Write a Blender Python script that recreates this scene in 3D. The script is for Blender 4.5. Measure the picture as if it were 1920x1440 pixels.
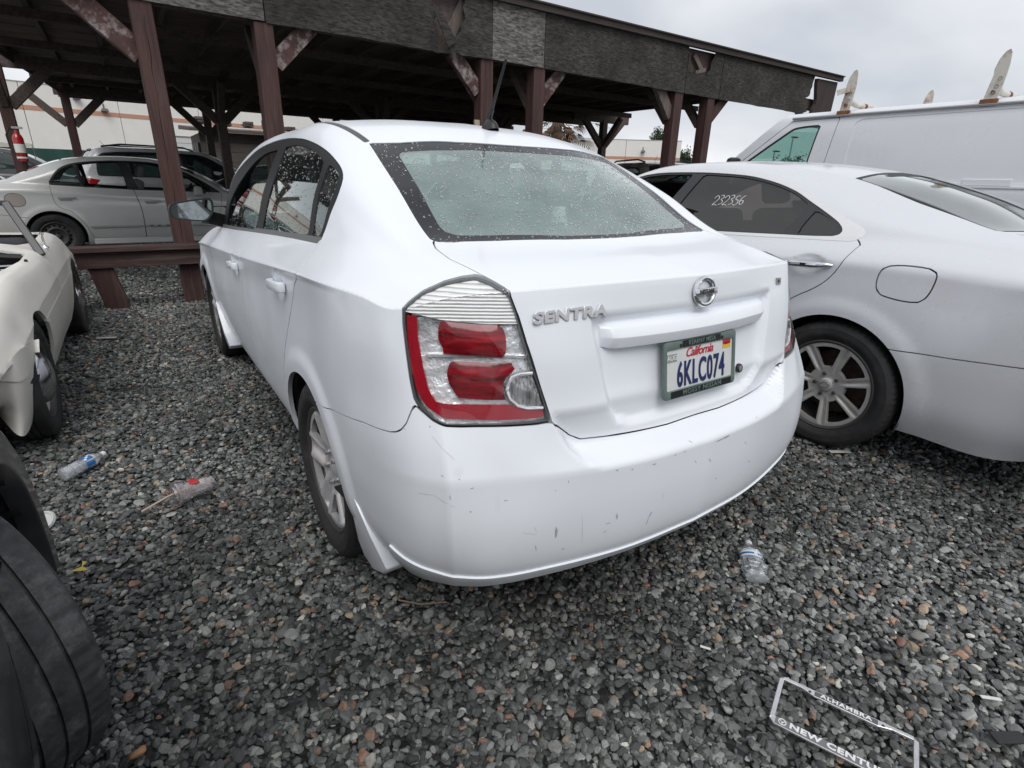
import bpy, bmesh, math, random
import numpy as np
from mathutils import Vector, Matrix, Quaternion, noise

for _o in list(bpy.data.objects):
    bpy.data.objects.remove(_o)
scene = bpy.context.scene
COL = scene.collection
PI = math.pi
rad = math.radians
random.seed(7)
RNG = np.random.default_rng(7)

# ------------------------------------------------------------------ camera
# world: metres, x to the right of the white sedan, y along its length (away from us), z up; origin under its rear axle
_p, _yaw, _roll = 0.358917, 0.604894, 0.027231
_f = Vector((math.sin(_yaw) * math.cos(_p), math.cos(_yaw) * math.cos(_p), -math.sin(_p)))
_r = Vector((math.cos(_yaw), -math.sin(_yaw), 0))
_u = _r.cross(_f)
_R = math.cos(_roll) * _r + math.sin(_roll) * _u
_U = -math.sin(_roll) * _r + math.cos(_roll) * _u
cam_data = bpy.data.cameras.new('camera')
cam = bpy.data.objects.new('camera', cam_data)
COL.objects.link(cam)
cam.matrix_world = Matrix(((_R.x, _U.x, -_f.x, -1.27726), (_R.y, _U.y, -_f.y, -1.73689), (_R.z, _U.z, -_f.z, 1.27847), (0, 0, 0, 1)))
cam_data.sensor_width = 36.0
cam_data.lens = 36.0 * 1018.98 / 1920.0
cam_data.clip_start = 0.05
cam_data.clip_end = 3000.0
scene.camera = cam

# ------------------------------------------------------------------ overcast sky
SUN_EL, SUN_AZ = rad(52), rad(205)      # azimuth measured clockwise from +y
world = bpy.data.worlds.new('World')
scene.world = world
world.use_nodes = True
wn, wl = world.node_tree.nodes, world.node_tree.links
wn.clear()
w_out = wn.new('ShaderNodeOutputWorld')
w_bg = wn.new('ShaderNodeBackground')
w_bg.inputs['Strength'].default_value = 0.1
w_sky = wn.new('ShaderNodeTexSky')
w_sky.sky_type = 'NISHITA'
w_sky.sun_disc = False
w_sky.sun_elevation = SUN_EL
w_sky.sun_rotation = SUN_AZ
w_tc = wn.new('ShaderNodeTexCoord')
w_sep = wn.new('ShaderNodeSeparateXYZ')
wl.new(w_tc.outputs['Generated'], w_sep.inputs[0])
# project the direction on a flat cloud deck
w_den = wn.new('ShaderNodeMath'); w_den.operation = 'ADD'; w_den.inputs[1].default_value = 0.38
w_abs = wn.new('ShaderNodeMath'); w_abs.operation = 'ABSOLUTE'
wl.new(w_sep.outputs['Z'], w_abs.inputs[0]); wl.new(w_abs.outputs[0], w_den.inputs[0])
w_dx = wn.new('ShaderNodeMath'); w_dx.operation = 'DIVIDE'
w_dy = wn.new('ShaderNodeMath'); w_dy.operation = 'DIVIDE'
wl.new(w_sep.outputs['X'], w_dx.inputs[0]); wl.new(w_den.outputs[0], w_dx.inputs[1])
wl.new(w_sep.outputs['Y'], w_dy.inputs[0]); wl.new(w_den.outputs[0], w_dy.inputs[1])
w_cmb = wn.new('ShaderNodeCombineXYZ')
wl.new(w_dx.outputs[0], w_cmb.inputs['X']); wl.new(w_dy.outputs[0], w_cmb.inputs['Y'])
w_n = wn.new('ShaderNodeTexNoise')
w_n.inputs['Scale'].default_value = 1.0
w_n.inputs['Detail'].default_value = 5.0
w_n.inputs['Roughness'].default_value = 0.47
w_n.inputs['Distortion'].default_value = 0.25
wl.new(w_cmb.outputs[0], w_n.inputs['Vector'])
w_ramp = wn.new('ShaderNodeValToRGB')
w_ramp.color_ramp.elements[0].position = 0.38
w_ramp.color_ramp.elements[0].color = (0.55, 0.58, 0.635, 1)
w_ramp.color_ramp.elements[1].position = 0.61
w_ramp.color_ramp.elements[1].color = (0.90, 0.91, 0.94, 1)
wl.new(w_n.outputs['Fac'], w_ramp.inputs[0])
w_scale = wn.new('ShaderNodeVectorMath'); w_scale.operation = 'SCALE'
w_scale.inputs['Scale'].default_value = 9.6
wl.new(w_ramp.outputs[0], w_scale.inputs[0])
w_mix = wn.new('ShaderNodeMixRGB'); w_mix.inputs[0].default_value = 0.94
wl.new(w_sky.outputs[0], w_mix.inputs[1]); wl.new(w_scale.outputs[0], w_mix.inputs[2])
wl.new(w_mix.outputs[0], w_bg.inputs['Color'])
wl.new(w_bg.outputs[0], w_out.inputs['Surface'])

sun_data = bpy.data.lights.new('sun', 'SUN')
sun_data.energy = 1.5
sun_data.angle = rad(40)
sun_data.color = (1.0, 0.98, 0.95)
sun = bpy.data.objects.new('sun', sun_data)
COL.objects.link(sun)
_sd = Vector((math.sin(SUN_AZ) * math.cos(SUN_EL), math.cos(SUN_AZ) * math.cos(SUN_EL), math.sin(SUN_EL)))
sun.rotation_euler = (-_sd).to_track_quat('-Z', 'Y').to_euler()

scene.view_settings.view_transform = 'Standard'
scene.view_settings.look = 'None'
scene.view_settings.exposure = 0.2
scene.view_settings.gamma = 1.0
scene.view_settings.use_curve_mapping = False
scene.render.engine = 'CYCLES'
scene.cycles.max_bounces = 8
scene.cycles.transparent_max_bounces = 24
scene.cycles.caustics_reflective = False
scene.cycles.caustics_refractive = False

# ------------------------------------------------------------------ materials
MATS = {}
def mat(name, color, rough=0.6, metal=0.0, coat=0.0, spec=0.5, noise_amt=0.0, noise_scale=8.0, bump=0.0, bump_scale=60.0,
        dirt=None, dirt_amt=0.0, dirt_scale=3.0, stretch=None, bump_dist=0.01, emis=None):
    """Principled material with optional grain, wear and fine relief in object space"""
    if name in MATS:
        return MATS[name]
    m = bpy.data.materials.new(name)
    m.use_nodes = True
    nt = m.node_tree
    b = nt.nodes['Principled BSDF']
    c = tuple(color) + (1,)
    b.inputs['Base Color'].default_value = c
    b.inputs['Roughness'].default_value = rough
    b.inputs['Metallic'].default_value = metal
    b.inputs['Coat Weight'].default_value = coat
    b.inputs['Coat Roughness'].default_value = 0.08
    b.inputs['Specular IOR Level'].default_value = spec
    L = nt.links
    if noise_amt or dirt or bump:
        tc = nt.nodes.new('ShaderNodeTexCoord')
        vec = tc.outputs['Object']
        if stretch:
            mp = nt.nodes.new('ShaderNodeMapping')
            mp.inputs['Scale'].default_value = stretch
            L.new(vec, mp.inputs['Vector']); vec = mp.outputs[0]
    col = None
    if noise_amt:
        n = nt.nodes.new('ShaderNodeTexNoise')
        n.inputs['Scale'].default_value = noise_scale
        n.inputs['Detail'].default_value = 6
        n.inputs['Roughness'].default_value = 0.65
        L.new(vec, n.inputs['Vector'])
        r = nt.nodes.new('ShaderNodeValToRGB')
        r.color_ramp.elements[0].position = 0.3
        r.color_ramp.elements[1].position = 0.7
        r.color_ramp.elements[0].color = tuple(max(0, x * (1 - noise_amt)) for x in color) + (1,)
        r.color_ramp.elements[1].color = tuple(min(1, x * (1 + noise_amt)) for x in color) + (1,)
        L.new(n.outputs['Fac'], r.inputs[0]); col = r.outputs[0]
    if dirt:
        n2 = nt.nodes.new('ShaderNodeTexNoise')
        n2.inputs['Scale'].default_value = dirt_scale
        n2.inputs['Detail'].default_value = 9
        n2.inputs['Roughness'].default_value = 0.7
        L.new(vec, n2.inputs['Vector'])
        r2 = nt.nodes.new('ShaderNodeValToRGB')
        r2.color_ramp.elements[0].position = 0.5 - 0.0
        r2.color_ramp.elements[0].color = (0, 0, 0, 1)
        r2.color_ramp.elements[1].position = 0.72
        r2.color_ramp.elements[1].color = (dirt_amt,) * 3 + (1,)
        L.new(n2.outputs['Fac'], r2.inputs[0])
        mx = nt.nodes.new('ShaderNodeMixRGB')
        L.new(r2.outputs[0], mx.inputs[0])
        mx.inputs[1].default_value = c
        if col: L.new(col, mx.inputs[1])
        mx.inputs[2].default_value = tuple(dirt) + (1,)
        col = mx.outputs[0]
    if col:
        L.new(col, b.inputs['Base Color'])
    if bump:
        n3 = nt.nodes.new('ShaderNodeTexNoise')
        n3.inputs['Scale'].default_value = bump_scale
        n3.inputs['Detail'].default_value = 5
        L.new(vec, n3.inputs['Vector'])
        bp = nt.nodes.new('ShaderNodeBump')
        bp.inputs['Strength'].default_value = bump
        bp.inputs['Distance'].default_value = bump_dist
        L.new(n3.outputs['Fac'], bp.inputs['Height'])
        L.new(bp.outputs[0], b.inputs['Normal'])
    if emis:
        b.inputs['Emission Color'].default_value = tuple(emis) + (1,)
        b.inputs['Emission Strength'].default_value = 1
    MATS[name] = m
    return m

def glass_mat(name, tint=(0.75, 0.88, 0.84), haze=0.0, haze_col=(0.6, 0.68, 0.66), rough=0.02, boost=1.7):
    """thin tinted pane: see-through, mirror-like at grazing angles, optional diffuse film for dust and painted reflections"""
    if name in MATS:
        return MATS[name]
    m = bpy.data.materials.new(name); m.use_nodes = True
    nt = m.node_tree; L = nt.links
    nt.nodes.clear()
    out = nt.nodes.new('ShaderNodeOutputMaterial')
    tr = nt.nodes.new('ShaderNodeBsdfTransparent'); tr.inputs[0].default_value = tuple(tint) + (1,)
    gl = nt.nodes.new('ShaderNodeBsdfGlossy'); gl.inputs['Roughness'].default_value = rough
    gl.inputs['Color'].default_value = (0.92, 0.97, 0.95, 1)
    fr = nt.nodes.new('ShaderNodeFresnel')
    geo = nt.nodes.new('ShaderNodeNewGeometry')          # same pane from inside and outside
    ior = nt.nodes.new('ShaderNodeMapRange'); ior.inputs['To Min'].default_value = 1.52; ior.inputs['To Max'].default_value = 1 / 1.52
    L.new(geo.outputs['Backfacing'], ior.inputs['Value']); L.new(ior.outputs[0], fr.inputs['IOR'])
    dbl = nt.nodes.new('ShaderNodeMath'); dbl.operation = 'MULTIPLY'; dbl.inputs[1].default_value = boost; dbl.use_clamp = True
    L.new(fr.outputs[0], dbl.inputs[0])
    base = tr.outputs[0]
    if haze:
        df = nt.nodes.new('ShaderNodeBsdfDiffuse'); df.inputs[0].default_value = tuple(haze_col) + (1,)
        tl = nt.nodes.new('ShaderNodeBsdfTranslucent'); tl.inputs[0].default_value = tuple(haze_col) + (1,)
        ad = nt.nodes.new('ShaderNodeMixShader'); ad.inputs[0].default_value = 0.4
        L.new(df.outputs[0], ad.inputs[1]); L.new(tl.outputs[0], ad.inputs[2])
        hz = nt.nodes.new('ShaderNodeMixShader')
        tc = nt.nodes.new('ShaderNodeTexCoord')
        n = nt.nodes.new('ShaderNodeTexNoise'); n.inputs['Scale'].default_value = 5.0; n.inputs['Detail'].default_value = 6
        L.new(tc.outputs['Object'], n.inputs['Vector'])
        mr = nt.nodes.new('ShaderNodeMapRange')
        mr.inputs['From Min'].default_value = 0.3; mr.inputs['From Max'].default_value = 0.7
        mr.inputs['To Min'].default_value = haze * 0.7; mr.inputs['To Max'].default_value = min(1, haze * 1.3)
        L.new(n.outputs['Fac'], mr.inputs['Value']); L.new(mr.outputs[0], hz.inputs[0])
        L.new(tr.outputs[0], hz.inputs[1]); L.new(ad.outputs[0], hz.inputs[2])
        base = hz.outputs[0]
    mx = nt.nodes.new('ShaderNodeMixShader')
    L.new(dbl.outputs[0], mx.inputs[0]); L.new(base, mx.inputs[1]); L.new(gl.outputs[0], mx.inputs[2])
    L.new(mx.outputs[0], out.inputs['Surface'])
    MATS[name] = m
    return m

# ------------------------------------------------------------------ scene helpers
def tag(o, label=None, cat=None, group=None, kind=None):
    if label: o['label'] = label
    if cat: o['category'] = cat
    if group: o['group'] = group
    if kind: o['kind'] = kind
    return o

def empty(name, loc=(0, 0, 0), rotz=0.0, label=None, cat=None, group=None):
    o = bpy.data.objects.new(name, None)
    o.empty_display_size = 0.2
    o.location = loc
    o.rotation_euler = (0, 0, rotz)
    COL.objects.link(o)
    return tag(o, label, cat, group)

def link(name, me, m=None, parent=None):
    o = bpy.data.objects.new(name, me)
    COL.objects.link(o)
    if m is not None:
        for k in (m if isinstance(m, (list, tuple)) else [m]):
            me.materials.append(k)
    if parent is not None:
        o.parent = parent
    return o

def copy_tree(o, parent=None):
    c = o.copy()
    COL.objects.link(c)
    c.parent = parent
    for ch in list(o.children):
        copy_tree(ch, c)
    return c

class MB:
    """collects simple solids and turns them into one mesh"""
    def __init__(s):
        s.v, s.f = [], []
    def add(s, vs, fs):
        b = len(s.v)
        s.v += [tuple(p) for p in vs]
        s.f += [tuple(i + b for i in q) for q in fs]
        return s
    def box(s, c, size, rot=None, taper=1.0):
        hx, hy, hz = size[0] / 2, size[1] / 2, size[2] / 2
        ps = []
        for z, k in ((-hz, 1.0), (hz, taper)):
            ps += [Vector((-hx * k, -hy * k, z)), Vector((hx * k, -hy * k, z)), Vector((hx * k, hy * k, z)), Vector((-hx * k, hy * k, z))]
        if rot is not None:
            M = rot if isinstance(rot, Matrix) else Matrix.Rotation(rot, 3, 'Z')
            ps = [M @ p for p in ps]
        c = Vector(c)
        return s.add([p + c for p in ps], [(3, 2, 1, 0), (4, 5, 6, 7), (0, 1, 5, 4), (1, 2, 6, 5), (2, 3, 7, 6), (3, 0, 4, 7)])
    def beam(s, a, b, w, h, up=(0, 0, 1)):
        """rectangular bar from a to b, w across and h along 'up'"""
        a, b = Vector(a), Vector(b)
        d = (b - a)
        t = d.normalized()
        u = Vector(up)
        side = t.cross(u)
        if side.length < 1e-5:
            side = t.cross(Vector((1, 0, 0)))
        side.normalize()
        u = side.cross(t).normalized()
        ps = []
        for p in (a, b):
            for i, j in ((-1, -1), (1, -1), (1, 1), (-1, 1)):
                ps.append(p + side * (i * w / 2) + u * (j * h / 2))
        return s.add(ps, [(0, 1, 2, 3), (7, 6, 5, 4), (1, 0, 4, 5), (2, 1, 5, 6), (3, 2, 6, 7), (0, 3, 7, 4)])
    def tube(s, path, r, n=8, cap=True, radii=None):
        path = [Vector(p) for p in path]
        rings = []
        prev = None
        for i, p in enumerate(path):
            t = (path[min(i + 1, len(path) - 1)] - path[max(i - 1, 0)]).normalized()
            if prev is None:
                a = t.orthogonal().normalized()
            else:
                a = (prev - t * prev.dot(t)).normalized()
            prev = a
            b = t.cross(a)
            rr = radii[i] if radii else r
            rings.append([p + (a * math.cos(2 * PI * k / n) + b * math.sin(2 * PI * k / n)) * rr for k in range(n)])
        vs = [q for rg in rings for q in rg]
        fs = []
        for i in range(len(rings) - 1):
            for k in range(n):
                fs.append((i * n + k, i * n + (k + 1) % n, (i + 1) * n + (k + 1) % n, (i + 1) * n + k))
        if cap:
            fs.append(tuple(reversed(range(n))))
            fs.append(tuple(range((len(rings) - 1) * n, len(rings) * n)))
        return s.add(vs, fs)
    def lathe(s, prof, n=24, axis='Z', center=(0, 0, 0), close=False):
        """prof: (r, h) pairs revolved about the axis"""
        vs, fs = [], []
        for r, h in prof:
            for k in range(n):
                a = 2 * PI * k / n
                c, q = r * math.cos(a), r * math.sin(a)
                p = {'Z': (c, q, h), 'X': (h, c, q), 'Y': (q, h, c)}[axis]
                vs.append((p[0] + center[0], p[1] + center[1], p[2] + center[2]))
        m = len(prof)
        for i in range(m if close else m - 1):
            j = (i + 1) % m
            for k in range(n):
                fs.append((i * n + k, i * n + (k + 1) % n, j * n + (k + 1) % n, j * n + k))
        return s.add(vs, fs)
    def prism(s, poly, fn, d0, d1):
        """polygon (2D) extruded between depths d0 and d1; fn(a, b, d) gives the 3D point"""
        n = len(poly)
        vs = [fn(a, b, d0) for a, b in poly] + [fn(a, b, d1) for a, b in poly]
        fs = [tuple(reversed(range(n))), tuple(range(n, 2 * n))]
        for i in range(n):
            fs.append((i, (i + 1) % n, n + (i + 1) % n, n + i))
        return s.add(vs, fs)
    def mesh(s, name, smooth=False, bevel=0.0, seg=1, angle=35):
        me = bpy.data.meshes.new(name)
        me.from_pydata(s.v, [], s.f)
        bm = bmesh.new(); bm.from_mesh(me)
        bmesh.ops.recalc_face_normals(bm, faces=bm.faces)
        if bevel:
            es = [e for e in bm.edges if len(e.link_faces) == 2 and e.calc_face_angle(0) > rad(angle)]
            bmesh.ops.bevel(bm, geom=es, offset=bevel, segments=seg, affect='EDGES', profile=0.5, clamp_overlap=True)
        if smooth:
            for f in bm.faces: f.smooth = True
            for e in bm.edges:
                if len(e.link_faces) == 2 and e.calc_face_angle(0) > rad(angle):
                    e.smooth = False
        bm.to_mesh(me); bm.free()
        return me
    def build(s, name, m, parent=None, smooth=False, bevel=0.0, seg=1, angle=35):
        return link(name, s.mesh(name, smooth, bevel, seg, angle), m, parent)

def text_mesh(txt, size, depth, spacing=1.0, sx=1.0, shear=0.0, bold=0.0, bevel=0.0, align='CENTER'):
    cu = bpy.data.curves.new('lettering', 'FONT')
    cu.body = txt; cu.size = size; cu.extrude = depth / 2; cu.space_character = spacing
    cu.align_x = align; cu.align_y = 'CENTER'; cu.shear = shear; cu.offset = bold; cu.bevel_depth = bevel
    cu.resolution_u = 4
    o = bpy.data.objects.new('lettering', cu)
    COL.objects.link(o)
    dg = bpy.context.evaluated_depsgraph_get()
    me = bpy.data.meshes.new_from_object(o.evaluated_get(dg))
    bpy.data.objects.remove(o); bpy.data.curves.remove(cu)
    if sx != 1.0:
        me.transform(Matrix.Diagonal((sx, 1, 1, 1)))
    me.materials.clear()
    return me

def frame_matrix(o, x, z):
    """matrix whose local x follows x and local z follows the outward normal z"""
    z = Vector(z).normalized(); x = Vector(x); x = (x - z * x.dot(z)).normalized(); y = z.cross(x)
    return Matrix(((x.x, y.x, z.x, o[0]), (x.y, y.y, z.y, o[1]), (x.z, y.z, z.z, o[2]), (0, 0, 0, 1)))
# ------------------------------------------------------------------ body surfaces (pure numpy)
def _hermite(P, brk, counts):
    """P (K, ..., 3) control points -> dense samples through them; tangents are broken at stations in brk"""
    P = np.asarray(P, float)
    K = len(P)
    d = np.linalg.norm(np.diff(P, axis=0), axis=-1)
    d = d.reshape(K - 1, -1).mean(1) + 1e-4
    out = []
    def tang(i, side):
        if i == 0 or (i in brk and side > 0):
            return (P[i + 1] - P[i]) / d[i]
        if i == K - 1 or (i in brk and side < 0):
            return (P[i] - P[i - 1]) / d[i - 1]
        a, b = d[i - 1], d[i]
        return ((P[i] - P[i - 1]) / a * b + (P[i + 1] - P[i]) / b * a) / (a + b)
    for i in range(K - 1):
        t0, t1 = tang(i, 1) * d[i], tang(i + 1, -1) * d[i]
        n = counts[i]
        for k in range(n):
            t = k / n
            h = (2*t**3 - 3*t**2 + 1, t**3 - 2*t**2 + t, -2*t**3 + 3*t**2, t**3 - t**2)
            out.append(P[i] * h[0] + t0 * h[1] + P[i + 1] * h[2] + t1 * h[3])
    out.append(P[-1])
    return np.array(out)

def grid_surface(G, cu, cv, bu=(), bv=()):
    A = _hermite(G, bu, cu)                       # (U, M, 3)
    B = _hermite(np.swapaxes(A, 0, 1), bv, cv)    # (V, U, 3)
    return np.swapaxes(B, 0, 1)

def _soften(S, it, lock_u=(), lock_v=()):
    """light smoothing inside the grid; creased rows / columns only move along themselves"""
    for _ in range(it):
        N = S.copy()
        N[1:-1, :] = S[1:-1, :] * 0.5 + (S[:-2, :] + S[2:, :]) * 0.25
        for i in lock_u: N[i] = S[i]
        S = N.copy()
        N[:, 1:-1] = S[:, 1:-1] * 0.5 + (S[:, :-2] + S[:, 2:]) * 0.25
        for j in lock_v: N[:, j] = S[:, j]
        S = N
    return S

class Surf:
    def __init__(s, v, f, n=None):
        s.v, s.f, s.n = np.asarray(v, float), np.asarray(f, int), n
    def normals(s):
        a, b, c = (s.v[s.f[:, k]] for k in range(3))
        fn = np.cross(b - a, c - a)
        n = np.zeros_like(s.v)
        for k in range(3):
            np.add.at(n, s.f[:, k], fn)
        s.n = n / (np.linalg.norm(n, axis=1, keepdims=True) + 1e-12)
        return s
    def compact(s):
        used = np.zeros(len(s.v), bool); used[s.f.ravel()] = True
        idx = np.cumsum(used) - 1
        return Surf(s.v[used], idx[s.f], s.n[used])
    def cut(s, fval):
        """split along fval = 0; returns (part below 0, part above 0)"""
        fval = np.where(np.abs(fval) < 1e-9, 1e-9, fval)
        sg = fval > 0
        cnt = sg[s.f].sum(1)
        fin, fout = s.f[cnt == 0], s.f[cnt == 3]
        mix = s.f[(cnt == 1) | (cnt == 2)]
        if len(mix) == 0:
            return Surf(s.v, fin, s.n).compact() if len(fin) else None, Surf(s.v, fout, s.n).compact() if len(fout) else None
        sm = sg[mix]
        lone_val = sm.sum(1) == 1
        lone = np.where(lone_val[:, None], sm, ~sm).argmax(1)
        r = np.arange(len(mix))
        a, b, c = mix[r, lone], mix[r, (lone + 1) % 3], mix[r, (lone + 2) % 3]
        e1 = np.sort(np.stack([a, b], 1), 1); e2 = np.sort(np.stack([a, c], 1), 1)
        ee, inv = np.unique(np.concatenate([e1, e2]), axis=0, return_inverse=True)
        inv = inv.ravel()
        f0, f1 = fval[ee[:, 0]], fval[ee[:, 1]]
        t = (f0 / (f0 - f1))[:, None]
        nv = s.v[ee[:, 0]] * (1 - t) + s.v[ee[:, 1]] * t
        nn = s.n[ee[:, 0]] * (1 - t) + s.n[ee[:, 1]] * t
        nn /= np.linalg.norm(nn, axis=1, keepdims=True) + 1e-12
        b0 = len(s.v)
        pab, pac = inv[:len(mix)] + b0, inv[len(mix):] + b0
        t_l = np.stack([a, pab, pac], 1)
        t_o = np.concatenate([np.stack([pab, b, c], 1), np.stack([pab, c, pac], 1)])
        lo2 = np.concatenate([lone_val, lone_val])
        fin = np.concatenate([fin, t_l[~lone_val], t_o[lo2]])
        fout = np.concatenate([fout, t_l[lone_val], t_o[~lo2]])
        V, N = np.concatenate([s.v, nv]), np.concatenate([s.n, nn])
        return (Surf(V, fin, N).compact() if len(fin) else None, Surf(V, fout, N).compact() if len(fout) else None)
    def offset(s, d):
        return Surf(s.v + s.n * d, s.f.copy(), s.n.copy())
    def flange(s, depth, keep=None):
        """turn the open borders inwards so that the panel shows its thickness"""
        e = np.concatenate([s.f[:, [0, 1]], s.f[:, [1, 2]], s.f[:, [2, 0]]])
        key = np.sort(e, 1)
        _, inv, cnt = np.unique(key, axis=0, return_inverse=True, return_counts=True)
        be = e[cnt[inv.ravel()] == 1]
        if keep is not None and len(be):
            be = be[keep(s.v[be[:, 0]])]
        if len(be) == 0:
            return s
        ids, inv = np.unique(be.ravel(), return_inverse=True)
        inv = inv.reshape(-1, 2)
        b0 = len(s.v); k = len(ids)
        top = s.v[ids]; bot = top - s.n[ids] * depth
        A, B = inv[:, 0], inv[:, 1]
        fl = np.concatenate([np.stack([B, A, A + k], 1), np.stack([B, A + k, B + k], 1)])
        V2 = np.concatenate([top, bot])
        t = Surf(V2, fl).normals()
        return Surf(np.concatenate([s.v, V2]), np.concatenate([s.f, fl + b0]), np.concatenate([s.n, t.n]))
    def mirror(s):
        return Surf(s.v * [-1, 1, 1], s.f[:, ::-1].copy(), s.n * [-1, 1, 1])

def merge(parts):
    V, F, N, b = [], [], [], 0
    for p in parts:
        V.append(p.v); F.append(p.f + b); N.append(p.n); b += len(p.v)
    return Surf(np.concatenate(V), np.concatenate(F), np.concatenate(N))

def weld(V, F, tol=2e-5):
    key = np.round(V / tol).astype(np.int64)
    _, first, inv = np.unique(key, axis=0, return_index=True, return_inverse=True)
    F = inv.ravel()[F]
    ok = (F[:, 0] != F[:, 1]) & (F[:, 1] != F[:, 2]) & (F[:, 0] != F[:, 2])
    return V[first], F[ok]

def grid_faces(U, V, flip=False):
    i, j = np.meshgrid(np.arange(U - 1), np.arange(V - 1), indexing='ij')
    a = (i * V + j).ravel(); b = a + V; c = b + 1; d = a + 1
    alt = ((i + j) % 2 == 0).ravel()
    t1 = np.where(alt[:, None], np.stack([a, b, c], 1), np.stack([a, b, d], 1))
    t2 = np.where(alt[:, None], np.stack([a, c, d], 1), np.stack([b, c, d], 1))
    f = np.concatenate([t1, t2])
    return f[:, ::-1] if flip else f

def poly_sd(P, poly):
    """signed distance of 2D points to a closed polygon, negative inside"""
    P = np.asarray(P, float); poly = np.asarray(poly, float)
    n = len(poly)
    best = np.full(len(P), 1e9); inside = np.zeros(len(P), bool)
    for i in range(n):
        a, b = poly[i], poly[(i + 1) % n]
        e = b - a; w = P - a
        t = np.clip((w @ e) / (e @ e + 1e-15), 0, 1)
        dd = w - t[:, None] * e
        best = np.minimum(best, (dd ** 2).sum(1))
        c = ((a[1] > P[:, 1]) != (b[1] > P[:, 1]))
        with np.errstate(divide='ignore', invalid='ignore'):
            xx = (b[0] - a[0]) * (P[:, 1] - a[1]) / (b[1] - a[1] + 1e-15) + a[0]
        inside ^= c & (P[:, 0] < xx)
    d = np.sqrt(best)
    return np.where(inside, -d, d)

def smooth_poly(pts, n=6, closed=True, sharp=()):
    """rounded polygon through the points (Catmull-Rom); corners listed in sharp stay sharp"""
    P = np.asarray(pts, float); m = len(P); out = []
    for i in range(m if closed else m - 1):
        p0, p1, p2, p3 = P[(i - 1) % m], P[i], P[(i + 1) % m], P[(i + 2) % m]
        if not closed:
            if i == 0: p0 = 2 * p1 - p2
            if i == m - 2: p3 = 2 * p2 - p1
        L = np.linalg.norm(p2 - p1)
        t1 = (p2 - p0) / (np.linalg.norm(p2 - p0) + 1e-9) * L
        t2 = (p3 - p1) / (np.linalg.norm(p3 - p1) + 1e-9) * L
        if i in sharp: t1 = p2 - p1
        if (i + 1) % m in sharp: t2 = p2 - p1
        for k in range(n):
            t = k / n
            out.append(p1 * (2*t**3 - 3*t**2 + 1) + t1 * (t**3 - 2*t**2 + t) + p2 * (-2*t**3 + 3*t**2) + t2 * (t**3 - t**2))
    if not closed: out.append(P[-1])
    return np.array(out)

def sstep(a, b, x):
    t = np.clip((x - a) / (b - a), 0, 1)
    return t * t * (3 - 2 * t)

def car_surface(spec):
    """closed outer skin of a car.  spec['strip']: lines bottom to top, each a list of (w, y, z) from the middle of the
    nose round the side to the middle of the tail; spec['cap']: rows from nose to tail, each from the strip's top line
    to the middle.  The left half is built (x = -w) and mirrored."""
    L = np.array(spec['strip'], float)            # (M, S, 3)
    nr = spec['nr']                               # intermediate + centre points of the front / rear rows
    S = L.shape[1]
    cu = spec['cu']; cv = spec['cv']; cc = spec['cc']
    bu = spec.get('bu', ()); bv = spec.get('bv', ())
    G = np.swapaxes(L, 0, 1)                      # (S, M, 3)
    strip = grid_surface(G, cu, cv, bu, bv)
    nf = sum(cu[:nr]); nside = sum(cu[nr:S - 1 - nr])
    C = np.array(spec['cap'], float)              # (rows, nr+1, 3)
    cap = grid_surface(C, cu[nr:S - 1 - nr], cc, spec.get('bcu', ()), spec.get('bcv', ()))
    if spec.get('soft'):
        lu = [0] + [sum(cu[:k]) for k in bu]; lv = [0] + [sum(cv[:k]) for k in bv]
        strip = _soften(strip, spec['soft'], lu + [strip.shape[0] - 1], lv + [strip.shape[1] - 1])
        lu = [sum(cu[nr:nr + k]) for k in spec.get('bcu', ())]; lv = [sum(cc[:k]) for k in spec.get('bcv', ())]
        cap = _soften(cap, spec['soft'], lu + [0, cap.shape[0] - 1], lv + [0, cap.shape[1] - 1])
    top = strip[:, -1]                            # (U, 3)
    cap[:, 0] = top[nf:nf + nside + 1]
    cap[-1, :] = top[nf + nside:]
    cap[0, :] = top[:nf + 1][::-1]
    V = np.concatenate([strip.reshape(-1, 3), cap.reshape(-1, 3)])
    F = np.concatenate([grid_faces(*strip.shape[:2], flip=True), grid_faces(*cap.shape[:2], flip=True) + strip.shape[0] * strip.shape[1]])
    V = V * [-1, 1, 1]
    V[np.abs(V[:, 0]) < 1e-4, 0] = 0
    V2 = np.concatenate([V, V * [-1, 1, 1]])
    F2 = np.concatenate([F, F[:, ::-1] + len(V)])
    V2, F2 = weld(V2, F2)
    return Surf(V2, F2).normals()
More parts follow.
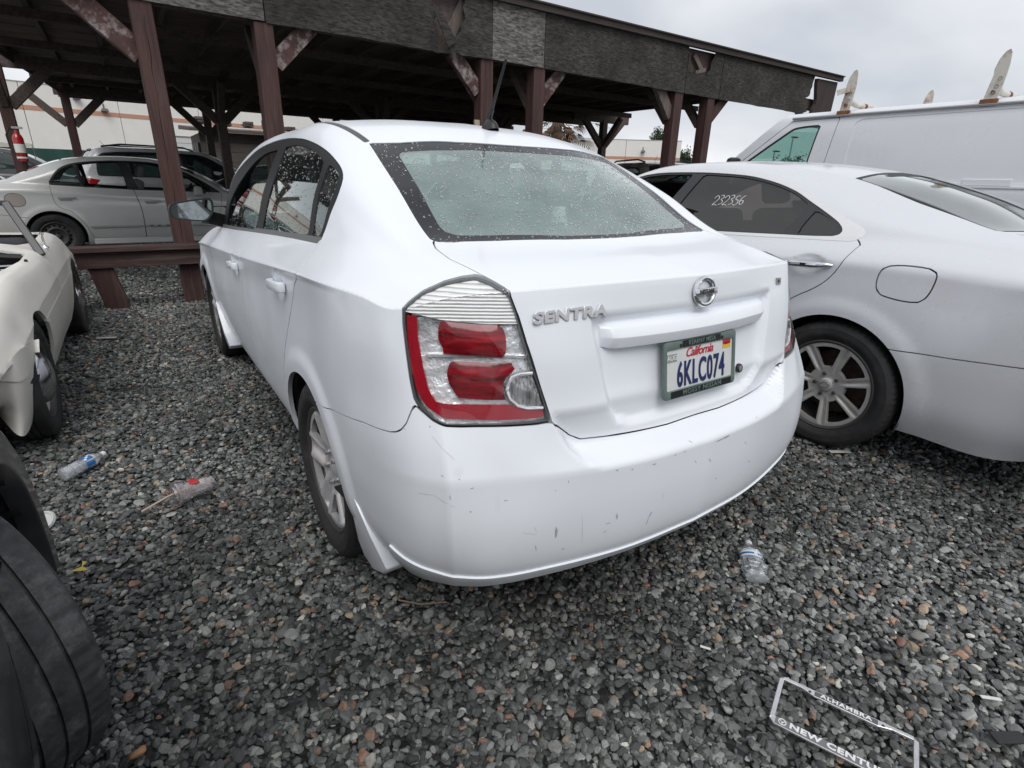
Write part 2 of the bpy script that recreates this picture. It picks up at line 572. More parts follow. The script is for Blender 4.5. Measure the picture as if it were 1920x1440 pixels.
# ------------------------------------------------------------------ ground
def ground_material():
    m = bpy.data.materials.new('gravel ground'); m.use_nodes = True
    nt = m.node_tree; L = nt.links; b = nt.nodes['Principled BSDF']
    tc = nt.nodes.new('ShaderNodeTexCoord')
    v = nt.nodes.new('ShaderNodeTexVoronoi'); v.inputs['Scale'].default_value = 38
    L.new(tc.outputs['Object'], v.inputs['Vector'])
    r = nt.nodes.new('ShaderNodeValToRGB')
    e = r.color_ramp.elements
    e[0].position = 0; e[0].color = (.007, .007, .007, 1)  # near black: shade in the gaps between stones put into the colour
    e[1].position = 1; e[1].color = (.12, .12, .118, 1)
    k = r.color_ramp.elements.new(.55); k.color = (.032, .033, .034, 1)
    s = nt.nodes.new('ShaderNodeSeparateColor')
    L.new(v.outputs['Color'], s.inputs[0]); L.new(s.outputs[0], r.inputs[0])
    n = nt.nodes.new('ShaderNodeTexNoise'); n.inputs['Scale'].default_value = 1.3; n.inputs['Detail'].default_value = 5
    L.new(tc.outputs['Object'], n.inputs['Vector'])
    r2 = nt.nodes.new('ShaderNodeValToRGB')
    r2.color_ramp.elements[0].position = .45; r2.color_ramp.elements[0].color = (0, 0, 0, 1)
    r2.color_ramp.elements[1].position = .75; r2.color_ramp.elements[1].color = (.5, .5, .5, 1)
    L.new(n.outputs['Fac'], r2.inputs[0])
    mx = nt.nodes.new('ShaderNodeMixRGB'); L.new(r2.outputs[0], mx.inputs[0]); L.new(r.outputs[0], mx.inputs[1]); mx.inputs[2].default_value = (.05, .042, .035, 1)
    L.new(mx.outputs[0], b.inputs['Base Color'])
    b.inputs['Roughness'].default_value = .85
    bp = nt.nodes.new('ShaderNodeBump'); bp.inputs['Strength'].default_value = 1.0; bp.inputs['Distance'].default_value = .02; bp.invert = True
    L.new(v.outputs['Distance'], bp.inputs['Height']); L.new(bp.outputs[0], b.inputs['Normal'])
    return m

gm = bpy.data.meshes.new('ground')
gm.from_pydata([(-700, -300, -.014), (900, -300, -.014), (900, 1200, -.014), (-700, 1200, -.014)], [], [(0, 1, 2, 3)])
tag(link('ground', gm, ground_material()), kind='structure')

# loose crushed stone: a few angular stones scattered as geometry
def stone_mesh(k):
    g = np.random.default_rng(100 + k)
    bm = bmesh.new()
    bmesh.ops.create_icosphere(bm, subdivisions=2, radius=1.0)
    v = np.array([p.co for p in bm.verts])
    for _ in range(10):
        d = g.normal(size=3); d /= np.linalg.norm(d)
        h = .50 + .34 * g.random()
        t = v @ d
        v -= np.outer(np.clip(t - h, 0, None), d)
    v += g.normal(size=v.shape) * .012
    v *= np.array([1.0, .62 + .22 * g.random(), .42 + .22 * g.random()]) * .66
    for p, c in zip(bm.verts, v): p.co = c
    me = bpy.data.meshes.new('stone')
    for f in bm.faces: f.smooth = False
    bm.to_mesh(me); bm.free()
    return me

def stone_material():
    m = bpy.data.materials.new('crushed stone'); m.use_nodes = True
    nt = m.node_tree; L = nt.links; b = nt.nodes['Principled BSDF']
    at = nt.nodes.new('ShaderNodeAttribute'); at.attribute_type = 'INSTANCER'; at.attribute_name = 'tint'
    tc = nt.nodes.new('ShaderNodeTexCoord')
    n = nt.nodes.new('ShaderNodeTexNoise'); n.inputs['Scale'].default_value = 2.2; n.inputs['Detail'].default_value = 8; n.inputs['Roughness'].default_value = .72
    L.new(tc.outputs['Object'], n.inputs['Vector'])
    mr = nt.nodes.new('ShaderNodeMapRange'); mr.inputs['From Min'].default_value = .25; mr.inputs['From Max'].default_value = .75; mr.inputs['To Min'].default_value = .62; mr.inputs['To Max'].default_value = 1.4
    L.new(n.outputs['Fac'], mr.inputs['Value'])
    sc = nt.nodes.new('ShaderNodeVectorMath'); sc.operation = 'SCALE'
    L.new(at.outputs['Color'], sc.inputs[0]); L.new(mr.outputs[0], sc.inputs['Scale'])
    L.new(sc.outputs[0], b.inputs['Base Color'])
    b.inputs['Roughness'].default_value = .62
    bp = nt.nodes.new('ShaderNodeBump'); bp.inputs['Strength'].default_value = .5; bp.inputs['Distance'].default_value = .003
    L.new(n.outputs['Fac'], bp.inputs['Height']); L.new(bp.outputs[0], b.inputs['Normal'])
    return m

def gravel():
    g = np.random.default_rng(5)
    cx, cy = -1.277, -1.737
    P = []
    # rings round the standpoint, thinner with distance
    for r0, r1, dens in ((0.0, 2.6, 5200), (2.6, 4.2, 4700), (4.2, 6.5, 2900), (6.5, 9.5, 1300), (9.5, 16.0, 520)):
        a0, a1 = rad(-40), rad(128)                 # bearings from +y
        n = int(.5 * (a1 - a0) * (r1**2 - r0**2) * dens)
        r = np.sqrt(r0**2 + (r1**2 - r0**2) * g.random(n)); a = a0 + (a1 - a0) * g.random(n)
        P.append(np.stack([cx + r * np.sin(a), cy + r * np.cos(a), np.full(n, r)], 1))
    r = np.sqrt(g.random(5500)) * 1.1; a = g.random(5500) * 2 * PI     # round our feet
    P.append(np.stack([cx + r * np.sin(a), cy + r * np.cos(a), r], 1))
    P = np.concatenate(P)
    # nothing under the middle of the cars
    keep = ~((np.abs(P[:, 0]) < .45) & (P[:, 1] > .3) & (P[:, 1] < 3.2)) & ~((np.abs(P[:, 0] - 2.43) < .4) & (P[:, 1] > 0) & (P[:, 1] < 3))
    for bx, by, br in ((-.42, -1.02, .10), (-.40, -.60, .14), (-1.45, 2.2, .22), (-1.12, 1.15, .16)):        # bare damp earth
        d = np.hypot(P[:, 0] - bx, P[:, 1] - by)
        keep &= ~((d < br) & (g.random(len(P)) < .80 * (1 - d / br) + .1))
    P = P[keep]; n = len(P)
    dist = P[:, 2]
    size = np.clip(g.lognormal(math.log(.0152), .28, n), .008, .038)
    size *= np.interp(dist, [0, 3, 6, 9, 16], [1.0, 1.03, 1.25, 1.7, 2.4])
    z = -.013 + .012 * g.random(n) + size * .10
    rot = np.stack([g.normal(0, .27, n), g.normal(0, .27, n), g.random(n) * 2 * PI], 1)
    # stone colours: blue-grey trap rock, lighter grey, some tan and rust
    base = np.array([(.041, .043, .042), (.075, .079, .077), (.118, .123, .118), (.180, .186, .178), (.245, .245, .228), (.23, .175, .125), (.20, .12, .085), (.36, .35, .32)])
    pick = g.choice(8, n, p=[.27, .27, .22, .14, .04, .03, .018, .012])
    tint = base[pick] * (.74 + .60 * g.random((n, 1)))
    # damp and dusty patches
    wet = np.array([noise.noise(Vector((x * 1.1, y * 1.1, 3.0))) + .5 * noise.noise(Vector((x * 3.1, y * 3.1, 9.0))) for x, y in P[:, :2]])
    tint *= (1.0 + np.clip(wet, -.6, .6) * .62)[:, None]
    tint = np.concatenate([tint, np.ones((n, 1))], 1)
    me = bpy.data.meshes.new('gravel')
    me.vertices.add(n)
    me.vertices.foreach_set('co', np.stack([P[:, 0], P[:, 1], z], 1).astype(np.float32).ravel())
    def attr(nm, ty, key, arr):
        a = me.attributes.new(nm, ty, 'POINT'); a.data.foreach_set(key, arr.astype(np.float32 if ty != 'INT' else np.int32).ravel())
    attr('rot', 'FLOAT_VECTOR', 'vector', rot)
    attr('size', 'FLOAT', 'value', size * 1.25)
    attr('kind_id', 'INT', 'value', g.integers(0, 10, n))
    attr('tint', 'FLOAT_COLOR', 'color', tint)
    o = link('gravel', me)
    ng = bpy.data.node_groups.new('scatter stones', 'GeometryNodeTree')
    ng.interface.new_socket('Geometry', in_out='INPUT', socket_type='NodeSocketGeometry')
    ng.interface.new_socket('Geometry', in_out='OUTPUT', socket_type='NodeSocketGeometry')
    N, L = ng.nodes, ng.links
    gi, go = N.new('NodeGroupInput'), N.new('NodeGroupOutput')
    jn = N.new('GeometryNodeJoinGeometry')
    sm = stone_material()
    for k in range(10):
        st = bpy.data.objects.new('stone', stone_mesh(k)); st.data.materials.append(sm)
        oi = N.new('GeometryNodeObjectInfo'); oi.inputs['Object'].default_value = st; oi.inputs['As Instance'].default_value = True
        L.new(oi.outputs['Geometry'], jn.inputs[0])
    ip = N.new('GeometryNodeInstanceOnPoints'); ip.inputs['Pick Instance'].default_value = True
    def named(nm, ty):
        a = N.new('GeometryNodeInputNamedAttribute'); a.data_type = ty; a.inputs['Name'].default_value = nm
        return a.outputs[0]
    L.new(gi.outputs[0], ip.inputs['Points']); L.new(jn.outputs[0], ip.inputs['Instance'])
    L.new(named('kind_id', 'INT'), ip.inputs['Instance Index'])
    L.new(named('rot', 'FLOAT_VECTOR'), ip.inputs['Rotation'])
    L.new(named('size', 'FLOAT'), ip.inputs['Scale'])
    L.new(ip.outputs[0], go.inputs[0])
    md = o.modifiers.new('scatter', 'NODES'); md.node_group = ng
    tag(o, 'dark grey crushed stone gravel spread over the whole yard', 'gravel', kind='stuff')
gravel()

# ------------------------------------------------------------------ carport
def wood(name, color, wear, wear_amt=.5, grain=(1, 1, .06), scale=26, rough=.75):
    m = mat(name, color, rough, noise_amt=.45, noise_scale=scale, dirt=wear, dirt_amt=wear_amt, dirt_scale=scale * .8, stretch=grain, bump=.35, bump_scale=scale * 2.2, bump_dist=.006)
    return m
RED_V = wood('oxblood post paint', (.050, .0215, .0175), (.105, .075, .065), .6)
RED_X = wood('oxblood rail paint', (.044, .021, .018), (.14, .115, .10), .8, grain=(.06, 1, 1))
PEEL = wood('peeling brace paint', (.058, .026, .023), (.42, .37, .34), 1.0, grain=(.30, 1, .30), scale=30)
DARKW = wood('dark timber', (.090, .066, .056), (.17, .145, .13), .5, grain=(1, .08, 1))  # even dark brown with paler worn streaks
DECKW = wood('roof boards', (.13, .095, .078), (.20, .165, .145), .5, grain=(.1, 1, 1))
GREYW = wood('bare grey timber', (.12, .095, .08), (.25, .22, .20), .7)
TRIMW = wood('brown eave trim', (.038, .026, .024), (.085, .075, .07), .5, grain=(.06, 1, 1))

def osb_material(name, lo, hi):
    """weathered flake board: short wood strands in random directions"""
    m = bpy.data.materials.new(name); m.use_nodes = True
    nt = m.node_tree; L = nt.links; b = nt.nodes['Principled BSDF']
    tc = nt.nodes.new('ShaderNodeTexCoord')
    prev = None
    for ang, sc in ((.35, 1.0), (-.5, 1.15), (1.2, .9)):
        mp = nt.nodes.new('ShaderNodeMapping'); mp.inputs['Rotation'].default_value = (0, ang, 0); mp.inputs['Scale'].default_value = (11 * sc, 11, 44 * sc)
        L.new(tc.outputs['Object'], mp.inputs['Vector'])
        n = nt.nodes.new('ShaderNodeTexNoise'); n.inputs['Scale'].default_value = 1.0; n.inputs['Detail'].default_value = 4; n.inputs['Distortion'].default_value = .6
        L.new(mp.outputs[0], n.inputs['Vector'])
        if prev is None: prev = n.outputs['Fac']
        else:
            mx = nt.nodes.new('ShaderNodeMath'); mx.operation = 'MAXIMUM'
            L.new(prev, mx.inputs[0]); L.new(n.outputs['Fac'], mx.inputs[1]); prev = mx.outputs[0]
    big = nt.nodes.new('ShaderNodeTexNoise'); big.inputs['Scale'].default_value = 2.6; big.inputs['Detail'].default_value = 6
    L.new(tc.outputs['Object'], big.inputs['Vector'])
    r = nt.nodes.new('ShaderNodeValToRGB')
    r.color_ramp.elements[0].position = .45; r.color_ramp.elements[0].color = tuple(lo) + (1,)
    r.color_ramp.elements[1].position = .74; r.color_ramp.elements[1].color = tuple(hi) + (1,)
    L.new(prev, r.inputs[0])
    mr = nt.nodes.new('ShaderNodeMapRange'); mr.inputs['From Min'].default_value = .3; mr.inputs['From Max'].default_value = .7; mr.inputs['To Min'].default_value = .55; mr.inputs['To Max'].default_value = 1.3
    L.new(big.outputs['Fac'], mr.inputs['Value'])
    s = nt.nodes.new('ShaderNodeVectorMath'); s.operation = 'SCALE'
    L.new(r.outputs[0], s.inputs[0]); L.new(mr.outputs[0], s.inputs['Scale']); L.new(s.outputs[0], b.inputs['Base Color'])
    b.inputs['Roughness'].default_value = .9
    bp = nt.nodes.new('ShaderNodeBump'); bp.inputs['Strength'].default_value = .6; bp.inputs['Distance'].default_value = .004
    L.new(prev, bp.inputs['Height']); L.new(bp.outputs[0], b.inputs['Normal'])
    return m
OSB_D = osb_material('dark flake board', (.010, .0095, .009), (.078, .071, .063))
OSB_L = osb_material('pale flake board', (.032, .030, .028), (.24, .225, .205))

carport = empty('carport', (0, 4.88, 0), 0, 'long open wooden carport with oxblood posts and a broken flake board fascia', 'carport')
def cp(mb, name, m, bevel=0.0, **k):
    for i in range(len(mb.v)): mb.v[i] = (mb.v[i][0], mb.v[i][1] - 4.88, mb.v[i][2])
    return mb.build(name, m, carport, bevel=bevel, **k)
PW = .178
rngp = random.Random(3)
def post(x, y, ztop=2.66, m=RED_V, w=PW, lean=0.0):
    mb = MB(); mb.beam((x, y, -.05), (x + lean, y, ztop), w, w, (0, 1, 0))
    return cp(mb, 'post', m, .006)
FRONT = [-.835, .165, 2.735, 3.545, 6.31, 7.11]
post(-.83, 4.88, 2.70, lean=-.02)
for x in FRONT[1:]: post(x, 4.88)
post(-3.45, 4.88)
MID, REAR = 10.8, 14.5
MIDX, REARX = (-2.56, .53, 3.7, 6.6), (-1.92, .75, 3.9, 6.8)
for x in MIDX: post(x, MID, 2.80, DARKW if x > 0 else RED_V, .16)
post(9.45, 9.9, 2.80, DARKW, .16)
for x in REARX + (9.5,): post(x, REAR, 2.84, DARKW if x > 0 else RED_V, .16)
def brace(x, y, z0, dx, dy, dz, m, w=.14, h=.12):
    mb = MB(); mb.beam((x, y, z0), (x + dx, y + dy, z0 + dz), w, h, (0, 1, 0) if dx else (1, 0, 0))
    return cp(mb, 'brace', m, .005)
# front row
brace(-.90, 4.90, 2.26, -.95, 0, .86, PEEL, .19, .10)
brace(.25, 4.90, 2.32, .40, 0, .40, PEEL, .17, .09)
brace(2.66, 4.90, 2.30, -.36, 0, .40, PEEL, .17, .09)
brace(3.62, 4.90, 2.28, .36, 0, .42, PEEL, .17, .09)
brace(6.25, 4.90, 2.30, -.36, 0, .42, GREYW, .17, .09)
brace(7.18, 4.90, 2.30, .40, 0, .40, RED_V, .17, .09)
for x in FRONT[1:]: brace(x, 4.98, 2.22, 0, .42, .48, DARKW, .10, .13)
# middle and rear rows, braces along and across
for x, y in [(x, MID) for x in MIDX] + [(9.45, 9.9)]:
    for sx in (-1, 1): brace(x + sx * .06, y, 2.18, sx * .62, 0, .62, DARKW, .15, .11)
    brace(x, y - .06, 2.2, 0, -.55, .6, DARKW, .12, .11)
for x in REARX + (9.5,):
    for sx in (-1, 1): brace(x + sx * .06, REAR, 2.16, sx * .66, 0, .66, DARKW, .15, .11)
# beams along the rows, rafters across, boards on top
for y, x0, x1 in ((4.98, -3.3, 10.9), (MID, -2.65, 9.7), (9.9, 8.4, 10.3), (REAR, -2.1, 9.7)):
    mb = MB(); mb.box(((x0 + x1) / 2, y, 2.83), (x1 - x0, .10, .19)); cp(mb, 'beam', DARKW)
for y in (7.0, 9.0, 12.7):
    mb = MB(); mb.box((3.6, y, 2.84), (11.8, .06, .10)); cp(mb, 'purlin', DARKW)
x = -3.0
while x < 9.75:
    y1 = 14.85
    if x < -1.95: y1 = np.interp(x, [-3.0, -2.4, -1.95], [8.0, 11.2, 14.8])
    mb = MB(); mb.beam((x, 4.92, 2.965), (x + .04, y1, 2.965), .05, .14); cp(mb, 'rafter', DARKW)
    x += .61
y = 5.0
while y < 14.8:
    z = 3.046
    x0 = -3.35 if y < 7.5 else np.interp(y, [7.5, 9.5, 14.8], [-2.55, -2.45, -1.95])
    mb = MB(); mb.box(((x0 + 9.75) / 2, y + .15, z + rngp.uniform(-.004, .004)), (9.75 - x0, .294, .022)); cp(mb, 'roof_board', DECKW)
    y += .30
mb = MB(); mb.box((3.85, 14.9, 2.90), (11.8, .03, .34)); cp(mb, 'rear_fascia', DARKW)
mb = MB(); mb.beam((-2.42, 9.6, 2.93), (-1.99, 14.9, 2.93), .03, .24); cp(mb, 'side_fascia', DARKW)
# drying crack down the big post
ck = []
for k in range(23):
    z_ = .25 + k * .105
    ck.append((-.845 + .0045 * math.sin(k * 1.7) + .003 * math.sin(k * 4.1) + (.03 if k > 12 else 0) * (k - 12) / 10 - .02 * z_ / 2.7, z_))
mb = MB()
for (a0, b0), (a1, b1) in zip(ck[:-1], ck[1:]):
    w0, w1 = .0020 * (1 + .6 * math.sin(b0 * 9)), .0020 * (1 + .6 * math.sin(b1 * 9))
    mb.add([(a0 - w0, 4.7895, b0), (a0 + w0, 4.7895, b0), (a1 + w1, 4.7895, b1), (a1 - w1, 4.7895, b1)], [(0, 1, 2, 3)])
cp(mb, 'drying_crack', mat('crack shadow wood', (.008, .006, .005), .95))
# fascia boards of flake board
def fascia(name, poly, m, y=4.775, th=.016):
    mb = MB(); mb.prism(poly, lambda a, b, d: (a, d, b), y, y + th)
    return cp(mb, name, m)
def rag(pts, amp, n, seed):
    """ragged torn edge through the points"""
    g = random.Random(seed); out = []
    for (a, b), (c, d) in zip(pts[:-1], pts[1:]):
        for k in range(n):
            t = k / n
            out.append((a + (c - a) * t + g.uniform(-amp, amp), b + (d - b) * t + g.uniform(-amp, amp)))
    return out + [pts[-1]]
fascia('fascia_board', [(-3.6, 2.67), (-1.16, 2.67), (-1.16, 3.29), (-3.6, 3.29)], OSB_L)
fascia('fascia_board', [(-1.15, 2.675), (.175, 2.668), (.175, 3.29), (-1.15, 3.29)], OSB_L)
fascia('fascia_board', [(.187, 3.29), (.187, 2.655)] + rag([(1.2, 2.66), (1.95, 2.655), (2.06, 2.635)], .006, 6, 1) + rag([(2.06, 2.635), (2.055, 2.78), (2.0, 2.93), (2.04, 3.04), (1.96, 3.16), (2.02, 3.29)], .016, 7, 2), OSB_D)
fascia('fascia_board', rag([(2.50, 3.29), (2.37, 3.16), (2.41, 3.05), (2.34, 2.90), (2.235, 2.79), (2.15, 2.665), (2.42, 2.655)], .015, 6, 3) + [(2.785, 2.66), (2.785, 3.29)], OSB_D, y=4.765)
fascia('fascia_board', [(2.798, 2.665), (3.59, 2.66), (3.59, 3.29), (2.798, 3.29)], OSB_L, y=4.772)
fascia('fascia_board', [(3.602, 2.66)] + rag([(4.4, 2.655), (5.4, 2.648), (6.385, 2.635)], .005, 5, 9) + [(6.385, 3.29), (3.602, 3.29)], OSB_D)
fascia('fascia_board', [(6.40, 2.64), (7.26, 2.63)] + [(7.26, 3.29)] + rag([(7.05, 3.29), (6.98, 3.17), (6.94, 3.0), (6.80, 2.93), (6.47, 2.945), (6.44, 3.20), (6.40, 3.22)], .012, 5, 4), OSB_D)
fascia('fascia_board', [(7.275, 2.63)] + rag([(8.2, 2.625), (9.2, 2.62), (9.85, 2.61)], .008, 5, 6) + rag([(9.85, 2.61), (9.98, 2.66), (9.82, 2.80), (9.86, 2.9), (9.98, 2.93), (10.0, 3.10), (10.06, 3.29)], .02, 4, 5) + [(7.275, 3.29)], OSB_D)
mb = MB(); mb.prism(rag([(10.18, 2.60), (10.25, 2.9), (10.16, 3.25)], .02, 4, 8) + [(10.9, 3.26), (10.86, 2.62)], lambda a, b, d: (a, d, b), 4.775, 4.84); cp(mb, 'end_board', wood('charred end board', (.035, .024, .02), (.09, .075, .065), .6))
fascia('torn_flap', [(2.0, 3.03), (2.07, 3.07), (2.28, 2.78), (2.17, 2.70)], OSB_D, y=4.73, th=.012)
mb = MB(); mb.beam((9.72, 4.85, 2.72), (9.95, 4.82, 2.50), .05, .10, (0, 1, 0)); cp(mb, 'loose_batten', DARKW)
mb = MB(); mb.beam((6.58, 4.83, 3.20), (6.80, 4.82, 3.00), .07, .03, (0, 1, 0)); mb.beam((6.86, 4.80, 3.02), (6.62, 4.80, 2.955), .05, .03, (0, 1, 0)); cp(mb, 'bare_strip', GREYW)
mb = MB(); mb.beam((2.44, 4.84, 3.2), (2.2, 4.9, 2.75), .14, .03, (0, 1, 0)); cp(mb, 'loose_batten', GREYW)
for (x0, x1) in ((-3.6, 3.3), (3.303, 8.1), (8.103, 10.98)):
    mb = MB(); mb.box(((x0 + x1) / 2, 4.752, 3.315), (x1 - x0, .07, .075)); mb.box(((x0 + x1) / 2, 4.86, 3.36), (x1 - x0, .34, .018)); cp(mb, 'eave_trim', TRIMW)
mb = MB(); mb.box((2.0, 4.90, 2.98), (11.0, .05, .62)); cp(mb, 'backing_board', DARKW)
mb = MB(); mb.box((8.55, 4.90, 2.985), (2.1, .05, .52)); cp(mb, 'backing_board', DARKW)
# pale boards nailed to one post
for dx, zt in ((-.125, 1.96), (.10, 1.93)):
    mb = MB(); mb.box((2.735 + dx, 4.83 if dx < 0 else 4.9, 1.55), (.07 if dx < 0 else .02, .03, zt - 1.1)); cp(mb, 'pale_board', mat('cream board', (.42, .36, .27), .7, noise_amt=.2, noise_scale=18, dirt=(.12, .09, .06), dirt_amt=.8, dirt_scale=10))
# low barrier rail between the first posts
rail = empty('barrier_rail', (-1.5, 4.78, 0), 0, 'low oxblood timber rail on a short leaning post between the roadster and the big post', 'rail')
def rl(mb, name, m, **k):
    for i in range(len(mb.v)): mb.v[i] = (mb.v[i][0] + 1.5, mb.v[i][1] - 4.78, mb.v[i][2])
    return mb.build(name, m, rail, **k)
rl(MB().box((-1.75, 4.735, .575), (2.35, .20, .045)), 'rail_cap', RED_X, bevel=.004)
rl(MB().box((-1.75, 4.72, .475), (2.35, .05, .15)), 'rail_board', RED_X, bevel=.003)
rl(MB().beam((-1.485, 4.80, -.05), (-1.60, 4.80, .545), .19, .14, (0, 1, 0)), 'post', RED_V, bevel=.005)
rl(MB().beam((-2.75, 4.80, -.05), (-2.75, 4.80, .545), .16, .14, (0, 1, 0)), 'post', RED_V, bevel=.005)

# ------------------------------------------------------------------ buildings beyond
def concrete(name, c):
    return mat(name, c, .85, noise_amt=.05, noise_scale=1.2, dirt=tuple(x * .8 for x in c), dirt_amt=.35, dirt_scale=.6)
CONC = concrete('warehouse paint', (.78, .755, .71))
STRIPE = mat('salmon stripe', (.50, .27, .18), .8)
JOINT = mat('panel joint', (.20, .19, .18), .9)
DOORM = mat('roller door', (.58, .58, .57), .6, noise_amt=.04)
LAMPM = mat('wall lamp', (.10, .10, .11), .5)
def warehouse(label, A, ang, L, H, stripe_z, joints, doors, lamps, depth=30, cat='warehouse'):
    """tilt-up concrete hall; local x along the front, local y inwards, origin at the front's left end"""
    t = empty('warehouse', A, ang, label, cat)
    xs = [0] + list(joints) + [L]
    for a, b in zip(xs[:-1], xs[1:]):
        segs = [(a + .02, b - .02)]
        MB().box(((a + b) / 2, .15, H / 2 - .3), (b - a - .05, .3, H + .6)).build('wall_panel', CONC, t)
        MB().box(((a + b) / 2, -.012, stripe_z), (b - a - .05, .02, .34)).build('painted_stripe', STRIPE, t)
    MB().box((L / 2, depth / 2 + .2, H / 2 - .3), (L - .1, depth, H + .2)).build('hall', JOINT, t)
    MB().box((L / 2, .16, H + .03), (L, .40, .06)).build('parapet_cap', mat('parapet cap', (.45, .44, .43), .5), t)
    for x, w, h in doors:
        d = MB().box((x, -.03, h / 2), (w, .05, h)).build('roller_door', DOORM, t)
        MB().box((x, -.045, h + .06), (w + .2, .09, .12)).build('door_hood', JOINT, d)
        for k in range(int(h / .5)):
            MB().box((x, -.06, .25 + .5 * k), (w - .1, .012, .03)).build('door_rib', JOINT, d)
    for x, z in lamps:
        l = MB().box((x, -.25, z), (.5, .5, .22), None, .7).build('wall_lamp', LAMPM, t)
        MB().box((x, -.05, z + .25), (.08, .1, .5)).build('lamp_arm', LAMPM, l)
    return t
_d = math.radians(90 - 76.25)
_A = np.array([-7.0, 59.56]) - 45 * np.array([.971, .238])
warehouse('long off-white warehouse with a salmon stripe beyond the green fence', (_A[0], _A[1], 0), _d, 100, 7.5, 5.7,
          [6.5 * k for k in range(1, 15)], [(57.0, 3.4, 4.25), (63.5, 4.6, 4.3), (24, 4, 4.3)], [(49.1, 6.75), (50.9, 6.0), (36, 6.5)])
# ------------------------------------------------------------------ car building helpers
def surf_mesh(name, s, flange=0.0, keep=None):
    if flange:
        s = s.flange(flange, keep)
    me = bpy.data.meshes.new(name)
    nv, nf = len(s.v), len(s.f)
    me.vertices.add(nv); me.loops.add(nf * 3); me.polygons.add(nf)
    me.vertices.foreach_set('co', s.v.astype(np.float32).ravel())
    me.loops.foreach_set('vertex_index', s.f.astype(np.int32).ravel())
    me.polygons.foreach_set('loop_start', np.arange(0, nf * 3, 3, dtype=np.int32))
    me.polygons.foreach_set('loop_total', np.full(nf, 3, np.int32))
    me.update(calc_edges=True)
    me.polygons.foreach_set('use_smooth', np.ones(nf, bool))
    me.normals_split_custom_set_from_vertices(s.n.astype(np.float32))
    return me

def surf_obj(name, s, m, parent=None, flange=0.012, keep=None):
    return link(name, surf_mesh(name, s, flange, keep), m, parent)

def cut_out(body, f, gap=0.005):
    """take the piece where f < 0 out of body, leaving a shut line 'gap' wide; returns (piece, rest)"""
    piece, _ = body.cut(f + gap / 2)
    _, rest = body.cut(f - gap / 2)
    return piece, rest

def side_sd(s, poly, sgn, xmin=.35, zmin=-1.0):
    """distance to a side-view (y, z) outline, only on one flank"""
    f = poly_sd(s.v[:, [1, 2]], poly)
    return np.where((s.v[:, 0] * sgn > xmin) & (s.v[:, 2] > zmin), f, np.maximum(np.abs(f), .05))

def drops_on(name, s, count, parent, m, rmin=.0012, rmax=.0032, seed=1, stretch=1.25, h=.55):
    """rain drops: low domes scattered over a pane"""
    g = np.random.default_rng(seed)
    a, b, c = s.v[s.f[:, 0]], s.v[s.f[:, 1]], s.v[s.f[:, 2]]
    ar = np.linalg.norm(np.cross(b - a, c - a), axis=1)
    t = g.choice(len(ar), count, p=ar / ar.sum())
    u, w = g.random(count), g.random(count)
    fl = u + w > 1; u[fl] = 1 - u[fl]; w[fl] = 1 - w[fl]
    P = a[t] + (b[t] - a[t]) * u[:, None] + (c[t] - a[t]) * w[:, None]
    N = s.n[s.f[t, 0]]
    r = rmin + (rmax - rmin) * g.random(count) ** 2.2
    up = np.array([0, 0, 1.0]) - N * N[:, 2:3]
    up /= np.linalg.norm(up, axis=1, keepdims=True) + 1e-9
    sd = np.cross(up, N)
    K = 6
    V = []
    for (rr, hh) in ((1.0, 0.0), (.72, .6)):
        for k in range(K):
            q = 2 * PI * k / K
            V.append(P + sd * (math.cos(q) * rr * r)[:, None] if False else P + sd * (math.cos(q) * rr * r)[:, None] + up * (math.sin(q) * rr * r * stretch)[:, None] + N * (hh * h * r)[:, None])
    V.append(P + N * (h * r)[:, None])
    V = np.stack(V, 1)                       # (count, 13, 3)
    fs = []
    for k in range(K):
        k2 = (k + 1) % K
        fs += [(k, k2, K + k2), (k, K + k2, K + k), (K + k, K + k2, 2 * K)]
    F = np.array(fs)[None] + (np.arange(count) * 13)[:, None, None]
    S = Surf(V.reshape(-1, 3), F.reshape(-1, 3)).normals()
    o = link(name, surf_mesh(name, S), m, parent)
    tag(o, kind='stuff')
    return o

# ---- wheels: axis along local +x (outer face), centre at origin
def polar_disc(r0, r1, nr, na, hfun):
    r = np.linspace(r0, r1, nr); a = np.linspace(0, 2 * PI, na, endpoint=False)
    R, A = np.meshgrid(r, a, indexing='ij')
    X = hfun(R, A)
    V = np.stack([X, R * np.cos(A), R * np.sin(A)], -1).reshape(-1, 3)
    f = []
    i, j = np.meshgrid(np.arange(nr - 1), np.arange(na), indexing='ij')
    a0 = (i * na + j).ravel(); a1 = (i * na + (j + 1) % na).ravel(); b0 = a0 + na; b1 = a1 + na
    F = np.concatenate([np.stack([a0, b0, b1], 1), np.stack([a0, b1, a1], 1)])
    s = Surf(V, F).normals()
    if s.n[:, 0].mean() < 0:
        s.f = s.f[:, ::-1].copy(); s.n = -s.n
    return s

